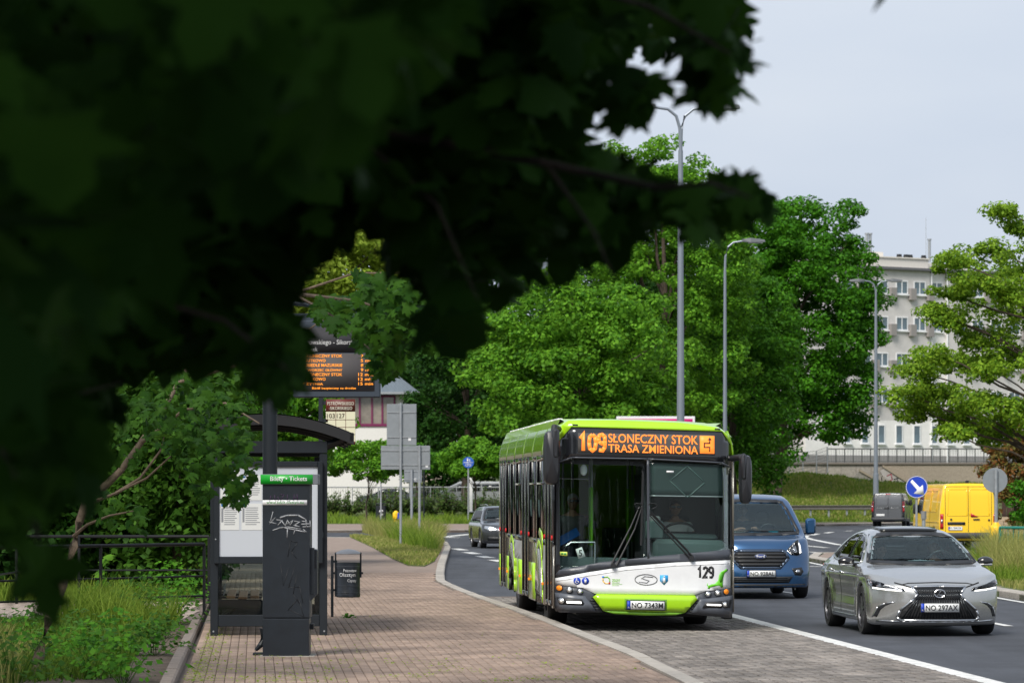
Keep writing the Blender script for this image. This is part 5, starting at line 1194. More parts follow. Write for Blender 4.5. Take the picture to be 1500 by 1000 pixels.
for sd_ in 'lr':
    c.patch('side_pressing', sd_, stroke([(2.5, .95), (5.3, .95)], .03)+stroke([(2.5, 1.3), (2.5, 2.0), (3.6, 2.0), (3.6, 1.3)], .02, True)+stroke([(3.75, 1.3), (3.75, 2.0), (4.8, 2.0), (4.8, 1.3)], .02, True), HY, .15, .012, .008)
    c.patch('door_seam', sd_, stroke([(2.42, .4), (2.42, 2.0)], .02)+stroke([(3.68, .4), (3.68, 2.05)], .02), seam, .15, .004, .003)
t, c = rear_van('dark grey van with black lamp columns driving away far down the road', 21.35+1.0, 194.5+4.7, math.radians(-11), ('van_grey', (.115, .12, .13), .3), 4.9, 1.95, .96, dict(bumper=dg, t0=.85, t1=1.45))
L = 4.9
for s in (-1, 1): c.patch('lamp_column', 'b', [(s*a, z) for a, z in ((.80, .55), (.93, .55), (.86, 1.85), (.77, 1.85))], black, .1, .02, .01)
b = MB(); b.box(.20, .66, L+.01, L+.03, .62, .74); pl = b.build('number_plate', plate_w, t)
c.patch('door_handle', 'b', [(-.08, 1.02), (.22, 1.02), (.18, 1.10), (-.04, 1.10)], black, .1, .02, .02)
c.patch('brake_light', 'b', [(-.14, 1.83), (.14, 1.83), (.14, 1.87), (-.14, 1.87)], red_l, .1, .012, .01)
c.patch('side_glazing', 'l', [(2.6, 1.15), (4.6, 1.15), (4.55, 1.62), (2.6, 1.62)], mat('dark_glass', (.012, .016, .018), .05), .15, .006)
# ================================================================== THE CITY BUS
def city_bus():
    X0, Y0 = 1.857, 47.55; t = thing('bus', 'lime and grey city bus with orange destination display standing in the stop bay', 'bus', (X0, Y0, 0), HEAD)
    SH = .0235
    def xf(u, v, z): return (u, v, z-SH*u+.005)
    def P(x, y): u = (x-945.5)/105.0; return (u, (926-y)/105.0+SH*u)
    def PP(*pts): return [P(*p) for p in pts]
    def fr(off=0.0):
        def g(u, z):
            a = abs(u); v = .05*(u/1.27)**2+(max(0, a-1.02)/.25)**2*.20
            v += max(0, z-.95)*.045+max(0, z-2.75)**2*1.1-(.03*math.exp(-((z-.45)/.12)**2) if a < .8 else 0)
            return (u, v-off, z)
        return g
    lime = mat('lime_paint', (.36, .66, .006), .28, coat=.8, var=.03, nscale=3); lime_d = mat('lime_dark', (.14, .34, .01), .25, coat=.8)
    blk = mat('bus_black', (.012, .013, .016), .16, coat=.6); gph = mat('graphite_plastic', (.05, .056, .07), .42, coat=.2); silver = mat('bus_silver', (.76, .77, .78), .32, coat=.6, var=.03)
    grey = mat('bus_side_grey', (.20, .19, .165), .2, coat=.9, metal=.3)
    wind = glassmat('bus_glass', (.93, .99, .97), 1.5, .36); sgl = glassmat('bus_side_glass', (.36, .42, .38), 1.5, 1.3)
    led = mat('led_orange', (.8, .2, .02), .5, emit=(1.0, .22, .03), estr=.95)
    def fp(name, polys, m, off=0.0, thick=.012, cell=.10, parent=None): return patch(name, polys, fr(off), m, parent or t, cell, thick, (0, -1, 0), xf)
    def ft(name, s, px, m, off, parent=None, bold=0.0):
        a = P(px[0], px[3]); b_ = P(px[2], px[1]); return lettering(name, s, (a[0], (926-px[3])/105+SH*(a[0]+b_[0])/2, b_[0], (926-px[1])/105+SH*(a[0]+b_[0])/2), fr(off), m, parent or t, xf, bold)
    # ---- front
    fp('roof_cap', PP((815, 652), (817, 634), (823, 624), (834, 616.3), (900, 615.8), (1000, 619.5), (1052, 626), (1072, 638), (1079.5, 652), (1076, 652), (1061, 632), (838, 625.6), (822, 644)), lime, .005)
    fp('display_panel', PP((838, 625.6), (1061, 632), (1076, 652), (1080, 689), (1060, 678.5), (950, 673), (838, 671), (816, 680), (815, 652), (822, 644)), blk)
    fp('windscreen_pillar', PP((812.5, 680), (816, 680), (820, 678), (821, 836), (815, 846), (812.5, 846)), blk, .004); fp('windscreen_pillar', PP((1075, 684), (1080.5, 688), (1080, 812), (1074, 808)), blk, .004)
    fp('windscreen', PP((819, 678.5), (838, 671), (950, 673), (950, 817), (880, 824.8), (819, 836.5)), wind, -.012, .004); fp('windscreen', PP((950, 673), (1060, 678.5), (1077, 686.5), (1076, 807), (1010, 811.3), (950, 817)), wind, -.012, .004)
    fp('windscreen_divider', PP((948.4, 672.5), (951.8, 672.7), (951.8, 818), (948.4, 818.6)), gph, .006, .03)
    fp('visor_line', stroke(PP((819, 678), (838, 670.5), (950, 672.5), (1060, 678), (1079, 687)), .02), gph, .012, .01)
    fp('lower_frame', PP((812.5, 846), (820, 835), (880, 823.5), (945, 816.5), (1010, 810.3), (1080, 804.5), (1080, 815), (1073, 820.3), (990, 823.5), (917, 829.3), (860, 838)), gph, .006, .02)
    fp('front_panel', PP((815, 847), (860, 838.5), (917, 829.8), (990, 824), (1073, 820.8), (1073, 862), (1036, 866), (1017, 871.8), (871.5, 869.3), (854, 861), (815, 856)), silver, .008, .02)
    fp('panel_highlight', stroke(PP((816, 851), (862, 843), (918, 834.5), (990, 828.5), (1072, 825.5)), .012), white_m, .012, .004)
    for s, pl in ((0, ((813, 856), (854, 861), (871.5, 869.3), (868, 875), (883, 897), (820, 897), (813, 888))), (1, ((1078, 862), (1036, 866), (1017, 871.8), (1021, 878), (1005, 899), (1074, 906), (1079, 896)))):
        fp('lamp_panel', PP(*pl), gph, 0, .03)
    for s, bl, rc in ((0, ((814, 868), (857, 873), (873, 895.5), (818, 892)), ((816, 874.5), (852, 877.5), (858, 886.5), (820, 885))), (1, ((1079, 872.5), (1027, 878), (1013, 897), (1076, 902)), ((1075, 879), (1034, 882.5), (1029, 890.5), (1072, 891)))):
        bl_ = fp('bumper_blade', PP(*bl), mat('blade_grey', (.085, .095, .115), .4, coat=.2), .035, .05); fp('blade_recess', PP(*rc), black, .038, .006, parent=bl_)
    for k in range(5):
        for xs in ((861+k*2.6, 874+k*4.2, 869+k*2.6), (1028-k*2.6-8, 878+k*4.2, 1028-k*2.6)): fp('vent_slat', PP((xs[0], xs[1]), (xs[2], xs[1]+.3), (xs[2], xs[1]+2), (xs[0], xs[1]+1.7)), black, .012, .01)
    fp('front_bumper', PP((868, 874), (874, 869.6), (1018, 872.2), (1021.5, 877.5), (1004, 897), (883, 894)), lime, .035, .05)
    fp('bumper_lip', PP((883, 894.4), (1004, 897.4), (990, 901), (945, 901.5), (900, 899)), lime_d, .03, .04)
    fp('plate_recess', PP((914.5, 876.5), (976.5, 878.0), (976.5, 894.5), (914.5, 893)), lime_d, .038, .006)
    px = lambda x, y: P(x, y)
    c0 = P(945.3, 886.3); plate(None, t, 'NO 7343M', c0[0], c0[1]-.0, yy=-.075, xf=xf)
    for x, y, r, m, L in ((820, 861.3, 4.4, amber, 0), (834, 863.6, 4.8, lamp_in, 1), (849.6, 866, 4.6, lamp_in, 1), (822.3, 879.7, 4.6, lamp_in, 2), (1066, 867, 4.4, amber, 0), (1052.4, 868.7, 4.8, lamp_in, 1), (1038, 870.3, 4.6, lamp_in, 1), (1063.6, 885.5, 4.6, lamp_in, 2)):
        c = P(x, y); o_ = .015 if L < 2 else .05; r_ = r/105
        h_ = fp('turn_lamp' if L == 0 else 'headlamp', circ(c[0], c[1], r_, 20), black, o_+.004, .02, None); fp('lamp_unit', circ(c[0], c[1], r_*.86, 20), m, o_+.010, .006, None, h_)
        if L: fp('lamp_bulb', circ(c[0], c[1], r_*.38, 12), mat('lamp_dim', (.75, .75, .72), .2, emit=(1, .96, .85), estr=.35), o_+.016, .006, None, h_)
    for a in ((830, 880.2, 851.5, 883.8), (1036, 884.6, 1057, 887.6)): fp('daytime_lamp', PP((a[0], a[1]), (a[2], a[1]+.8), (a[2], a[3]), (a[0], a[3]-.8)), lamp_on, .055, .01)
    # ---- destination display
    dp = fp('destination_display', PP((847.5, 634.5), (1049.5, 637.5), (1049.5, 667.5), (847.5, 663.5)), mat('display_glass', (.085, .08, .075), .18), .004, .004)
    def led_t(s, x0, y0, x1, y1, bold=0.008):
        a = P(x0, y1+ (x0+x1-1897)/2*0); zc = 0
        k = (x0+x1)/2; du0 = (x0-945.5)/105; du1 = (x1-945.5)/105
        sl = .0151  # text baseline follows the tilted display
        b0 = (926-y1)/105+SH*du0; t0 = (926-y0)/105+SH*du0
        return lettering('led_text', s, (du0, b0, du1, t0), fr(.009), led, dp, xf, bold)
    
    GL = {'1': [[(.12, .76), (.52, 1), (.52, 0)]], '0': [[(.5, 1), (.86, .86), (.95, .5), (.86, .14), (.5, 0), (.14, .14), (.05, .5), (.14, .86), (.5, 1)]], '9': [[(.90, .55), (.5, .44), (.12, .56), (.06, .76), (.2, .95), (.55, 1), (.88, .88), (.94, .6), (.88, .2), (.6, .0), (.12, .04)]], '2': [[(.06, .78), (.2, .95), (.55, 1), (.88, .88), (.90, .66), (.6, .42), (.06, .03), (.95, .03)]]}
    def digits(name, s_, x0, y0, x1, y1, wd, m, off, parent):
        q = []; n = len(s_); st = (x1-x0)/n
        for i, ch in enumerate(s_):
            for ln in GL[ch]: q += stroke([P(x0+st*(i+.08+.80*a), y1-(y1-y0)*b_) for a, b_ in ln], wd)
        return fp(name, q, m, off, .003, None, parent)
    digits('led_text', '109', 848.5, 637, 889.5, 660.5, .050, led, .009, dp); led_t('SŁONECZNY STOK', 892, 635.5, 1024, 648.5); led_t('TRASA ZMIENIONA', 892, 650.8, 1024, 662.6)
    fp('led_symbol', PP((1027, 638.5), (1048.5, 638.9), (1048.5, 665), (1027, 664.3)), led, .008, .003, parent=dp)
    fp('route_arrow', stroke(PP((1041.5, 662), (1041.5, 655.5), (1033.5, 655.5), (1033.5, 649.5), (1041.5, 649.5), (1041.5, 644)), .016)+[PP((1038.5, 645), (1044.5, 645), (1041.5, 640.5))], black_ink, .013, .002, parent=dp)
    # ---- marks
    digits('fleet_number', '129', 1022, 831, 1047, 846, .030, black_ink, .013, None)
    for cx_, k in ((845.5, 0), (857.7, 1)):
        c = P(cx_, 850.8); e = fp('access_sign', circ(c[0], c[1], .051, 20), blueplate, .012, .003, None)
        if k == 0: fp('pictogram', stroke([(c[0]-.005, c[1]+.03), (c[0]-.005, c[1]), (c[0]+.018, c[1]-.002), (c[0]+.026, c[1]-.028)], .009)+stroke([(c[0]-.012, c[1]+.008), (c[0]-.028, c[1]-.012), (c[0]-.012, c[1]-.033), (c[0]+.010, c[1]-.026)], .008)+[circ(c[0]-.005, c[1]+.036, .007, 8)], white_m, .016, .002, None, e)
        else: fp('pictogram', [circ(c[0], c[1]+.034, .008, 8), [(c[0]-.016, c[1]+.02), (c[0]+.016, c[1]+.02), (c[0]+.012, c[1]-.03), (c[0]-.012, c[1]-.03)]], white_m, .016, .002, None, e)
    lg = fp('operator_logo', stroke(PP((884.5, 845.5), (890, 845), (893, 848), (893.3, 853)), .014), mat('print_green', (.22, .55, .02), .5), .012, .003, None)
    fp('logo_arc', stroke(PP((883.3, 846.5), (883.3, 851), (886.5, 854.5), (891.5, 854.7)), .013), mat('print_yellow', (.85, .5, .02), .5), .012, .003, None, lg)
    fp('logo_dot', [PP((882, 843.8), (885, 843.8), (885, 846.4), (882, 846.4))], mat('print_blue', (.03, .25, .75), .5), .014, .003, None, lg); fp('logo_dot', [PP((891.5, 853), (894, 853), (894, 855.6), (891.5, 855.6))], mat('print_red', (.55, .01, .02), .5), .014, .003, None, lg)
    ft('logo_text', 'ZDZiT', (896.5, 848.3, 908.5, 852.3), mat('print_green', (.22, .55, .02), .5), .012, lg, .02)
    for k, w_ in enumerate((11, 15, 10)): fp('logo_small_text', [PP((896.5, 853.6+k*1.8), (896.5+w_, 853.7+k*1.8), (896.5+w_, 854.3+k*1.8), (896.5, 854.2+k*1.8))], mat('print_green', (.22, .55, .02), .5), .011, .002, None, lg)
    c = P(946.5, 849); em = fp('maker_badge', stroke(circ(c[0], c[1], .155, 40, .073), .011, True), mat('badge_line', (.16, .16, .17), .3, metal=.5), .013, .006, .05)
    fp('badge_stroke', stroke([(c[0]+.10, c[1]+.035), (c[0]-.02, c[1]+.045), (c[0]-.06, c[1]+.015), (c[0]+.04, c[1]-.015), (c[0]+.01, c[1]-.045), (c[0]-.10, c[1]-.035)], .009), mat('badge_line', (.16, .16, .17)), .013, .004, .05, em)
    sh = fp('city_shield', PP((967, 842.3), (978.8, 842.5), (978.8, 851), (973, 857.2), (967, 851)), mat('shield_blue', (.03, .36, .72), .5), .012, .003, None)
    fp('shield_figure', [PP((971.8, 846), (974.6, 846), (975.2, 854), (971.4, 854)), PP((972.3, 843.7), (974.2, 843.7), (974.2, 845.8), (972.3, 845.8))]+stroke(PP((970, 847), (970.2, 854)), .006), white_m, .016, .002, None, sh)
    dog = [(1187, 170), (1191, 192), (1215, 180), (1240, 177), (1266, 152), (1274, 112), (1288, 90), (1312, 80), (1330, 69), (1344, 72), (1341, 84), (1318, 97), (1311, 112), (1303, 140), (1300, 180), (1306, 203), (1285, 203), (1280, 187), (1240, 195), (1206, 203), (1203, 213), (1187, 212), (1190, 200), (1183, 186)]
    dg_ = fp('dog_emblem', PP(*[(800+x/5, 820+y/5) for x, y in dog]), mat('dog_green', (.12, .52, .01), .5), .012, .003, None)
    fp('dog_ear', PP(*[(800+x/5, 820+y/5) for x, y in ((1284, 100), (1300, 92), (1306, 112), (1300, 150), (1284, 168), (1274, 155), (1278, 125))]), mat('dog_green_dark', (.06, .33, .01), .5), .015, .002, None, dg_)
    fp('dog_nose', PP(*[(800+x/5, 820+y/5) for x, y in ((1334, 69), (1344, 71), (1342, 78), (1334, 77))]), black_ink, .015, .002, None, dg_)
    cd_ = fp('route_card', PP((843.8, 804.5), (853, 801.2), (858.3, 815.3), (847.8, 818.5)), white_m, -.03, .003); ft('card_number', '5', (848.3, 805.4, 853.5, 815), black_ink, -.026, cd_, .02)
    fp('screen_sticker', PP((821, 808.2), (831.5, 808.4), (831.5, 814.5), (821, 814)), mat('sticker_yellow', (.55, .62, .12), .5), -.006, .002); fp('sticker_print', PP((823, 809.8), (830, 810), (830, 812.8), (823, 812.6)), mat('print_green2', (.05, .3, .05), .5), -.003, .002)
    fp('screen_sticker', PP((977.5, 689.8), (988.3, 690), (988.3, 692.8), (977.5, 692.6)), white_m, -.006, .002)
    for x in (843.5, 1053.5): fp('marker_lamp', PP((x-4, 621.6+(x > 900)*6), (x+4, 622+(x > 900)*6), (x+4, 624+(x > 900)*6), (x-4, 623.6+(x > 900)*6)), black, .012, .01)
    # ---- wipers
    def fpt(x, y, o=.03): q = P(x, y); return xf(*fr(o)(*q))
    for pts in (((896, 826), (925, 770), (937, 742)), ((903, 828), (930, 775), (941, 742)), ((952, 755), (985, 790), (1011, 817)), ((957, 755), (992, 792), (1017, 817))):
        b = MB(); b.tube([fpt(*p) for p in pts], [.016, .012, .010] if pts[0][0] < 950 else [.010, .012, .016], 6); b.build('wiper_arm', black, t)
    for a, b_ in (((939, 799), (942, 690)), ((953, 752), (1008, 806))):
        b = MB(); b.tube([fpt(*a, .022), fpt(*b_, .022)], [.014, .010], 6); b.tube([fpt(a[0]+1, a[1]-2, .045), fpt(b_[0]+1, b_[1]+2, .045)], .007, 5); b.build('wiper_blade', black, t)
    for x, y in ((898, 828), (1013, 818)): c = fpt(x, y, 0); b = MB(); b.cyl((c[0], c[1]-.07, c[2]), .035, .08, 12, 'y'); b.build('wiper_pivot', black, t, smooth=True)
    for x0 in (936, 957): b = MB(); b.tube([fpt(x0-7, 740, .04), fpt(x0-4, 737.5, .05), fpt(x0+4, 738.5, .05), fpt(x0+6, 742, .04), fpt(x0-2, 746, .04)], .006, 5); b.build('washer_hose', black, t)
    # ---- mirrors
    def mir(u0, u1, z0, z1, v, arm):
        b = MB(); uc = (u0+u1)/2; zc = (z0+z1)/2; n = 20; rings = []
        for k, (sc, dv) in enumerate(((.0, -.13), (.72, -.12), (.95, -.07), (1, 0), (1, .06), (.9, .09), (0, .09))):
            rings.append([(uc+(u1-u0)/2*sc*math.copysign(abs(math.cos(2*PI*i/n))**.55, math.cos(2*PI*i/n)), v+dv, zc+(z1-z0)/2*sc*math.copysign(abs(math.sin(2*PI*i/n))**.42, math.sin(2*PI*i/n))) for i in range(n)])
        for r_ in rings: b.V += r_
        for i in range(len(rings)-1):
            for k in range(n): b.F.append((i*n+k, i*n+(k+1) % n, (i+1)*n+(k+1) % n, (i+1)*n+k))
        b.xf = xf; m_ = b.build('mirror', mat('mirror_plastic', (.018, .019, .023), .38), t, smooth=True)
        b = MB(xf); b.tube(arm, [.045]*len(arm), 10); b.build('mirror_arm', black, m_, smooth=True)
    mir(-1.44, -1.21, 2.02, 2.77, -.22, [(-1.30, -.2, 2.7), (-1.28, -.12, 2.82), (-1.20, .12, 2.80)])
    mir(1.30, 1.475, 1.82, 2.50, -.12, [(1.37, -.1, 2.42), (1.33, -.05, 2.47), (1.24, .16, 2.45)])
    b = MB(xf); b.box(-1.335, -1.225, -.36, -.28, 2.38, 2.80, .035); b.build('mirror_upper', mat('mirror_plastic', (.018, .019, .023)), t, smooth=True)
    b = MB(xf); b.box(1.31, 1.39, -.27, -.18, 2.15, 2.52, .03); b.build('mirror_upper', mat('mirror_plastic', (.018, .019, .023)), t, smooth=True)
    # ---- sides
    def side(sgn, off=0.0):
        def g(v, z): return (sgn*(1.272+off-max(0, z-2.45)**2*.55), v, z)
        return g
    def sp_(sgn, name, polys, m, off=0.0, thick=.02, cell=None, parent=None): return patch(name, polys, side(sgn, off), m, parent or t, cell, thick, (sgn, 0, 0), xf)
    def arch(c, r=.60, n=10): return [(c-r*math.cos(PI*k/n), .50+r*math.sin(PI*k/n)) for k in range(n+1)]
    R = lambda v0, v1, z0, z1: [(v0, z0), (v1, z0), (v1, z1), (v0, z1)]
    for sgn in (-1, 1):
        doors = ((.42, 1.55), (4.85, 6.25), (10.15, 11.45)) if sgn < 0 else ()
        zf = .30
        segs = [(.20, .42), (1.55, 4.85), (6.25, 10.15), (11.45, 11.95)] if sgn < 0 else [(.20, 11.95)]
        for (a, b_) in segs:
            lo = [(a, zf)]
            for c in (2.75, 8.65):
                if a < c < b_: lo += [(c-.60, zf)]+arch(c)+[(c+.60, zf)]
            sp_(sgn, 'side_panel', [lo+[(b_, zf), (b_, 1.18), (a, 1.18)]], grey)
            lo2 = [(a, zf+.02)]
            for c in (2.75, 8.65):
                if a < c < b_:
                    sp_(sgn, 'wheel_arch', stroke([(c-.66, zf+.02)]+[(c-.66*math.cos(PI*k/10)*1.0, .50+.68*math.sin(PI*k/10)) for k in range(11)]+[(c+.66, zf+.02)], .10), lime, .012, .014)
                    sp_(sgn, 'arch_trim', stroke([(c-.60, zf)]+arch(c, .60)+[(c+.60, zf)], .05), black, .010, .05)
        for a, b_ in (((6.25, 7.95), (9.35, 10.15), (3.5, 4.85), (11.45, 11.95)) if sgn < 0 else ((.25, 2.0), (3.5, 7.9), (9.4, 11.9))): sp_(sgn, 'skirt_panel', R(a+.02, b_-.02, zf+.02, .86), lime, .006, .01)
        if sgn < 0:
            for a, b_ in ((2.02, 2.18), (3.36, 3.52)): pass
            sp_(sgn, 'lime_pillar', [[(2.0, .95), (2.14, 1.05), (2.35, 1.22), (2.75, 1.32), (2.55, 1.40), (2.2, 1.36), (2.0, 1.3)]], lime, .014, .01)
        wins = ((1.62, 3.2), (3.25, 4.8), (6.32, 7.7), (7.75, 8.95), (9.0, 10.1)) if sgn < 0 else ((.5, 1.9), (1.95, 3.5), (3.55, 5.1), (5.15, 6.7), (6.75, 8.3), (8.35, 9.9), (9.95, 11.5))
        for (a, b_) in wins:
            w_ = sp_(sgn, 'side_window', R(a, b_, 1.20, 2.42), sgl, -.004, .005)
            sp_(sgn, 'window_frame', stroke(R(a, b_, 1.20, 2.42), .05, True), blk, .006, .012, parent=w_)
            if b_-a > 1.3 and sgn < 0: sp_(sgn, 'vent_bar', stroke([(a, 2.05), (b_, 2.05)], .03), blk, .006, .01, parent=w_)
        for a, b_ in ((1.55, 4.85), (6.25, 10.15), (11.45, 11.95), (.2, .42)) if sgn < 0 else ((.2, 11.95),):
            sp_(sgn, 'waist_rail', R(a, b_, 1.16, 1.24), blk, .002); sp_(sgn, 'roof_rail', R(a, b_, 2.38, 2.50), blk, .002)
        for a, b_ in ((11.45, 11.95), (.2, .42)): sp_(sgn, 'corner_panel', R(a, b_, 1.2, 2.42), blk if sgn < 0 else grey, 0)
        # coving along the roof edge, in panels
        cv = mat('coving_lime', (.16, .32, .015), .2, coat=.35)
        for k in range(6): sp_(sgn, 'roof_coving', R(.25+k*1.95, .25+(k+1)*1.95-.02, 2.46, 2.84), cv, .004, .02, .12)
        # doors
        for (a, b_) in doors:
            m_ = (a+b_)/2
            for (p, q) in ((a+.02, m_-.012), (m_+.012, b_-.02)):
                d_ = sp_(sgn, 'door', stroke(R(p+.03, q-.03, .36, 2.42), .07, True), blk, .008, .04)
                sp_(sgn, 'door_glass', R(p+.06, q-.06, .39, 2.39), sgl, -.005, .006, parent=d_)
                b = MB(xf); b.tube([(sgn*1.22, q-.12, .8), (sgn*1.20, q-.12, 1.4), (sgn*1.22, q-.12, 1.9)], .014, 6); b.build('door_rail', mat('yellow_rail', (.6, .5, .02), .4), d_)
            for vv in (a-.12, b_+.10): b = MB(xf); b.cyl((sgn*1.275, vv, 1.28), .035, sgn*.02, 12, 'x'); b.build('door_button', mat('red_button', (.6, .02, .02), .4), t)
        for vv in (1.9, 4.6, 6.6, 9.6, 11.6): b = MB(xf); b.box(sgn*1.29-.012, sgn*1.29+.012, vv-.05, vv+.05, .58, .62, .004); b.build('side_marker', amber, t)
        # roof fairing
        b = MB(xf)
        def pr(v, top): return [(sgn*1.20, v, 2.80), (sgn*1.14, v, 2.95), (sgn*1.00, v, top), (0, v, top+.02)]
        rows = [pr(v, tp) for v, tp in ((.62, 2.88), (1.0, 2.95), (3.0, 2.97), (3.1, 3.01), (7.5, 3.03), (7.6, 3.0), (11.2, 3.0), (11.9, 2.85))]
        for r_ in rows: b.V += r_
        for i in range(len(rows)-1):
            for k in range(3): b.F.append((i*4+k, i*4+k+1, (i+1)*4+k+1, (i+1)*4+k))
        b.build('roof_fairing', lime, t, smooth=True)
    b = MB(xf)
    for k in range(9): b.box(-1.13, -1.05, 1.2+k*1.15, 1.2+k*1.15+.9, 2.93, 2.975, .01)
    b.build('roof_grille', white_m, t)
    # front roof edge joining cap and fairing
    b = MB(xf); n = 14
    for r_, (dv, dz) in enumerate(((.16, .0), (.35, .075), (.65, .10))):
        for k in range(n+1):
            u = -1.25+2.5*k/n; zt = 2.915-.5*max(0, abs(u)-1.0)**1.0-.035*(u > .5)*(u-.5)-.012*abs(u); vv = fr()(u, zt)[1]+dv-.16; b.V.append((u, vv, zt+(dz*(.5 if abs(u) > 1.1 else .6))))
    for r_ in range(2):
        for k in range(n): b.F.append((r_*(n+1)+k, r_*(n+1)+k+1, (r_+1)*(n+1)+k+1, (r_+1)*(n+1)+k))
    b.build('roof_front', lime, t, smooth=True)
    b = MB(xf); b.box(-1.2, 1.2, .3, 11.9, 2.70, 2.80); b.build('roof', lime, t)
    b = MB(xf); b.box(-1.255, 1.255, 11.93, 12.0, .32, 2.55, .02); b.build('rear_wall', lime, t)
    b = MB(xf); b.box(-1.15, 1.15, .45, 11.9, .27, .36); b.box(-.9, .9, .8, 11.7, .20, .27); b.build('floor', black, t)
    b = MB(xf); b.box(-1.22, -1.12, .22, .5, .255, .31, .01); b.box(1.12, 1.25, .22, .45, .2, .3, .01); b.build('corner_skid', black, t)
    for sgn in (-1, 1):
        for vy in (2.75, 8.65): wheel_at(t, sgn*1.03, vy, .485, .29, sgn, 10, mat('steel_wheel', (.10, .10, .11), .5, metal=.6), rr=.60)
    # ---- interior
    teal = mat('cab_teal', (.07, .11, .11), .7); inner = mat('interior_grey', (.20, .21, .21), .8)
    b = MB(xf); b.box(-1.2, 1.2, .6, 11.8, 2.44, 2.47); b.build('ceiling', inner, t)
    b = MB(xf); b.box(.15, 1.18, .30, .75, .80, 1.30, .06); b.box(.30, 1.1, .62, .80, 1.28, 1.38, .04); b.box(.05, .30, .35, .6, 1.3, 1.55, .02); b.build('dashboard', teal, t, smooth=True)
    b = MB(xf); M = Matrix.Translation((.57, .82, 1.38)) @ Matrix.Rotation(.9, 4, 'X'); b.tube([M @ Vector((.24*math.cos(2*PI*k/28), 0, .24*math.sin(2*PI*k/28))) for k in range(29)], .018, 8, False); b.box(-.23, .23, -.015, .015, -.025, .025, 0, M); b.build('steering_wheel', black, t, smooth=True)
    b = MB(xf); b.box(.03, .07, .5, 1.75, .5, 2.2); b.box(.05, 1.2, 1.72, 1.76, .5, 2.35); b.build('cab_partition', sgl if False else mat('cab_partition', (.02, .024, .028), .4), t)
    b = MB(xf); b.box(.31, .83, 1.0, 1.5, .85, 1.0, .05); b.box(.33, .81, 1.42, 1.54, .95, 1.62, .05); b.build('driver_seat', seat_m, t, smooth=True)
    fp('sun_blind', PP((953, 677), (1062, 681), (1062, 727.5), (953, 726)), mat('blind_fabric', (.022, .042, .042), .8), -.06, .004); fp('blind_bar', stroke(PP((953, 726.5), (1062, 728)), .018), steel, -.055, .012)
    fp('blind_scissor', stroke(PP((983, 704.5), (1009, 683), (1035, 707), (1009, 729), (983, 704.5)), .014), mat('teal_bar', (.07, .12, .115), .4), -.05, .012)
    rail = mat('lime_rail', (.16, .50, .01), .35)
    for u, v, z0, z1 in ((-.66, 1.0, .4, 2.44), (-.60, 1.9, .4, 2.44), (-.62, 4.6, .4, 2.44), (.55, 4.6, .4, 2.44), (-.6, 6.6, .4, 2.44), (.5, 6.6, .4, 2.44), (.0, 2.4, .4, 2.44)):
        b = MB(xf); b.tube([(u, v, z0), (u, v, z1)], .018, 8); b.build('grab_pole', steel, t, smooth=True); b = MB(xf); b.tube([(u, v, 1.18), (u, v, 2.0)], .022, 8); b.build('pole_sleeve', rail, t, smooth=True)
    b = MB(xf); b.tube([(-1.12, .5, 1.0), (-1.08, .5, 1.16), (-1.0, .5, 1.22), (-.66, .5, 1.23)], .016, 8); b.tube([(-.66, .5, .4), (-.66, .5, 1.23)], .016, 8); b.tube([(-1.2, 1.0, 2.12), (-.7, 1.0, 2.12)], .012, 6); b.build('door_handrail', chrome, t, smooth=True)
    b = MB(xf); b.box(-1.2, -.2, .55, .6, .4, 1.02); b.build('front_screen', mat('cab_teal', (.07, .11, .11)), t)
    for i, (u, v, z) in enumerate([(-.95, 2.55, .98), (.95, 2.3, .98), (.95, 3.2, .98)]+[(s*.95, v, .75) for v in (3.9, 7.2, 8.1, 9.0) for s in (-1, 1)]+[(s*.48, v, .75) for v in (7.2, 8.1, 9.0) for s in (-1, 1)]):
        b = MB(xf); b.box(u-.21, u+.21, v-.2, v+.22, z-.08, z+.02, .03); b.box(u-.21, u+.21, v+.2, v+.28, z-.05, z+.62, .03); b.box(u-.12, u+.12, v-.1, v+.1, .36, z-.06); b.build('passenger_seat', mat('seat_teal', (.03, .06, .05), .8), t, smooth=True)
    b = MB(xf); b.ell((-.83, .35, 2.24), (.05, .03, .08), 12, 8); b.build('interior_mirror', white_m, t, smooth=True)
    b = MB(xf); b.box(.12, .26, .4, .55, 1.32, 1.62, .02); b.build('ticket_validator', mat('validator_grey', (.25, .27, .27), .5), t)
    Rm = Matrix.Rotation(HEAD, 3, 'Z')
    def W_(u, v, z): return tuple(Rm @ Vector(xf(u, v, z))+Vector((X0, Y0, 0)))
    person('bus driver in a white T-shirt and sunglasses behind the bus windscreen', W_(.57, 1.28, .98), HEAD, None, cl_white, hair_d, denim, ((-.17, -.44, .33), (.17, -.44, .33)), glasses=True)
    person('grey clad passenger with dark glasses on the front bus seat, blue folder on the lap', W_(-.80, 2.5, 1.03), HEAD+.1, None, cl_grey, hair_g, denim, ((-.10, -.34, .20), (.16, -.40, .55)), glasses=True, sleeve='long')
    q = W_(-.9, 2.12, 1.28); b = MB(); M = Matrix.Rotation(-.5, 4, 'Y') @ Matrix.Rotation(.5, 4, 'X'); b.box(-.17, .17, -.12, .12, -.006, .006, .002, M)
    tag(b.build('folder', mat('folder_blue', (.02, .16, .55), .5), None, loc=q), 'bright blue folder on the lap of the front passenger in the bus', 'folder')
city_bus()
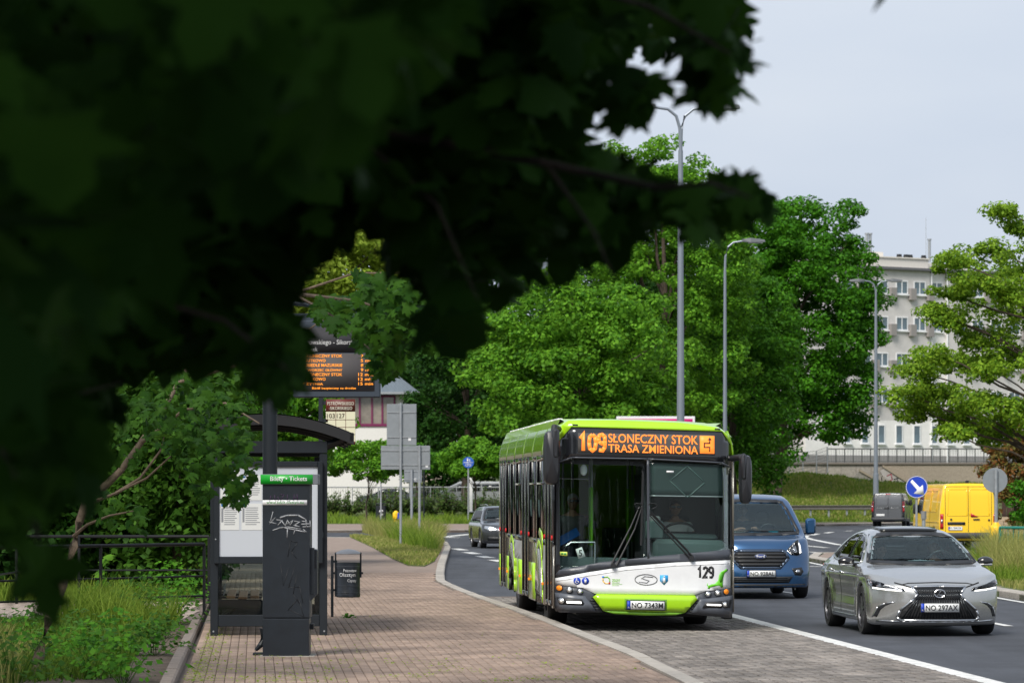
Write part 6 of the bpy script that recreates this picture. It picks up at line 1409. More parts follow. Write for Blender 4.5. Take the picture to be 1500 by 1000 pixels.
# ================================================================== BUS STOP
def shelter():
    Yf = 43.8; x0 = -(750-308)/F*Yf; t = thing('bus_shelter', 'dark steel bus shelter with curved roof, timetable case and slatted bench', 'bus shelter', (x0, Yf, .11), math.radians(4.2))
    # local: x 0..1.50 across, y 0 (near end) .. 4.2, z up
    W_ = 1.50; Lg = 4.2; gl = glassmat('shelter_glass', (.86, .90, .88), 1.45, .8)
    def bx(name, *a, m=darksteel, c=.006, p=None): return MB().box(*a, c).build(name, m, p or t)
    for (a, y) in ((0, 0), (W_-.10, 0), (0, Lg), (W_-.10, Lg)): bx('post', a, a+.10, y, y+.10, 0, 2.34)
    for y in (1.4, 2.8): bx('post', 0, .08, y, y+.08, 0, 2.34)
    for y in (0, Lg):
        bx('cross_rail', .10, W_-.10, y+.01, y+.07, .12, .27); bx('cross_rail', .0, W_, y-.012, y+.09, 2.345, 2.50)
        for (a, b_) in ((0.03, .0),): pass
    for z0, z1 in ((.12, .2), (.60, .66), (2.1, 2.16)): bx('back_rail', .01, .07, .10, Lg, z0, z1)
    # timetable case at the near end
    cs = bx('poster_case', .05, W_-.06, -.035, .0, .93, 2.24, p=None)
    bx('backing_sheet', .115, W_-.125, -.042, -.036, 1.02, 2.17, m=mat('backing_white', (.50, .53, .58), .3, coat=.5), c=0, p=cs)
    for s_ in ((.05, .115), (W_-.125, W_-.06)): bx('case_frame', s_[0], s_[1], -.07, -.042, .93, 2.24, p=cs)
    for z_ in ((.93, 1.02), (2.17, 2.24)): bx('case_frame', .115, W_-.125, -.07, -.042, z_[0], z_[1], p=cs)
    sheet_m = mat('paper', (.62, .63, .62), .7); ink = mat('grey_print', (.22, .23, .25), .7)
    for i, (a, z, w_, h_, nl) in enumerate(((.13, 1.36, .24, .34, 9), (.40, 1.36, .26, .34, 9), (.40, 1.74, .26, .32, 8), (.68, 1.40, .26, .33, 8))):
        sh = bx('timetable', a, a+w_, -.046, -.043, z, z+h_, m=sheet_m, c=0, p=cs); b = MB()
        for k in range(nl): zz = z+h_-.06-k*(h_-.10)/nl; b.box(a+.05, a+w_-.02-random.random()*.05, -.0475, -.0462, zz, zz+.010)
        b.box(a+.012, a+.038, -.0475, -.0462, z+.1, z+h_-.06); b.build('print_lines', ink, sh)
        b = MB(); b.box(a+.01, a+.05, -.0475, -.0462, z+h_-.035, z+h_-.008); b.build('route_mark', mat('route_blue', (.02, .2, .6), .5), sh)
    mp_ = bx('network_map', .13, .38, -.046, -.043, 1.74, 2.1, m=sheet_m, c=0, p=cs)
    cm = [mat('route_blue', (.02, .2, .6)), mat('route_green', (.1, .4, .05), .5), mat('route_red', (.6, .03, .03), .5), mat('route_orange', (.7, .3, .02), .5)]
    f = flat((0, -.047, 0), (1, 0, 0), (0, 0, 1))
    for k in range(14):
        a = random.uniform(.15, .3); z = random.uniform(1.76, 2.04); patch('map_line', stroke([(a, z), (a+random.uniform(-.05, .07), z+.03), (a+random.uniform(0, .08), z+random.uniform(-.02, .06))], .006), f, cm[k % 4], mp_, None, .0008)
    def pane(name, *a): return MB().box(*a).build(name, gl, t)
    pane('end_glass', .10, W_-.10, .04, .048, .27, .93)
    for y in (.1, 1.48, 2.88): pane('back_glass', .03, .038, y, y+1.3, .2, 2.1)
    pane('far_glass', .10, W_-.10, Lg+.04, Lg+.048, .27, 2.3)
    # bench
    for k in range(3):
        b = MB(); y = .55
        for j in range(10):
            pass
        a = .20+k*.155; b.box(a, a+.115, .55, 3.4, .455+.012*abs(k-1), .485+.012*abs(k-1), .008); b.build('seat_slat', mat('bench_wood', (.33, .17, .08), .55, var=.3, nscale=12), t)
    for y in (.7, 1.9, 3.2):
        b = MB(); b.box(.06, .66, y, y+.04, .42, .45); b.tube([(.06, y+.02, .10), (.42, y+.02, .43)], .02, 6); b.build('bench_bracket', darksteel, t)
    for z in (.52, .56, .60): b = MB(); b.tube([(.08, .6, z), (.16, .62, z-.02), (.16, 3.3, z-.02)], .008, 5); b.build('bench_back_bar', darksteel, t)
    bx('bench_beam', .06, 1.0, .55, .60, .33, .44)
    # roof
    def arcz(x): return 2.49+.25*(1-((x-.70)/1.12)**2)
    xs = [-.28+2.12*k/24 for k in range(25)]
    def ribbon(name, y0, y1, off, th, m, par=None):
        b = MB(); n = len(xs); V = []
        for y in (y0, y1):
            for x in xs: V += [(x, y, arcz(x)+off), (x, y, arcz(x)+off+th)]
        Fc = []
        for k in range(n-1):
            a = 2*k; c = 2*n+2*k
            Fc += [(a, a+2, a+3, a+1), (c, c+1, c+3, c+2), (a, c, c+2, a+2), (a+1, a+3, c+3, c+1)]
        Fc += [(0, 1, 2*n+1, 2*n), (2*n-2, 4*n-2, 4*n-1, 2*n-1)]
        b.add(V, Fc); return b.build(name, m, par or t, smooth=True)
    for y in (-.12, 1.4, 2.9, Lg): ribbon('roof_rib', y, y+.08, -.03, .13, mat('rib_dark', (.012, .012, .014), .5))
    ribbon('roof_sheet', -.12, Lg+.1, .10, .012, glassmat('smoked_sheet', (.12, .10, .09), 1.45, 1.0))
    for y in (0.0, 1.4, 2.9, Lg):
        b = MB(); b.tube([(W_-.04, y+.04, 2.44), (1.70, y+.04, arcz(1.70)-.01)], .045, 4); b.build('roof_strut', darksteel, t)
    for x in (-.28, 1.78):
        b = MB(); b.box(x, x+.06, -.12, Lg+.18, arcz(x)-.02, arcz(x)+.10, .01); b.build('roof_edge', darksteel, t)
    bx('hinge', W_-.07, W_-.05, -.08, -.06, 1.25, 1.33); bx('lock', .06, .08, -.08, -.07, 1.23, 1.25, m=steel)
    for a in (.02, W_-.06): b = MB(); b.cyl((a+.02, -.004, .06), .012, .006, 8, 'y'); b.build('bolt', steel, t)
shelter()
def ticket_machine():
    Y = 38.25; c = at(419, 960, Y); t = thing('ticket_machine', 'tall dark ticket machine with green header, graffiti scrawled on its back', 'ticket machine', (c.x, Y, .11), math.radians(1.0))
    dk = mat('machine_blue_black', (.010, .0145, .021), .42, var=.2, nscale=5)
    b = MB(); b.box(-.262, .258, 0, .50, 0, .43, .008); b.build('plinth', dk, t)
    b = MB(); P_ = [(-.262, .0), (.262, .0), (.272, .06), (.272, .50), (-.262, .50)]
    b.prism(P_, .438, 1.93); b.build('cabinet', dk, t, bevel=.006)
    b = MB(); b.add([(.27, .05, .62), (.27, .05, .90+.0), (.345, .14, 1.02), (.345, .14, .70), (.27, .48, .62), (.27, .48, .9), (.345, .40, 1.02), (.345, .40, .70)], [(0, 1, 2, 3), (4, 7, 6, 5), (0, 3, 7, 4), (1, 5, 6, 2), (3, 2, 6, 7)]); b.build('service_shelf', dk, t)
    b = MB(); b.box(.27, .315, .06, .12, .70, 1.22); b.box(.27, .345, .10, .46, 1.0, 1.20, .01); b.build('screen_housing', dk, t)
    hd = MB(); hd.box(-.285, .36, -.02, .55, 1.93, 2.045, .006); hd = hd.build('header', mat('header_grey', (.14, .15, .17), .45), t)
    f = flat((0, -.023, 0), (1, 0, 0), (0, 0, 1))
    patch('header_face', [(-.285, 1.935), (.30, 1.935), (.30, 2.04), (-.285, 2.04)], f, mat('header_green', (.006, .30, .022), .4, coat=.3), hd, None, .003)
    f = flat((0, -.027, 0), (1, 0, 0), (0, 0, 1)); lettering('header_text', 'Bilety • Tickets', (-.175, 1.955, .235, 2.022), f, white_m, hd, bold=.004)
    f0 = flat((0, -.003, 0), (1, 0, 0), (0, 0, 1)); f1 = flat((0, -.006, 0), (1, 0, 0), (0, 0, 1))
    st = patch('web_strip', [(-.262, 1.70), (.235, 1.70), (.235, 1.755), (-.262, 1.755)], f0, white_m, t, None, .002)
    lettering('web_text', 'www.zdzit.olsztyn.eu', (-.22, 1.705, .20, 1.748), f1, mat('print_green3', (.03, .25, .03), .5), st, bold=0)
    pur = mat('purple_marker', (.035, .008, .05), .6); wh = mat('white_spray', (.30, .31, .33), .8, var=.4, nscale=60)
    def G(pts): return [(-.26+(x-420)/640.0*.98, 1.98-(y-470)/640.0*.98) for x, y in pts]      # from a x5 look at the scrawl
    for ln in ([(478, 585), (470, 630), (498, 628)], [(505, 580), (512, 628), (535, 622), (530, 590)], [(545, 575), (575, 578), (545, 622), (580, 624)], [(600, 575), (598, 625), (622, 620)], [(650, 575), (645, 625)], [(670, 572), (676, 625)], [(648, 600), (676, 598)]): patch('marker_scrawl', stroke(G(ln), .006), f0, pur, t, None, .001)
    for ln, w_ in (([(495, 700), (470, 790), (510, 745), (470, 775), (520, 790)], .009), ([(545, 745), (600, 728), (680, 728), (735, 760)], .016), ([(520, 760), (560, 765), (530, 800)], .010), ([(560, 770), (585, 805), (600, 765), (620, 800), (640, 765), (600, 790)], .009), ([(650, 770), (690, 775), (650, 800), (690, 812)], .010), ([(705, 770), (745, 775)], .009), ([(700, 792), (770, 790)], .010), ([(710, 812), (772, 810)], .009), ([(735, 760), (740, 820)], .010), ([(765, 765), (768, 822)], .009), ([(492, 838), (560, 815), (660, 835), (730, 850)], .012), ([(530, 825), (600, 812), (700, 828)], .010), ([(600, 822), (598, 895)], .010), ([(655, 835), (645, 865)], .009), ([(715, 830), (740, 850)], .009)):
        patch('spray_scrawl', stroke(G(ln), w_), f0, wh, t, None, .001)
    sc = mat('scratch_dark', (.004, .005, .008), .5)
    for ln in ([(.02, 1.12), (.05, 1.30), (.13, 1.28), (.06, 1.18), (.12, 1.10)], [(-.06, 1.04), (-.03, .80), (.03, 1.0)], [(.10, 1.02), (.03, .78), (.16, .78)], [(.12, .92), (.08, .70), (.15, .60)], [(.02, .52), (.14, .66), (.20, .45), (.04, .53)], [(.15, .80), (.19, .60)]): patch('marker_scrawl', stroke(ln, .005), f0, sc, t, None, .001)
    b = MB(); b.box(-.30, .32, -.08, .55, 0, .012, .003); b.build('base_plate', concrete, t)
    b = MB(); b.tube([(-.27, .35, .30), (-.30, .35, .12), (-.36, .35, .06)], [.05, .035, .02], 8); b.box(-.39, -.27, .28, .42, .0, .035, .008); b.build('foot_bracket', darksteel, t)
    b = MB(); b.box(.26, .30, .2, .4, .3, .36); b.build('side_socket', darksteel, t)
ticket_machine()
# ---- departure display on its own pole
def display_board():
    Y = 40.6; c = at(395.5, 721, Y); t = thing('departure_display', 'hanging electronic departure board with orange lines on a tall dark pole', 'departure display', (c.x, Y, .11), 0)
    b = MB(); b.tube([(0, 0, 0), (0, 0, 4.25)], .088, 20); b.build('pole', darksteel, t, smooth=True)
    def L(x, y): p = at(x, y, Y); return (p.x-c.x, p.z-.11)
    x0, z0 = L(430, 582); x1, z1 = L(557, 474); z1b = L(0, 470)[1]
    dk = mat('display_frame', (.04, .052, .07), .6, spec=.25)
    b = MB(); b.box(x0, x1, -.10, .16, z0, z1b, .01); hs = b.build('housing', dk, t)
    b = MB(); b.box(.0, L(565, 0)[0], -.02, .08, L(0, 471)[1], L(0, 459)[1], .008); b.tube([(0, .03, L(0, 440)[1]), (L(500, 0)[0], .03, L(0, 452)[1]), (L(565, 0)[0], .03, L(0, 462)[1])], .03, 6); b.build('arm', dk, t)
    f = flat((0, -.104, 0), (1, 0, 0), (0, 0, 1)); f2 = flat((0, -.108, 0), (1, 0, 0), (0, 0, 1))
    patch('header_panel', [L(436, 516.5), L(549, 516.5), L(549, 480), L(436, 480)], f, mat('display_dark', (.035, .035, .04), .7, spec=.2), hs, None, .003)
    sc = patch('screen', [L(436, 573), L(549, 573), L(549, 518), L(436, 518)], f, mat('screen_grey', (.075, .07, .072), .7, spec=.2), hs, None, .003)
    wt = mat('white_print', (.5, .5, .5), .5)
    a = L(440, 507); e = L(533, 498); lettering('stop_name', 'Pstrowskiego - Sikorskiego', (a[0], a[1], e[0], e[1]), f2, wt, hs, bold=.01)
    a = L(526, 497); e = L(547, 493); lettering('clock_text', '17:10:03', (a[0], a[1], e[0], e[1]), f2, wt, hs)
    a = L(440, 515); e = L(466, 509); lettering('column_heading', 'Kierunek', (a[0], a[1], e[0], e[1]), f2, wt, hs); a = L(530, 515); e = L(547, 509); lettering('column_heading', 'Odjazd', (a[0], a[1], e[0], e[1]), f2, wt, hs)
    led = mat('led_amber', (.7, .25, .02), .5, emit=(1.0, .30, .02), estr=.75)
    for k, (s_, m_) in enumerate((('109 SŁONECZNY STOK', '2 min'), ('103 GUTKOWO', '5 min'), ('127 OSIEDLE MAZURSKIE', '8 min'), ('309 DWORZEC GŁÓWNY', '9 min'), ('109 SŁONECZNY STOK', '12 min'), ('103 GUTKOWO', '12 min'), ('127 ŻYTNIA', '15 min'), ('Bądź bezpieczny na drodze', ''))):
        y = 519.5+k*6.75; ln = min(64, 3.6*len(s_)); a = L(438 if k < 7 else 458, y+4.4); e = L((438 if k < 7 else 458)+ln, y); lettering('led_line', s_, (a[0], a[1], e[0], e[1]), f2, led, sc, bold=.01)
        if m_: a = L(547-3.6*len(m_), y+4.4); e = L(547, y); lettering('led_line', m_, (a[0], a[1], e[0], e[1]), f2, led, sc, bold=.01)
display_board()
def stop_sign():
    Y = 55.5; c = at(470, 721, Y); t = thing('bus_stop_sign', 'cream and maroon bus stop sign with numbers 103 and 127 on a dark post', 'bus stop sign', (c.x, Y, .11), 0)
    def L(x, y): p = at(x, y, Y); return (p.x-c.x, p.z-.11)
    b = MB(); b.box(-.035, .035, -.035, .035, 0, L(0, 560)[1], .005); b.build('post', darksteel, t)
    for y in (590, 616, 641): z = L(0, y)[1]; b = MB(); b.box(0, .12, -.02, .02, z-.03, z+.03, .004); b.build('bracket', darksteel, t)
    bd = MB(); bd.box(L(477.5, 0)[0], L(520.5, 0)[0], -.02, .02, L(0, 651)[1], L(0, 584.5)[1], .003); bd = bd.build('board', mat('sign_cream', (.62, .60, .44), .5), t)
    mar = mat('maroon', (.11, .018, .014), .5); f = flat((0, -.023, 0), (1, 0, 0), (0, 0, 1)); f2 = flat((0, -.027, 0), (1, 0, 0), (0, 0, 1)); cr_ = mat('print_cream', (.62, .60, .50), .5)
    patch('header', [L(477.5, 602.5), L(520.5, 602.5), L(520.5, 584.5), L(477.5, 584.5)], f, mar, bd, None, .002); patch('footer', [L(477.5, 651), L(520.5, 651), L(520.5, 646.3), L(477.5, 646.3)], f, mar, bd, None, .002)
    for s_, r in (('PSTROWSKIEGO', (479.5, 593.2, 518.5, 588.3)), ('-SIKORSKIEGO', (482, 600, 516, 595.2)), ('ZDZiT Olsztyn', (478.5, 650, 490, 647.5)), ('176', (513, 650, 518, 647.5))):
        a = L(r[0], r[1]); e = L(r[2], r[3]); lettering('sign_text', s_, (a[0], a[1], e[0], e[1]), f2, cr_, bd, bold=0)
    for s_, r in (('103', (479, 612, 490.5, 605.5)), ('127', (493.5, 612, 505, 605.5))): a = L(r[0], r[1]); e = L(r[2], r[3]); lettering('route_number', s_, (a[0], a[1], e[0], e[1]), f2, mat('print_brown', (.05, .02, .015), .5), bd)
    for ln in ([L(477.5, 614.5), L(520.5, 614.5)], [L(477.5, 625.5), L(520.5, 625.5)], [L(477.5, 636), L(520.5, 636)], [L(492, 602), L(492, 646)], [L(506.5, 602), L(506.5, 646)]): patch('grid_line', stroke(ln, .007), f, mar, bd, None, .001)
stop_sign()
def litter_bin():
    X, Y = gp(510, 903, .12); t = thing('litter_bin', 'round dark litter bin on a post lettered Pozostaw Olsztyn Czysty', 'litter bin', (X, Y, .12), math.radians(2)); k = Y/F
    b = MB(); b.box(-.255, -.215, -.02, .02, 0, .90, .004); b.build('post', darksteel, t)
    b = MB(); pr = [(.001, .29), (.17, .29), (.178, .30), (.178, .34), (.175, .345), (.175, .70), (.179, .705), (.179, .80), (.168, .80), (.165, .33), (.001, .33)]
    b.lathe(pr, 36); b.build('drum', mat('bin_paint', (.020, .025, .034), .4), t, smooth=True)
    b = MB(); b.lathe([(.001, 1.0), (.10, .985), (.17, .955), (.19, .93), (.185, .925), (.001, .925)], 32); b.build('lid', mat('bin_lid', (.13, .14, .16), .35), t, smooth=True)
    b = MB()
    for s in (-1, 1): b = MB(); b.box(s*.185-.012, s*.185+.012, -.015, .015, .30 if s < 0 else .58, .95, .002); b.box(s*.19-.03, s*.19+.03, -.012, .012, .63, .66); b.build('hanger', darksteel, t)
    for z in (.38, .80): b = MB(); b.box(-.22, -.16, -.015, .015, z, z+.03); b.build('bracket', darksteel, t)
    def f(a, z): th = a/.18; return (.1805*math.sin(th), -.1805*math.cos(th), z)
    for s_, r in (('Pozostaw', (-.07, .665, .135, .71)), ('Olsztyn', (-.14, .58, .115, .652)), ('Czysty', (-.01, .505, .13, .56))): lettering('bin_text', s_, r, f, white_m, t, bold=.012)
    for z in (.36, .46, .745): patch('drum_line', stroke([(-.25, z), (.25, z)], .006), f, mat('bin_line', (.08, .09, .11), .5), t, .04, .002)
litter_bin()
# ---- railings beside the branching path
def railing(name, label, pts, h, zb, nposts, rails=(1.0, .62, .27), m=mat('railing_black', (.007, .008, .010), .6, spec=.25), r=.022, group=None, sq=True, bars=0, cat='railing'):
    o = Vector((pts[0][0], pts[0][1], zb)); t = thing(name, label, cat, tuple(o), 0, group); L = [Vector((p[0], p[1], zb if len(p) < 3 else p[2]))-o for p in pts]
    for rz in rails:
        b = MB(); b.tube([p+Vector((0, 0, h*rz)) for p in L], r*(1.2 if rz == rails[0] else .7), 8); b.build('rail', m, t, smooth=True)
    tot = sum((b_-a).length for a, b_ in zip(L, L[1:])); 
    def at_(s):
        for a, b_ in zip(L, L[1:]):
            d = (b_-a).length
            if s <= d+1e-6: return a.lerp(b_, s/d)
            s -= d
        return L[-1]
    me = None
    for k in range(nposts):
        p = at_(tot*k/(nposts-1))
        if me is None: ob = MB().box(-r, r, -r, r, 0, h, .004).build('post', m, t); me = ob.data; ob.location = p
        else: link('post', me, t, p)
    me = None
    for k in range(bars):
        p = at_(tot*(k+.5)/bars)+Vector((0, 0, h*rails[-1]))
        if me is None: ob = MB().tube([(0, 0, 0), (0, 0, h*(rails[0]-rails[-1]))], .008, 5).build('bar', m, t); me = ob.data; ob.location = p
        else: link('bar', me, t, p)
    return t
g5 = 'dark railings along the branching path'
railing('railing', 'nearer dark three bar railing left of the shelter', [gp(299, 900, .1), gp(150, 906, .1), gp(-30, 912, .1)], 1.07, .1, 3, (1.0, .55, .27), group=g5)
railing('railing', 'further dark railing across the path, before the thicket', [gp(306, 884, .1), gp(176, 884, .1), gp(42, 884, .1), gp(-40, 902, .1)], 1.12, .1, 5, (1.0, .50), group=g5)
# ================================================================== STREET LAMPS
def lamp(label, px, Y, ztop, z0, double, left=True, right=True, r=.085, rz=0, both=None):
    x = (px-750)*Y/F; t = thing('street_lamp', label, 'street lamp', (x, Y, z0), rz, 'street lamps along the road'); h = ztop-z0
    b = MB(); b.tube([(0, 0, 0), (0, 0, h*.2), (0, 0, h*.2+.03), (0, 0, h-1.2)], [r*1.25, r*1.2, r*.95, r*.55], 14); b.build('pole', mat('lamp_pole', (.22, .25, .29), .45, metal=.4), t, smooth=True)
    for s in ((-1, 1) if double else (1,)):
        b = MB(); pts = [(0, 0, h-1.2), (s*.02, 0, h-.6), (s*.12, 0, h-.25), (s*.35, 0, h-.06), (s*.75, 0, h)]; b.tube(pts, [.05, .045, .042, .04, .04], 8); a = b.build('arm', mat('lamp_pole', (.22, .25, .29)), t, smooth=True)
        b = MB(); xx = s*.7; b.add([(xx, -.09, h-.03), (xx, .09, h-.03), (xx, .09, h+.07), (xx, -.09, h+.07), (xx+s*.35, -.17, h-.07), (xx+s*.35, .17, h-.07), (xx+s*.35, .13, h+.12), (xx+s*.35, -.13, h+.12), (xx+s*.95, -.12, h-.04), (xx+s*.95, .12, h-.04), (xx+s*.92, .08, h+.05), (xx+s*.92, -.08, h+.05)],
                      [(0, 1, 2, 3), (0, 4, 5, 1), (1, 5, 6, 2), (2, 6, 7, 3), (3, 7, 4, 0), (4, 8, 9, 5), (5, 9, 10, 6), (6, 10, 11, 7), (7, 11, 8, 4), (8, 11, 10, 9)]); b.build('lamp_head', mat('lamp_head', (.10, .11, .12), .5), a, smooth=False)
        b = MB(); b.box(min(xx+s*.25, xx+s*.85), max(xx+s*.25, xx+s*.85), -.09, .09, h-.10, h-.06, .01); b.build('lamp_glass', mat('lamp_diffuser', (.55, .56, .55), .3), a)
    return t
lamp('tall double armed street lamp rising behind the bus roof', 997, 95, EYE+(HOR-157)*95/F, .1, True, r=.12)
lamp('single armed street lamp between the tall lamp and the big maple', 1062, 140, EYE+(HOR-353)*140/F, .1, False, r=.10)
lamp('double armed street lamp before the apartment block behind the grey van', 1283, 212, EYE+(HOR-411)*212/F, .1, True, r=.14)
# ================================================================== SIGNS
def post_(t, h, r=.03, m=steel): b = MB(); b.tube([(0, 0, 0), (0, 0, h)], r, 10); b.build('post', m, t, smooth=True)
def keep_right():
    Y = 88; c = at(1342.5, 713, Y); t = thing('road_sign', 'round blue keep right arrow sign behind the roof of the grey sedan', 'road sign', (c.x, Y, .1), 0); post_(t, c.z-.1+.2); z = c.z-.1; r = 16.2*Y/F
    b = MB(); b.cyl((0, -.06, z), r, .02, 40, 'y'); d = b.build('disc', blueplate, t, smooth=True)
    f = flat((0, -.064, z), (1, 0, 0), (0, 0, 1)); a = r/16.2
    patch('border', stroke(circ(0, 0, r*.96, 40), r*.05, True), f, white_m, d, None, .002)
    ar = [(-9.5, 8.0), (-6.2, 11.0), (4.6, 1.0), (8.6, 4.6), (11.6, -11.6), (-4.4, -7.6), (1.0, -3.4)]; ar = [(-9.6, 7.6), (-6.6, 10.8), (4.4, -0.6), (8.8, 3.4), (10.6, -11.4), (-4.6, -9.4), (.6, -4.2)]
    patch('arrow', [(x*a, y*a) for x, y in ar], f, white_m, d, None, .003)
keep_right()
def sign_back(name, label, Y, plates, posts, gz=None, leg=steel):
    x0 = posts[0][0]; c = at(x0, 721, Y); t = thing(name, label, 'road sign', (c.x, Y, .1), 0)
    def L(x, y): p = at(x, y, Y); return (p.x-c.x, p.z-.1)
    for (px, py) in posts: X_, Z_ = L(px, py); b = MB(); b.tube([(X_, 0, 0), (X_, 0, Z_)], .045 if Y < 150 else .06, 10); b.build('post', leg, t, smooth=True)
    for pl in plates:
        if pl[0] == 'r':
            a = L(pl[1], pl[4]); e = L(pl[3], pl[2]); b = MB(); b.box(a[0], e[0], .05, .075, a[1], e[1], .008); q = b.build('sign_plate', mat('sign_back_grey', (.23, .25, .27), .5, metal=.2, var=.06), t)
            b = MB()
            for zz in (.2, .8): b.box(a[0]+.02, e[0]-.02, .03, .05, a[1]+(e[1]-a[1])*zz-.02, a[1]+(e[1]-a[1])*zz+.02)
            b.build('stiffener', steel, q)
            if len(pl) > 5: s = L(pl[5], pl[6]); b = MB(); b.box(s[0]-.045, s[0]+.045, .044, .049, s[1]-.05, s[1]+.05); b.build('label_sticker', white_m, q)
        if pl[0] == 'c':
            a = L(pl[1], pl[2]); b = MB(); b.cyl((a[0], .04, a[1]), pl[3]*Y/F, .02, 36, 'y'); b.build('sign_disc', mat('sign_back_grey', (.23, .25, .27)), t, smooth=True)
    return t
sign_back('road_sign', 'pair of grey sign backs on two posts in the grass island', 116, [('r', 566.5, 591.5, 610, 652, 600, 643), ('r', 558, 652.5, 630, 687.5, 625, 682)], [(587, 590), (614.5, 652)])
sign_back('road_sign', 'small grey sign back on a leaning thin post behind the big sign backs', 150, [('r', 592, 686, 618, 706, 608, 702)], [(603, 686)])
t = sign_back('road_sign', 'round grey sign back on a post with yellow base at the right', 84, [('c', 1458, 703, 18.2)], [(1459, 688)])
b = MB(); pr = [(.001, 1.12), (.07, 1.12), (.09, 1.06), (.15, 1.02), (.165, .98), (.165, .1), (.20, .06), (.22, 0), (.001, 0)]; b.lathe(pr, 24); b.build('yellow_base', mat('bollard_yellow', (.78, .47, .01), .45, var=.1), t, smooth=True)
def bike_sign():
    Y = 203; c = at(686, 677, Y); t = thing('road_sign', 'round blue shared path sign before the round clipped tree', 'road sign', (c.x, Y, .1), 0); z = c.z-.1; post_(t, z+.2, .045); r = 8.2*Y/F
    b = MB(); b.cyl((0, -.08, z), r, .03, 32, 'y'); d = b.build('disc', mat('sign_blue', (.015, .09, .42), .5), t, smooth=True); f = flat((0, -.084, z), (1, 0, 0), (0, 0, 1)); k = r/8
    W3 = [stroke([(-6.5*k, 0), (6.5*k, 0)], .8*k)[0], circ(-1*k, 5.4*k, .9*k, 8), [(-2*k, 4.4*k), (0, 4.4*k), (.3*k, 1.2*k), (-2*k, 1.2*k)], circ(2*k, 4*k, .7*k, 8), [(1.4*k, 3.2*k), (2.6*k, 3.2*k), (2.6*k, 1.2*k), (1.4*k, 1.2*k)]]+stroke(circ(-2.2*k, -3.8*k, 1.6*k, 12), .5*k, True)+stroke(circ(2.2*k, -3.8*k, 1.6*k, 12), .5*k, True)+stroke([(-2.2*k, -3.8*k), (-.8*k, -1.8*k), (1.6*k, -1.8*k), (2.2*k, -3.8*k)], .5*k)
    patch('pictogram', W3, f, white_m, d, None, .003)
bike_sign()
def cross_sign():
    Y = 185; c = at(558, 694, Y); t = thing('road_sign', 'small square blue and white crossing sign left of the grey sign backs', 'road sign', (c.x, Y, .1), 0); z = c.z-.1; post_(t, z+.2, .045)
    k = Y/F; b = MB(); b.box(-5*k, 5*k, -.08, -.05, z-6*k, z+6*k, .01); d = b.build('plate', mat('sign_blue', (.015, .09, .42)), t); f = flat((0, -.084, z), (1, 0, 0), (0, 0, 1))
    patch('triangle', [(-4*k, -2.6*k), (4*k, -2.6*k), (0, 4.6*k)], f, white_m, d, None, .003); patch('figure', stroke([(-1*k, -2*k), (.4*k, .2*k), (1.4*k, -2*k)], .8*k)+[circ(.4*k, 1.4*k, .7*k, 8)], flat((0, -.088, z), (1, 0, 0), (0, 0, 1)), black_ink, d, None, .002)
cross_sign()
def guide_post():
    Y = 148; c = at(580, 778, Y); t = thing('guide_post', 'yellow lit guide post with a rounded head in the grass island', 'bollard', (c.x, Y, .1), 0); k = Y/F; yl = mat('bollard_yellow', (.78, .47, .01))
    b = MB(); b.box(-4*k, 4*k, -.08, .08, 0, 22*k, .02); b.box(-5.5*k, 5.5*k, -.12, .12, 0, 2*k, .02); b.build('foot', yl, t); b = MB(); b.box(-4.6*k, 4.6*k, -.14, .14, 21*k, 36*k, .10); b.build('head', yl, t, smooth=True)
    b = MB(); b.box(2.5*k, 4.8*k, -.15, -.13, 24*k, 33*k); b.build('arrow_panel', blueplate, t)
guide_post()
t = thing('marker_post', 'thin grey marker post beside the keep right sign', 'post', (*[(1353-750)*92/F, 92], .1), 0); post_(t, EYE+(721-749)*92/F-.1, .05); b = MB(); b.cyl((0, 0, EYE+(721-760)*92/F-.1), .075, .22, 12); b.build('reflector_band', mat('band_grey', (.2, .2, .2), .4), t, smooth=True)
t = thing('banner_mast', 'white slim advertising mast behind the round blue shared path sign', 'mast', ((690-750)*216/F, 216, .7), 0); b = MB(); b.box(-.10, .10, -.08, .08, 0, EYE+(721-651)*216/F-.7, .02); b.build('shaft', white_m, t); b = MB(); b.box(-.2, .2, -.2, .2, 0, .06, .01); b.build('foot', steel, t)
t = thing('litter_bin', 'small dark litter bin far across the junction', 'litter bin', ((558-750)*200/F, 200, .1), 0); b = MB(); b.box(-.26, .26, -.2, .2, .2, 1.1, .04); b.build('drum', darksteel, t); b = MB(); b.box(-.30, .30, -.24, .24, 1.15, 1.22, .02); b.build('lid', darksteel, t); b = MB(); b.box(-.3, -.24, -.04, .04, 0, 1.15); b.box(.24, .3, -.04, .04, 0, 1.15); b.build('frame', darksteel, t)
b = MB(); f = flat((0, -.205, 0), (1, 0, 0), (0, 0, 1)); patch('bin_text', [[(-.06, .45), (.1, .5), (.12, .62), (-.04, .58)], [(-.1, .7), (.14, .72), (.12, .84), (-.08, .82)]], f, white_m, t, None, .003)
t = thing('street_post', 'slim dark post among the junipers right of the sign backs', 'post', ((621-750)*205/F, 205, .1), 0); post_(t, 4.2, .05, darksteel); b = MB(); b.cyl((0, 0, 0), .1, .1, 12); b.build('foot', darksteel, t)
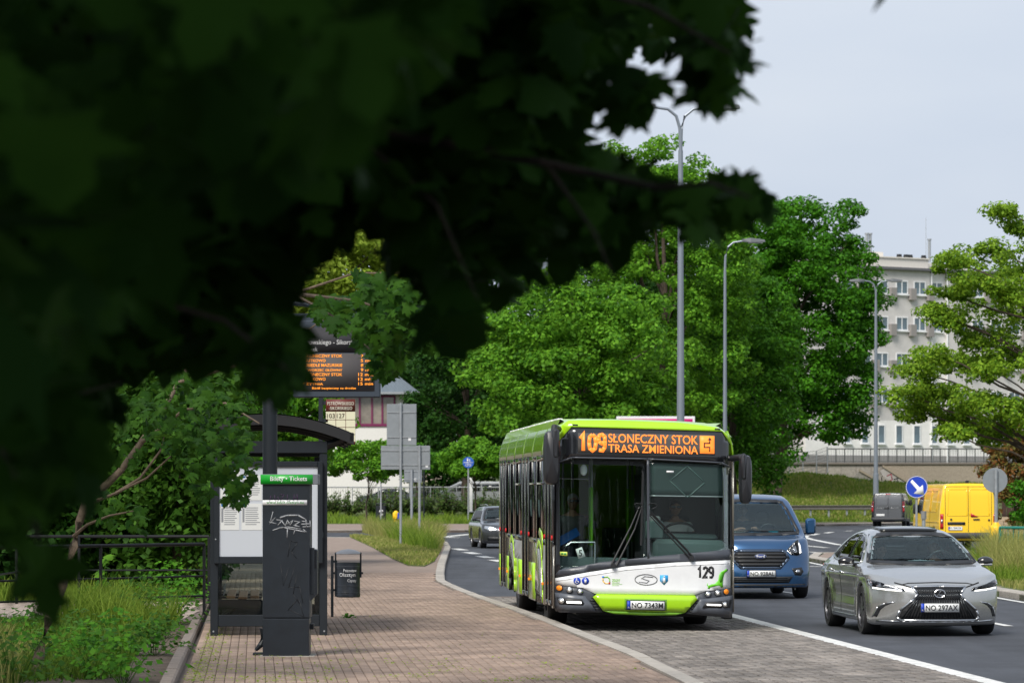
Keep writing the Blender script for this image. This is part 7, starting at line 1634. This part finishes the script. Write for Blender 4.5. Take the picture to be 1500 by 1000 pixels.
# magenta billboard
def billboard():
    Y = 150; t = thing('billboard', 'white framed magenta billboard showing just above the bus roof', 'billboard', ((960-750)*Y/F, Y, .1), 0); k = Y/F
    def L(x, y): p = at(x, y, Y); return (p.x-(960-750)*k, p.z-.1)
    a = L(903, 680); e = L(1018, 609.5); b = MB(); b.box(a[0], e[0], 0, .12, a[1], e[1], .01); fr_ = b.build('frame', white_m, t)
    patch('poster', [(a[0]+.1, a[1]+.1), (e[0]-.1, a[1]+.1), (e[0]-.1, e[1]-.11), (a[0]+.1, e[1]-.11)], flat((0, -.006, 0), (1, 0, 0), (0, 0, 1)), mat('magenta_print', (.50, .008, .16), .5), fr_, None, .004)
    patch('poster_mark', [[L(966, 621), L(972, 621), L(972, 618.6), L(966, 618.6)], [L(974, 622), L(976, 622), L(976, 618), L(974, 618)], [L(1003, 622), L(1006, 622), L(1006, 617.6), L(1003, 617.6)]], flat((0, -.012, 0), (1, 0, 0), (0, 0, 1)), white_m, fr_, None, .004)
    for x in (a[0]+.4, e[0]-.4): b = MB(); b.box(x-.07, x+.07, .02, .14, 0, a[1]+.1, .01); b.build('post', steel, t)
billboard()
# green railing and low wall on the right
railing('railing', 'teal green railing in the tall grass at the right edge', [((1465-750)*80/F, 80), ((1560-750)*78/F, 78)], 1.03, .1, 3, (1.0, .12), mat('railing_green', (.01, .17, .13), .45), .03, bars=12)
def low_wall():
    t = thing('garden_wall', 'low beige block wall behind the green railing at the right edge', 'wall', (21.3, 152, .1), 0); me = None; m = mat('wall_block', (.40, .30, .21), .9, var=.15, rnd=.1)
    for r in range(4):
        for c in range(10):
            if me is None: ob = MB().box(0, .58, 0, .3, 0, .185, .01).build('block', m, t); me = ob.data
            else: link('block', me, t, (c*.6+(.3 if r % 2 else 0), random.uniform(-.01, .01), r*.19))
    t = thing('timber_fence', 'dark brown board fence standing behind the low wall at the right edge', 'fence', (21.9, 152.6, .86), 0); me = None; m = mat('fence_brown', (.045, .022, .014), .8, var=.3, rnd=.2)
    for c in range(22):
        if me is None: ob = MB().box(0, .20, 0, .03, 0, 1.15, .008).build('board', m, t); me = ob.data
        else: link('board', me, t, (c*.215, random.uniform(-.01, .01), random.uniform(-.03, .02)+(.2 if c % 7 == 3 else 0)))
low_wall()
# guard rail on the bend
def guard_rail():
    P_ = [((1030-750)*214/F, 214.3), ((1160-750)*214/F, 214.3), ((1280-750)*219/F, 217), ((1420-750)*235/F, 228)]; zb = .55; o = Vector((P_[0][0], P_[0][1], zb)); t = thing('guard_rail', 'long brown grey guard rail below the grass bank on the bend', 'guard rail', tuple(o), 0)
    b = MB(); pr = [(0, .30), (.05, .34), (.0, .42), (.0, .48), (.05, .56), (0, .60), (-.04, .60), (-.04, .30)]
    V = []; 
    for p in P_:
        for d, z in pr: V.append((p[0]-o.x, p[1]-o.y-d, z))
    n = len(pr); Fc = [(i*n+k, i*n+(k+1) % n, (i+1)*n+(k+1) % n, (i+1)*n+k) for i in range(len(P_)-1) for k in range(n)]; b.add(V, Fc); b.build('beam', mat('guard_rail_steel', (.13, .12, .105), .6, metal=.3, var=.15), t)
    s = 0; L = [math.dist(a, c) for a, c in zip(P_, P_[1:])]; me = None
    for k in range(int(sum(L)/1.33)):
        s = k*1.33+.3; i = 0
        while i < len(L)-1 and s > L[i]: s -= L[i]; i += 1
        q = (P_[i][0]+(P_[i+1][0]-P_[i][0])*s/L[i]-o.x, P_[i][1]+(P_[i+1][1]-P_[i][1])*s/L[i]-o.y+.06, -.5)
        if me is None: ob = MB().box(-.06, .06, 0, .08, 0, 1.08, .005).build('post', steel, t); me = ob.data; ob.location = q
        else: link('post', me, t, q)
guard_rail()
# ================================================================== RETAINING WALL, STEPS AND FENCES ON THE BANK
def retaining():
    Y = 248; k = Y/F; t = thing('retaining_wall', 'long concrete retaining wall with coping under the apartment block', 'wall', ((1208-750)*k, Y, 2.2), 0); o = Vector(((1208-750)*k, Y, 2.2))
    def L(x, y): p = at(x, y, Y); return (p.x-o.x, p.z-o.z)
    a = L(1080, 700); e = L(1294, 680)
    top = L(0, 680)[1]
    b = MB(); b.box(a[0], L(1294, 0)[0], 0, .4, 0, top); b.build('smooth_wall', concrete, t)
    for x in range(1100, 1294, 22): X_ = L(x, 0)[0]; b = MB(); b.box(X_-.012, X_+.012, -.006, .0, 0.2, top-.02); b.build('wall_joint', joint_m, t)
    rough = mat('rough_cast', (.30, .255, .20), .95, var=.35, nscale=30, bump=1.0, bscale=25); b = MB(); b.box(L(1294, 0)[0], L(1560, 0)[0], -.05, .4, 0, top); b.build('rough_wall', rough, t)
    b = MB(); b.box(a[0], L(1560, 0)[0], -.15, .5, top, top+.14, .01); b.build('coping', mat('coping', (.16, .14, .12), .9), t)
    s0 = L(1256, 0)[0]
    w_ = MB(); Q = [L(1248, 698), L(1256, 690), L(1274, 694), L(1330, 730), L(1330, 745), L(1300, 735)]
    bm2 = MB(); n = len(Q)
    bm2.add([(x, -1.2, z) for x, z in Q]+[(x, -.9, z) for x, z in Q], [tuple(range(n)), tuple(range(2*n-1, n-1, -1))]+[(i, (i+1) % n, n+(i+1) % n, n+i) for i in range(n)]); bm2.build('stair_wall', mat('stair_concrete', (.24, .225, .20), .9, var=.2), t)
    # graffitied inner wall of the steps
    Q = [L(1288, 690), L(1297, 684), L(1340, 718), L(1340, 742), L(1318, 738)]; bm2 = MB(); n = len(Q)
    bm2.add([(x, -.5, z) for x, z in Q]+[(x, -.2, z) for x, z in Q], [tuple(range(n)), tuple(range(2*n-1, n-1, -1))]+[(i, (i+1) % n, n+(i+1) % n, n+i) for i in range(n)]); gw = bm2.build('inner_stair_wall', mat('stair_concrete_light', (.36, .34, .32), .9, var=.15), t)
    for k2, w2 in (((1256, 690), (1330, 731)), ((1292, 684), (1342, 716))):
        p0 = L(*k2); p1 = L(*w2); b = MB(); b.add([(p0[0], -1.3 if k2[0] == 1256 else -.6, p0[1]), (p1[0], -1.3 if k2[0] == 1256 else -.6, p1[1]), (p1[0], -1.3 if k2[0] == 1256 else -.6, p1[1]+.16), (p0[0], -1.3 if k2[0] == 1256 else -.6, p0[1]+.16)]+[(p0[0], -.85 if k2[0] == 1256 else -.1, p0[1]), (p1[0], -.85 if k2[0] == 1256 else -.1, p1[1]), (p1[0], -.85 if k2[0] == 1256 else -.1, p1[1]+.16), (p0[0], -.85 if k2[0] == 1256 else -.1, p0[1]+.16)], [(0, 1, 2, 3), (7, 6, 5, 4), (0, 4, 5, 1), (3, 2, 6, 7), (0, 3, 7, 4), (1, 5, 6, 2)]); b.build('stair_coping', mat('stair_coping', (.30, .25, .19), .9), t)
    f = flat((0, -.506, 0), (1, 0, 0), (0, 0, 1)); rd = mat('graffiti_red', (.30, .03, .06), .7)
    for i, (x, y) in enumerate(((1286, 696), (1291, 699))): pass
    for i, ln in enumerate(([(1298, 697), (1304, 694), (1306, 702), (1300, 705), (1308, 708)], [(1308, 702), (1314, 700), (1312, 710), (1318, 706)], [(1316, 712), (1322, 708), (1320, 718), (1328, 716)], [(1322, 722), (1330, 716), (1328, 728)], [(1302, 706), (1310, 716), (1318, 722)])): patch('graffiti', stroke([L(*p) for p in ln], .07), f, black_ink if i else rd, gw, None, .003)
    # steps
    for s in range(10):
        x, z = L(1278+s*5.4, 691+s*3.6); b = MB(); b.box(x, x+.34, -.9, -.5, z-.6, z); b.build('step', concrete, t)
    zc = o.z+top+.14
    railing('railing', 'long dark upright bar railing on top of the retaining wall', [((1212-750)*k, Y+.2), ((1480-750)*k, Y+.2)], 1.0, zc, 22, (1.0, .08), mat('railing_dark', (.06, .065, .065), .6), .035, bars=66)
    for q, (pts, lab) in enumerate((([(1100, 690, 705), (1118, 684, 712), (1137, 680, 709), (1156, 676, 704), (1176, 670, 700), (1196, 668, 696), (1212, 662, 692)], 'grey mesh fence on tall posts climbing the bank below the big maple'),)):
        x0 = (pts[0][0]-750)*243/F; ft_ = thing('mesh_fence', lab, 'fence', (x0, 243, 1.5), 0); P3 = []
        for (px, y0, y1) in pts:
            p0 = at(px, y1, 243); p1 = at(px, y0-8, 243); P3.append((p0, p1)); b = MB(); b.tube([(p0.x-x0, 0, p0.z-1.9), (p1.x-x0, 0, p1.z-1.5)], .045, 8); b.build('post', steel, ft_, smooth=True)
        for (a0, a1), (b0, b1) in zip(P3, P3[1:]):
            b = MB()
            for s in range(9): u = s/8; b.tube([(a0.x-x0, 0, a0.z+(a1.z-a0.z)*u-1.5), (b0.x-x0, 0, b0.z+(b1.z-b0.z)*u-1.5)], .010, 4, False)
            for s in range(10): u = s/10; p = a0.lerp(b0, u); q_ = a1.lerp(b1, u); b.tube([(p.x-x0, 0, p.z-1.5), (q_.x-x0, 0, q_.z-1.5)], .007, 4, False)
            b.build('mesh_panel', mat('railing_dark', (.06, .065, .065)), ft_)
retaining()
# ================================================================== APARTMENT BLOCK
def apartments():
    X0, Y0 = 29.9, 262; ph = math.radians(33); t = thing('apartment_block', 'five storey grey and white apartment block on the plateau at the right', 'apartment building', (X0, Y0, 4.9), ph)
    c, s = math.cos(ph), math.sin(ph)
    def T(px): a = (px-750)/F; return (a*Y0-X0)/(c-a*s)
    def Zr(px, py): tt = T(px); return EYE-(py-HOR)*(Y0+tt*s)/F-4.9
    x0, x1 = T(1180), T(1610); xg = T(1362); xw = T(1388)
    gm = mat('render_grey', (.60, .575, .56), .9, var=.06, nscale=2); wm = mat('render_white', (.82, .80, .78), .9, var=.05, nscale=2); cm_ = mat('render_cream', (.70, .66, .60), .9, var=.05)
    ztop = Zr(1321, 396); z1 = Zr(1321, 616)
    b = MB(); b.box(x0, x1, 0, 12, -.12, z1); b.build('ground_floor_wall', wm, t); b = MB(); b.box(x0, x1, -.04, 12, -3, -.12); b.build('plinth', mat('plinth_grey', (.27, .26, .26), .9), t)
    b = MB(); b.box(x0, xg, 0, 12, z1, ztop); b.build('upper_wall', gm, t); b = MB(); b.box(xg, xw, .25, 12, z1, ztop-.1); b.build('stairwell_wall', wm, t); b = MB(); b.box(xw, x1, .0, 12, z1, ztop); b.build('upper_wall', gm, t)
    b = MB(); b.box(x0-.3, x1, -.35, 12.2, ztop, ztop+.22, .02); b.build('roof_edge', mat('roof_edge_dark', (.12, .12, .13), .7), t)
    b = MB(); b.box(x0, T(1372), 1.0, 11, ztop+.22, ztop+1.0); b.box(T(1376), T(1440), 1.5, 10, ztop+.2, ztop+.8); b.build('parapet', cm_, t); b = MB(); b.box(x0-.1, T(1373), .9, 11.1, ztop+1.0, ztop+1.1); b.box(T(1302), T(1318), 2, 5, ztop+1.1, ztop+1.5); b.build('roof_cap', cm_, t)
    for i, px in enumerate((1299, 1306, 1311, 1398)): x = T(px); b = MB(); h_ = (.9, 1.9, 1.9, 1.7)[i]; b.cyl((x, 3, ztop+1), .12, h_, 10); b.cyl((x, 3, ztop+1+h_), .17, .12, 10); b.build('flue', steel, t)
    for px in (1350, 1360, 1366, 1386): x = T(px); b = MB(); b.box(x-.12, x+.12, 2.5, 2.9, ztop+.9, ztop+1.35); b.cyl((x, 2.7, ztop+1.35), .2, .12, 10); b.build('roof_vent', black, t)
    for px, h_ in ((1393, 4.5), (1245, 3.5)): x = T(px); b = MB(); b.tube([(x, 3, ztop+.5), (x, 3, ztop+h_)], .025, 4); b.build('aerial', steel, t)
    pane_m = mat('window_pane', (.10, .15, .18), .08, coat=.5, var=.4, nscale=.4); frm = mat('window_frame_white', (.74, .75, .76), .5); cur = mat('window_curtain', (.30, .33, .33), .6, var=.3, nscale=1.2)
    rows = [421, 474, 527, 580]; cols = [1213, 1240, 1267, 1292, 1321, 1347, 1375, 1406, 1432, 1459, 1486, 1513, 1540]
    protos = {}
    def window(x, z, w_, h_, n, y=0.0):
        key = (round(w_, 2), round(h_, 2), n)
        if key not in protos:
            b = MB(); e = .08
            b.box(-w_/2, w_/2, -.05, .10, -h_/2, -h_/2+e); b.box(-w_/2, w_/2, -.05, .10, h_/2-e, h_/2); b.box(-w_/2, -w_/2+e, -.05, .10, -h_/2+e, h_/2-e); b.box(w_/2-e, w_/2, -.05, .10, -h_/2+e, h_/2-e)
            for k in range(1, n): b.box(-w_/2+w_*k/n-e/2, -w_/2+w_*k/n+e/2, -.04, .09, -h_/2+e, h_/2-e)
            f_ = b.build('window', frm, t); pn = MB().box(-w_/2+e, w_/2-e, -.01, .05, -h_/2+e, h_/2-e).build('pane', pane_m, f_); sl = MB().box(-w_/2-.08, w_/2+.08, -.16, .0, -h_/2-.10, -h_/2).build('sill', frm, f_)
            protos[key] = f_; f_.location = (x, y, z); return f_
        f_ = protos[key]; r = link('window', f_.data, t, (x, y, z))
        for ch in f_.children: link(ch.name.split('.')[0], ch.data, r)
        return r
    zr = [Zr(1321, r) for r in rows]
    for j, z in enumerate(zr):
        for i, px in enumerate(cols):
            window(T(px), z, 1.18, 1.05, 2, .25 if 1362 < px < 1388 else 0)
            if not (1362 < px < 1388):
                b = MB(); xx = T(px)+.92; b.box(xx-.28, xx+.28, -.35, .0, z-.95, z-.05, .01); b.build('air_unit_screen', mat('screen_grey_panel', (.27, .25, .24), .8), t)
    zg = Zr(1321, 636)
    for px in (1241, 1267, 1291, 1317, 1343, 1368, 1392, 1416, 1440, 1462, 1486, 1510): window(T(px), zg, .72, 1.45, 1)
    b = MB(); b.tube([(T(1364), -.06, ztop), (T(1364), -.06, -1)], .06, 6); b.tube([(T(1387), -.06, ztop), (T(1387), -.06, -1)], .06, 6); b.build('downpipe', frm, t)
apartments()
# ================================================================== WHITE HOUSE, FENCE AND PARKED CARS ACROSS THE JUNCTION
def white_house():
    Y = 236; k = Y/F; x0 = (520-750)*k; t = thing('house', 'small white house with grey tiled hip roof and plum window frames behind the stop sign', 'house', (x0, Y, .6), 0)
    def L(x, y): p = at(x, y, Y); return (p.x-x0, p.z-.6)
    xa = L(430, 0)[0]; xb = L(599, 0)[0]; zt = L(0, 575)[1]; wm = mat('house_white', (.68, .66, .64), .9, var=.04); b = MB(); b.box(xa, xb, 0, 8, 0, zt); b.build('wall', wm, t)
    b = MB(); zu = zt; ov = .7; rz_ = L(0, 530)[1]; xr = L(560, 0)[0]
    b.add([(xa-ov, -ov, zu), (xb+ov, -ov, zu), (xb+ov, 8+ov, zu), (xa-ov, 8+ov, zu), (xa+3, 4, rz_+1), (xr-1.5, 4, rz_+1)], [(0, 1, 5, 4), (1, 2, 5), (2, 3, 4, 5), (3, 0, 4), (0, 3, 2, 1)]); rf = b.build('roof', mat('roof_slate', (.12, .15, .18), .6, var=.15), t)
    n = 44
    for q in range(n):
        u = q/(n-1); b0 = Vector((xa-ov+(xb-xa+2*ov)*u, -ov, zu+.02)); a0 = Vector((min(max(b0.x, xa+3), xr-1.5), 4, rz_+1.02)); 
        b = MB(); b.tube([b0, b0.lerp(a0, .98)], .035, 4, False); b.build('roof_batten', mat('roof_slate', (.12, .15, .18)), rf)
    b = MB(); b.box(xa-ov-.05, xb+ov+.05, -ov-.08, -ov+.02, zu-.12, zu+.04); b.tube([(xb+ov-.1, -ov, zu-.1), (xb+.3, -.2, zu-.9), (xb+.1, -.1, zu-1.2), (xb+.1, -.1, 0)], .06, 6); b.build('gutter', steel, t)
    b = MB(); b.box(xa-ov, xb+ov, -ov+.02, 8, zu-.14, zu-.02); b.build('soffit', mat('soffit_dark', (.04, .045, .05), .7), t)
    pl = mat('plum_frame', (.16, .01, .07), .5); zA, zB = L(0, 622)[1], L(0, 580)[1]; xs = [L(x, 0)[0] for x in (505, 527, 545, 560, 578)]
    wf = MB(); wf.box(xs[0]-.06, xs[-1]+.06, -.10, .05, zA-.10, zA+.08); wf.box(xs[0]-.06, xs[-1]+.06, -.10, .05, zB-.08, zB+.06)
    for x in xs: wf.box(x-.06, x+.06, -.09, .05, zA+.08, zB-.08)
    wf = wf.build('window', pl, t)
    for a, e in zip(xs, xs[1:]): b = MB(); b.box(a+.06, e-.06, -.02, .03, zA+.08, zB-.08); b.build('pane', mat('curtained_pane', (.22, .19, .16), .12, coat=.6, var=.35, nscale=.8), wf)
white_house()
t = thing('house', 'brick red roofed house just showing between the dark trees behind the white house', 'house', ((600-750)*300/F, 300, 2), 0); b = MB(); b.box(-3.5, 3.5, 0, 6, 0, 9); b.build('wall', mat('house_cream', (.5, .42, .36), .9), t); b = MB(); b.add([(-4, -.6, 9), (4, -.6, 9), (4, 6.6, 9), (-4, 6.6, 9), (-4, 3, 12.5), (4, 3, 12.5)], [(0, 1, 5, 4), (2, 3, 4, 5), (1, 2, 5), (3, 0, 4), (0, 3, 2, 1)]); b.build('roof', mat('roof_red', (.35, .07, .03), .8, var=.2), t)
railing('railing', 'grey arched park fence behind the juniper bushes', [((440-750)*226/F, 226), ((745-750)*226/F, 226)], 1.35, .95, 9, (1.0, .08), mat('railing_grey', (.24, .25, .26), .6), .035, bars=90)
def parked(label, px0, px1, Y, z0, col, H, kind):
    w_ = (px1-px0)*Y/F; L_ = w_; x0 = px0*Y/F-750*Y/F; t = thing('car', label, 'car', (x0, Y, z0), 0, 'cars parked behind the hedge')
    paint = mat(col[0], col[1], .35, coat=.6); k = L_/4.4
    if kind == 'van': prof = [(0, .3), (0, .95), (.25, 1.15), (1.1, H-.2), (1.5, H), (L_-.1, H), (L_, H-.3), (L_, .3)]
    else: prof = [(0, .3), (0, .75), (.1, .85), (1.1*k, .98), (1.9*k, H-.04), (2.4*k, H), (3.3*k, H-.06), (4.0*k, 1.0), (L_-.05, .92), (L_, .7), (L_, .3)]
    def lay_(y, s=1.0, dz=0): return [(x, y, z) for x, z in prof]
    ys = [(-.02, .96), (.10, 1), (1.6, 1), (1.74, .96)]; b = MB(); n = len(prof); cx_ = L_/2
    for y, s in ys: b.V += [(cx_+(x-cx_)*s, y, z if z < 1.0 else 1+(z-1)*(1 if .1 <= y <= 1.6 else .86)) for x, z in prof]
    for i in range(3):
        for q in range(n): b.F.append((i*n+q, i*n+(q+1) % n, (i+1)*n+(q+1) % n, (i+1)*n+q))
    b.F += [tuple(range(n)), tuple(range(4*n-1, 3*n-1, -1))]; b.build('body', paint, t, bevel=.03)
    f = flat((0, -.035, 0), (1, 0, 0), (0, 0, 1)); G_ = mat('dark_glass', (.012, .016, .018))
    if kind == 'van': W2 = [[(.75, 1.05), (1.45, H-.22), (1.9, H-.2), (1.9, 1.05)], [(2.0, 1.05), (2.0, H-.2), (3.0, H-.2), (3.0, 1.05)], [(3.1, 1.05), (3.1, H-.2), (L_-.3, H-.2), (L_-.2, 1.05)]]
    else: W2 = [[(1.3*k, 1.0), (1.95*k, H-.12), (2.45*k, H-.08), (2.45*k, 1.0)], [(2.55*k, 1.0), (2.55*k, H-.08), (3.25*k, H-.12), (3.75*k, 1.0)]]
    for p in W2: patch('side_window', p, f, G_, t, None, .004)
    for x in (.85*k, L_-.85*k): wheel = link('wheel', None, t, (x, .1, .32)); MB().cyl((0, -.12, 0), .32, .2, 20, 'y').build('tyre', rubber, wheel, smooth=True); MB().cyl((0, -.13, 0), .21, .02, 16, 'y').build('rim', mat('alloy', (.28, .28, .29)), wheel)
    return t
parked('red hatchback parked behind the juniper bushes nearest the shelter', 495, 585, 246, 1.0, ('car_red', (.45, .015, .02)), 1.5, 'car')
parked('white car parked behind the hedge at the shelter edge', 425, 505, 250, 1.2, ('car_white', (.68, .69, .70)), 1.5, 'car')
parked('dark grey car parked low behind the thin street tree', 520, 612, 236, .85, ('car_charcoal', (.05, .055, .065)), 1.45, 'car')
parked('white people carrier parked left of the round clipped tree trunk', 643, 742, 246, 1.0, ('car_white', (.68, .69, .70)), 1.75, 'van')
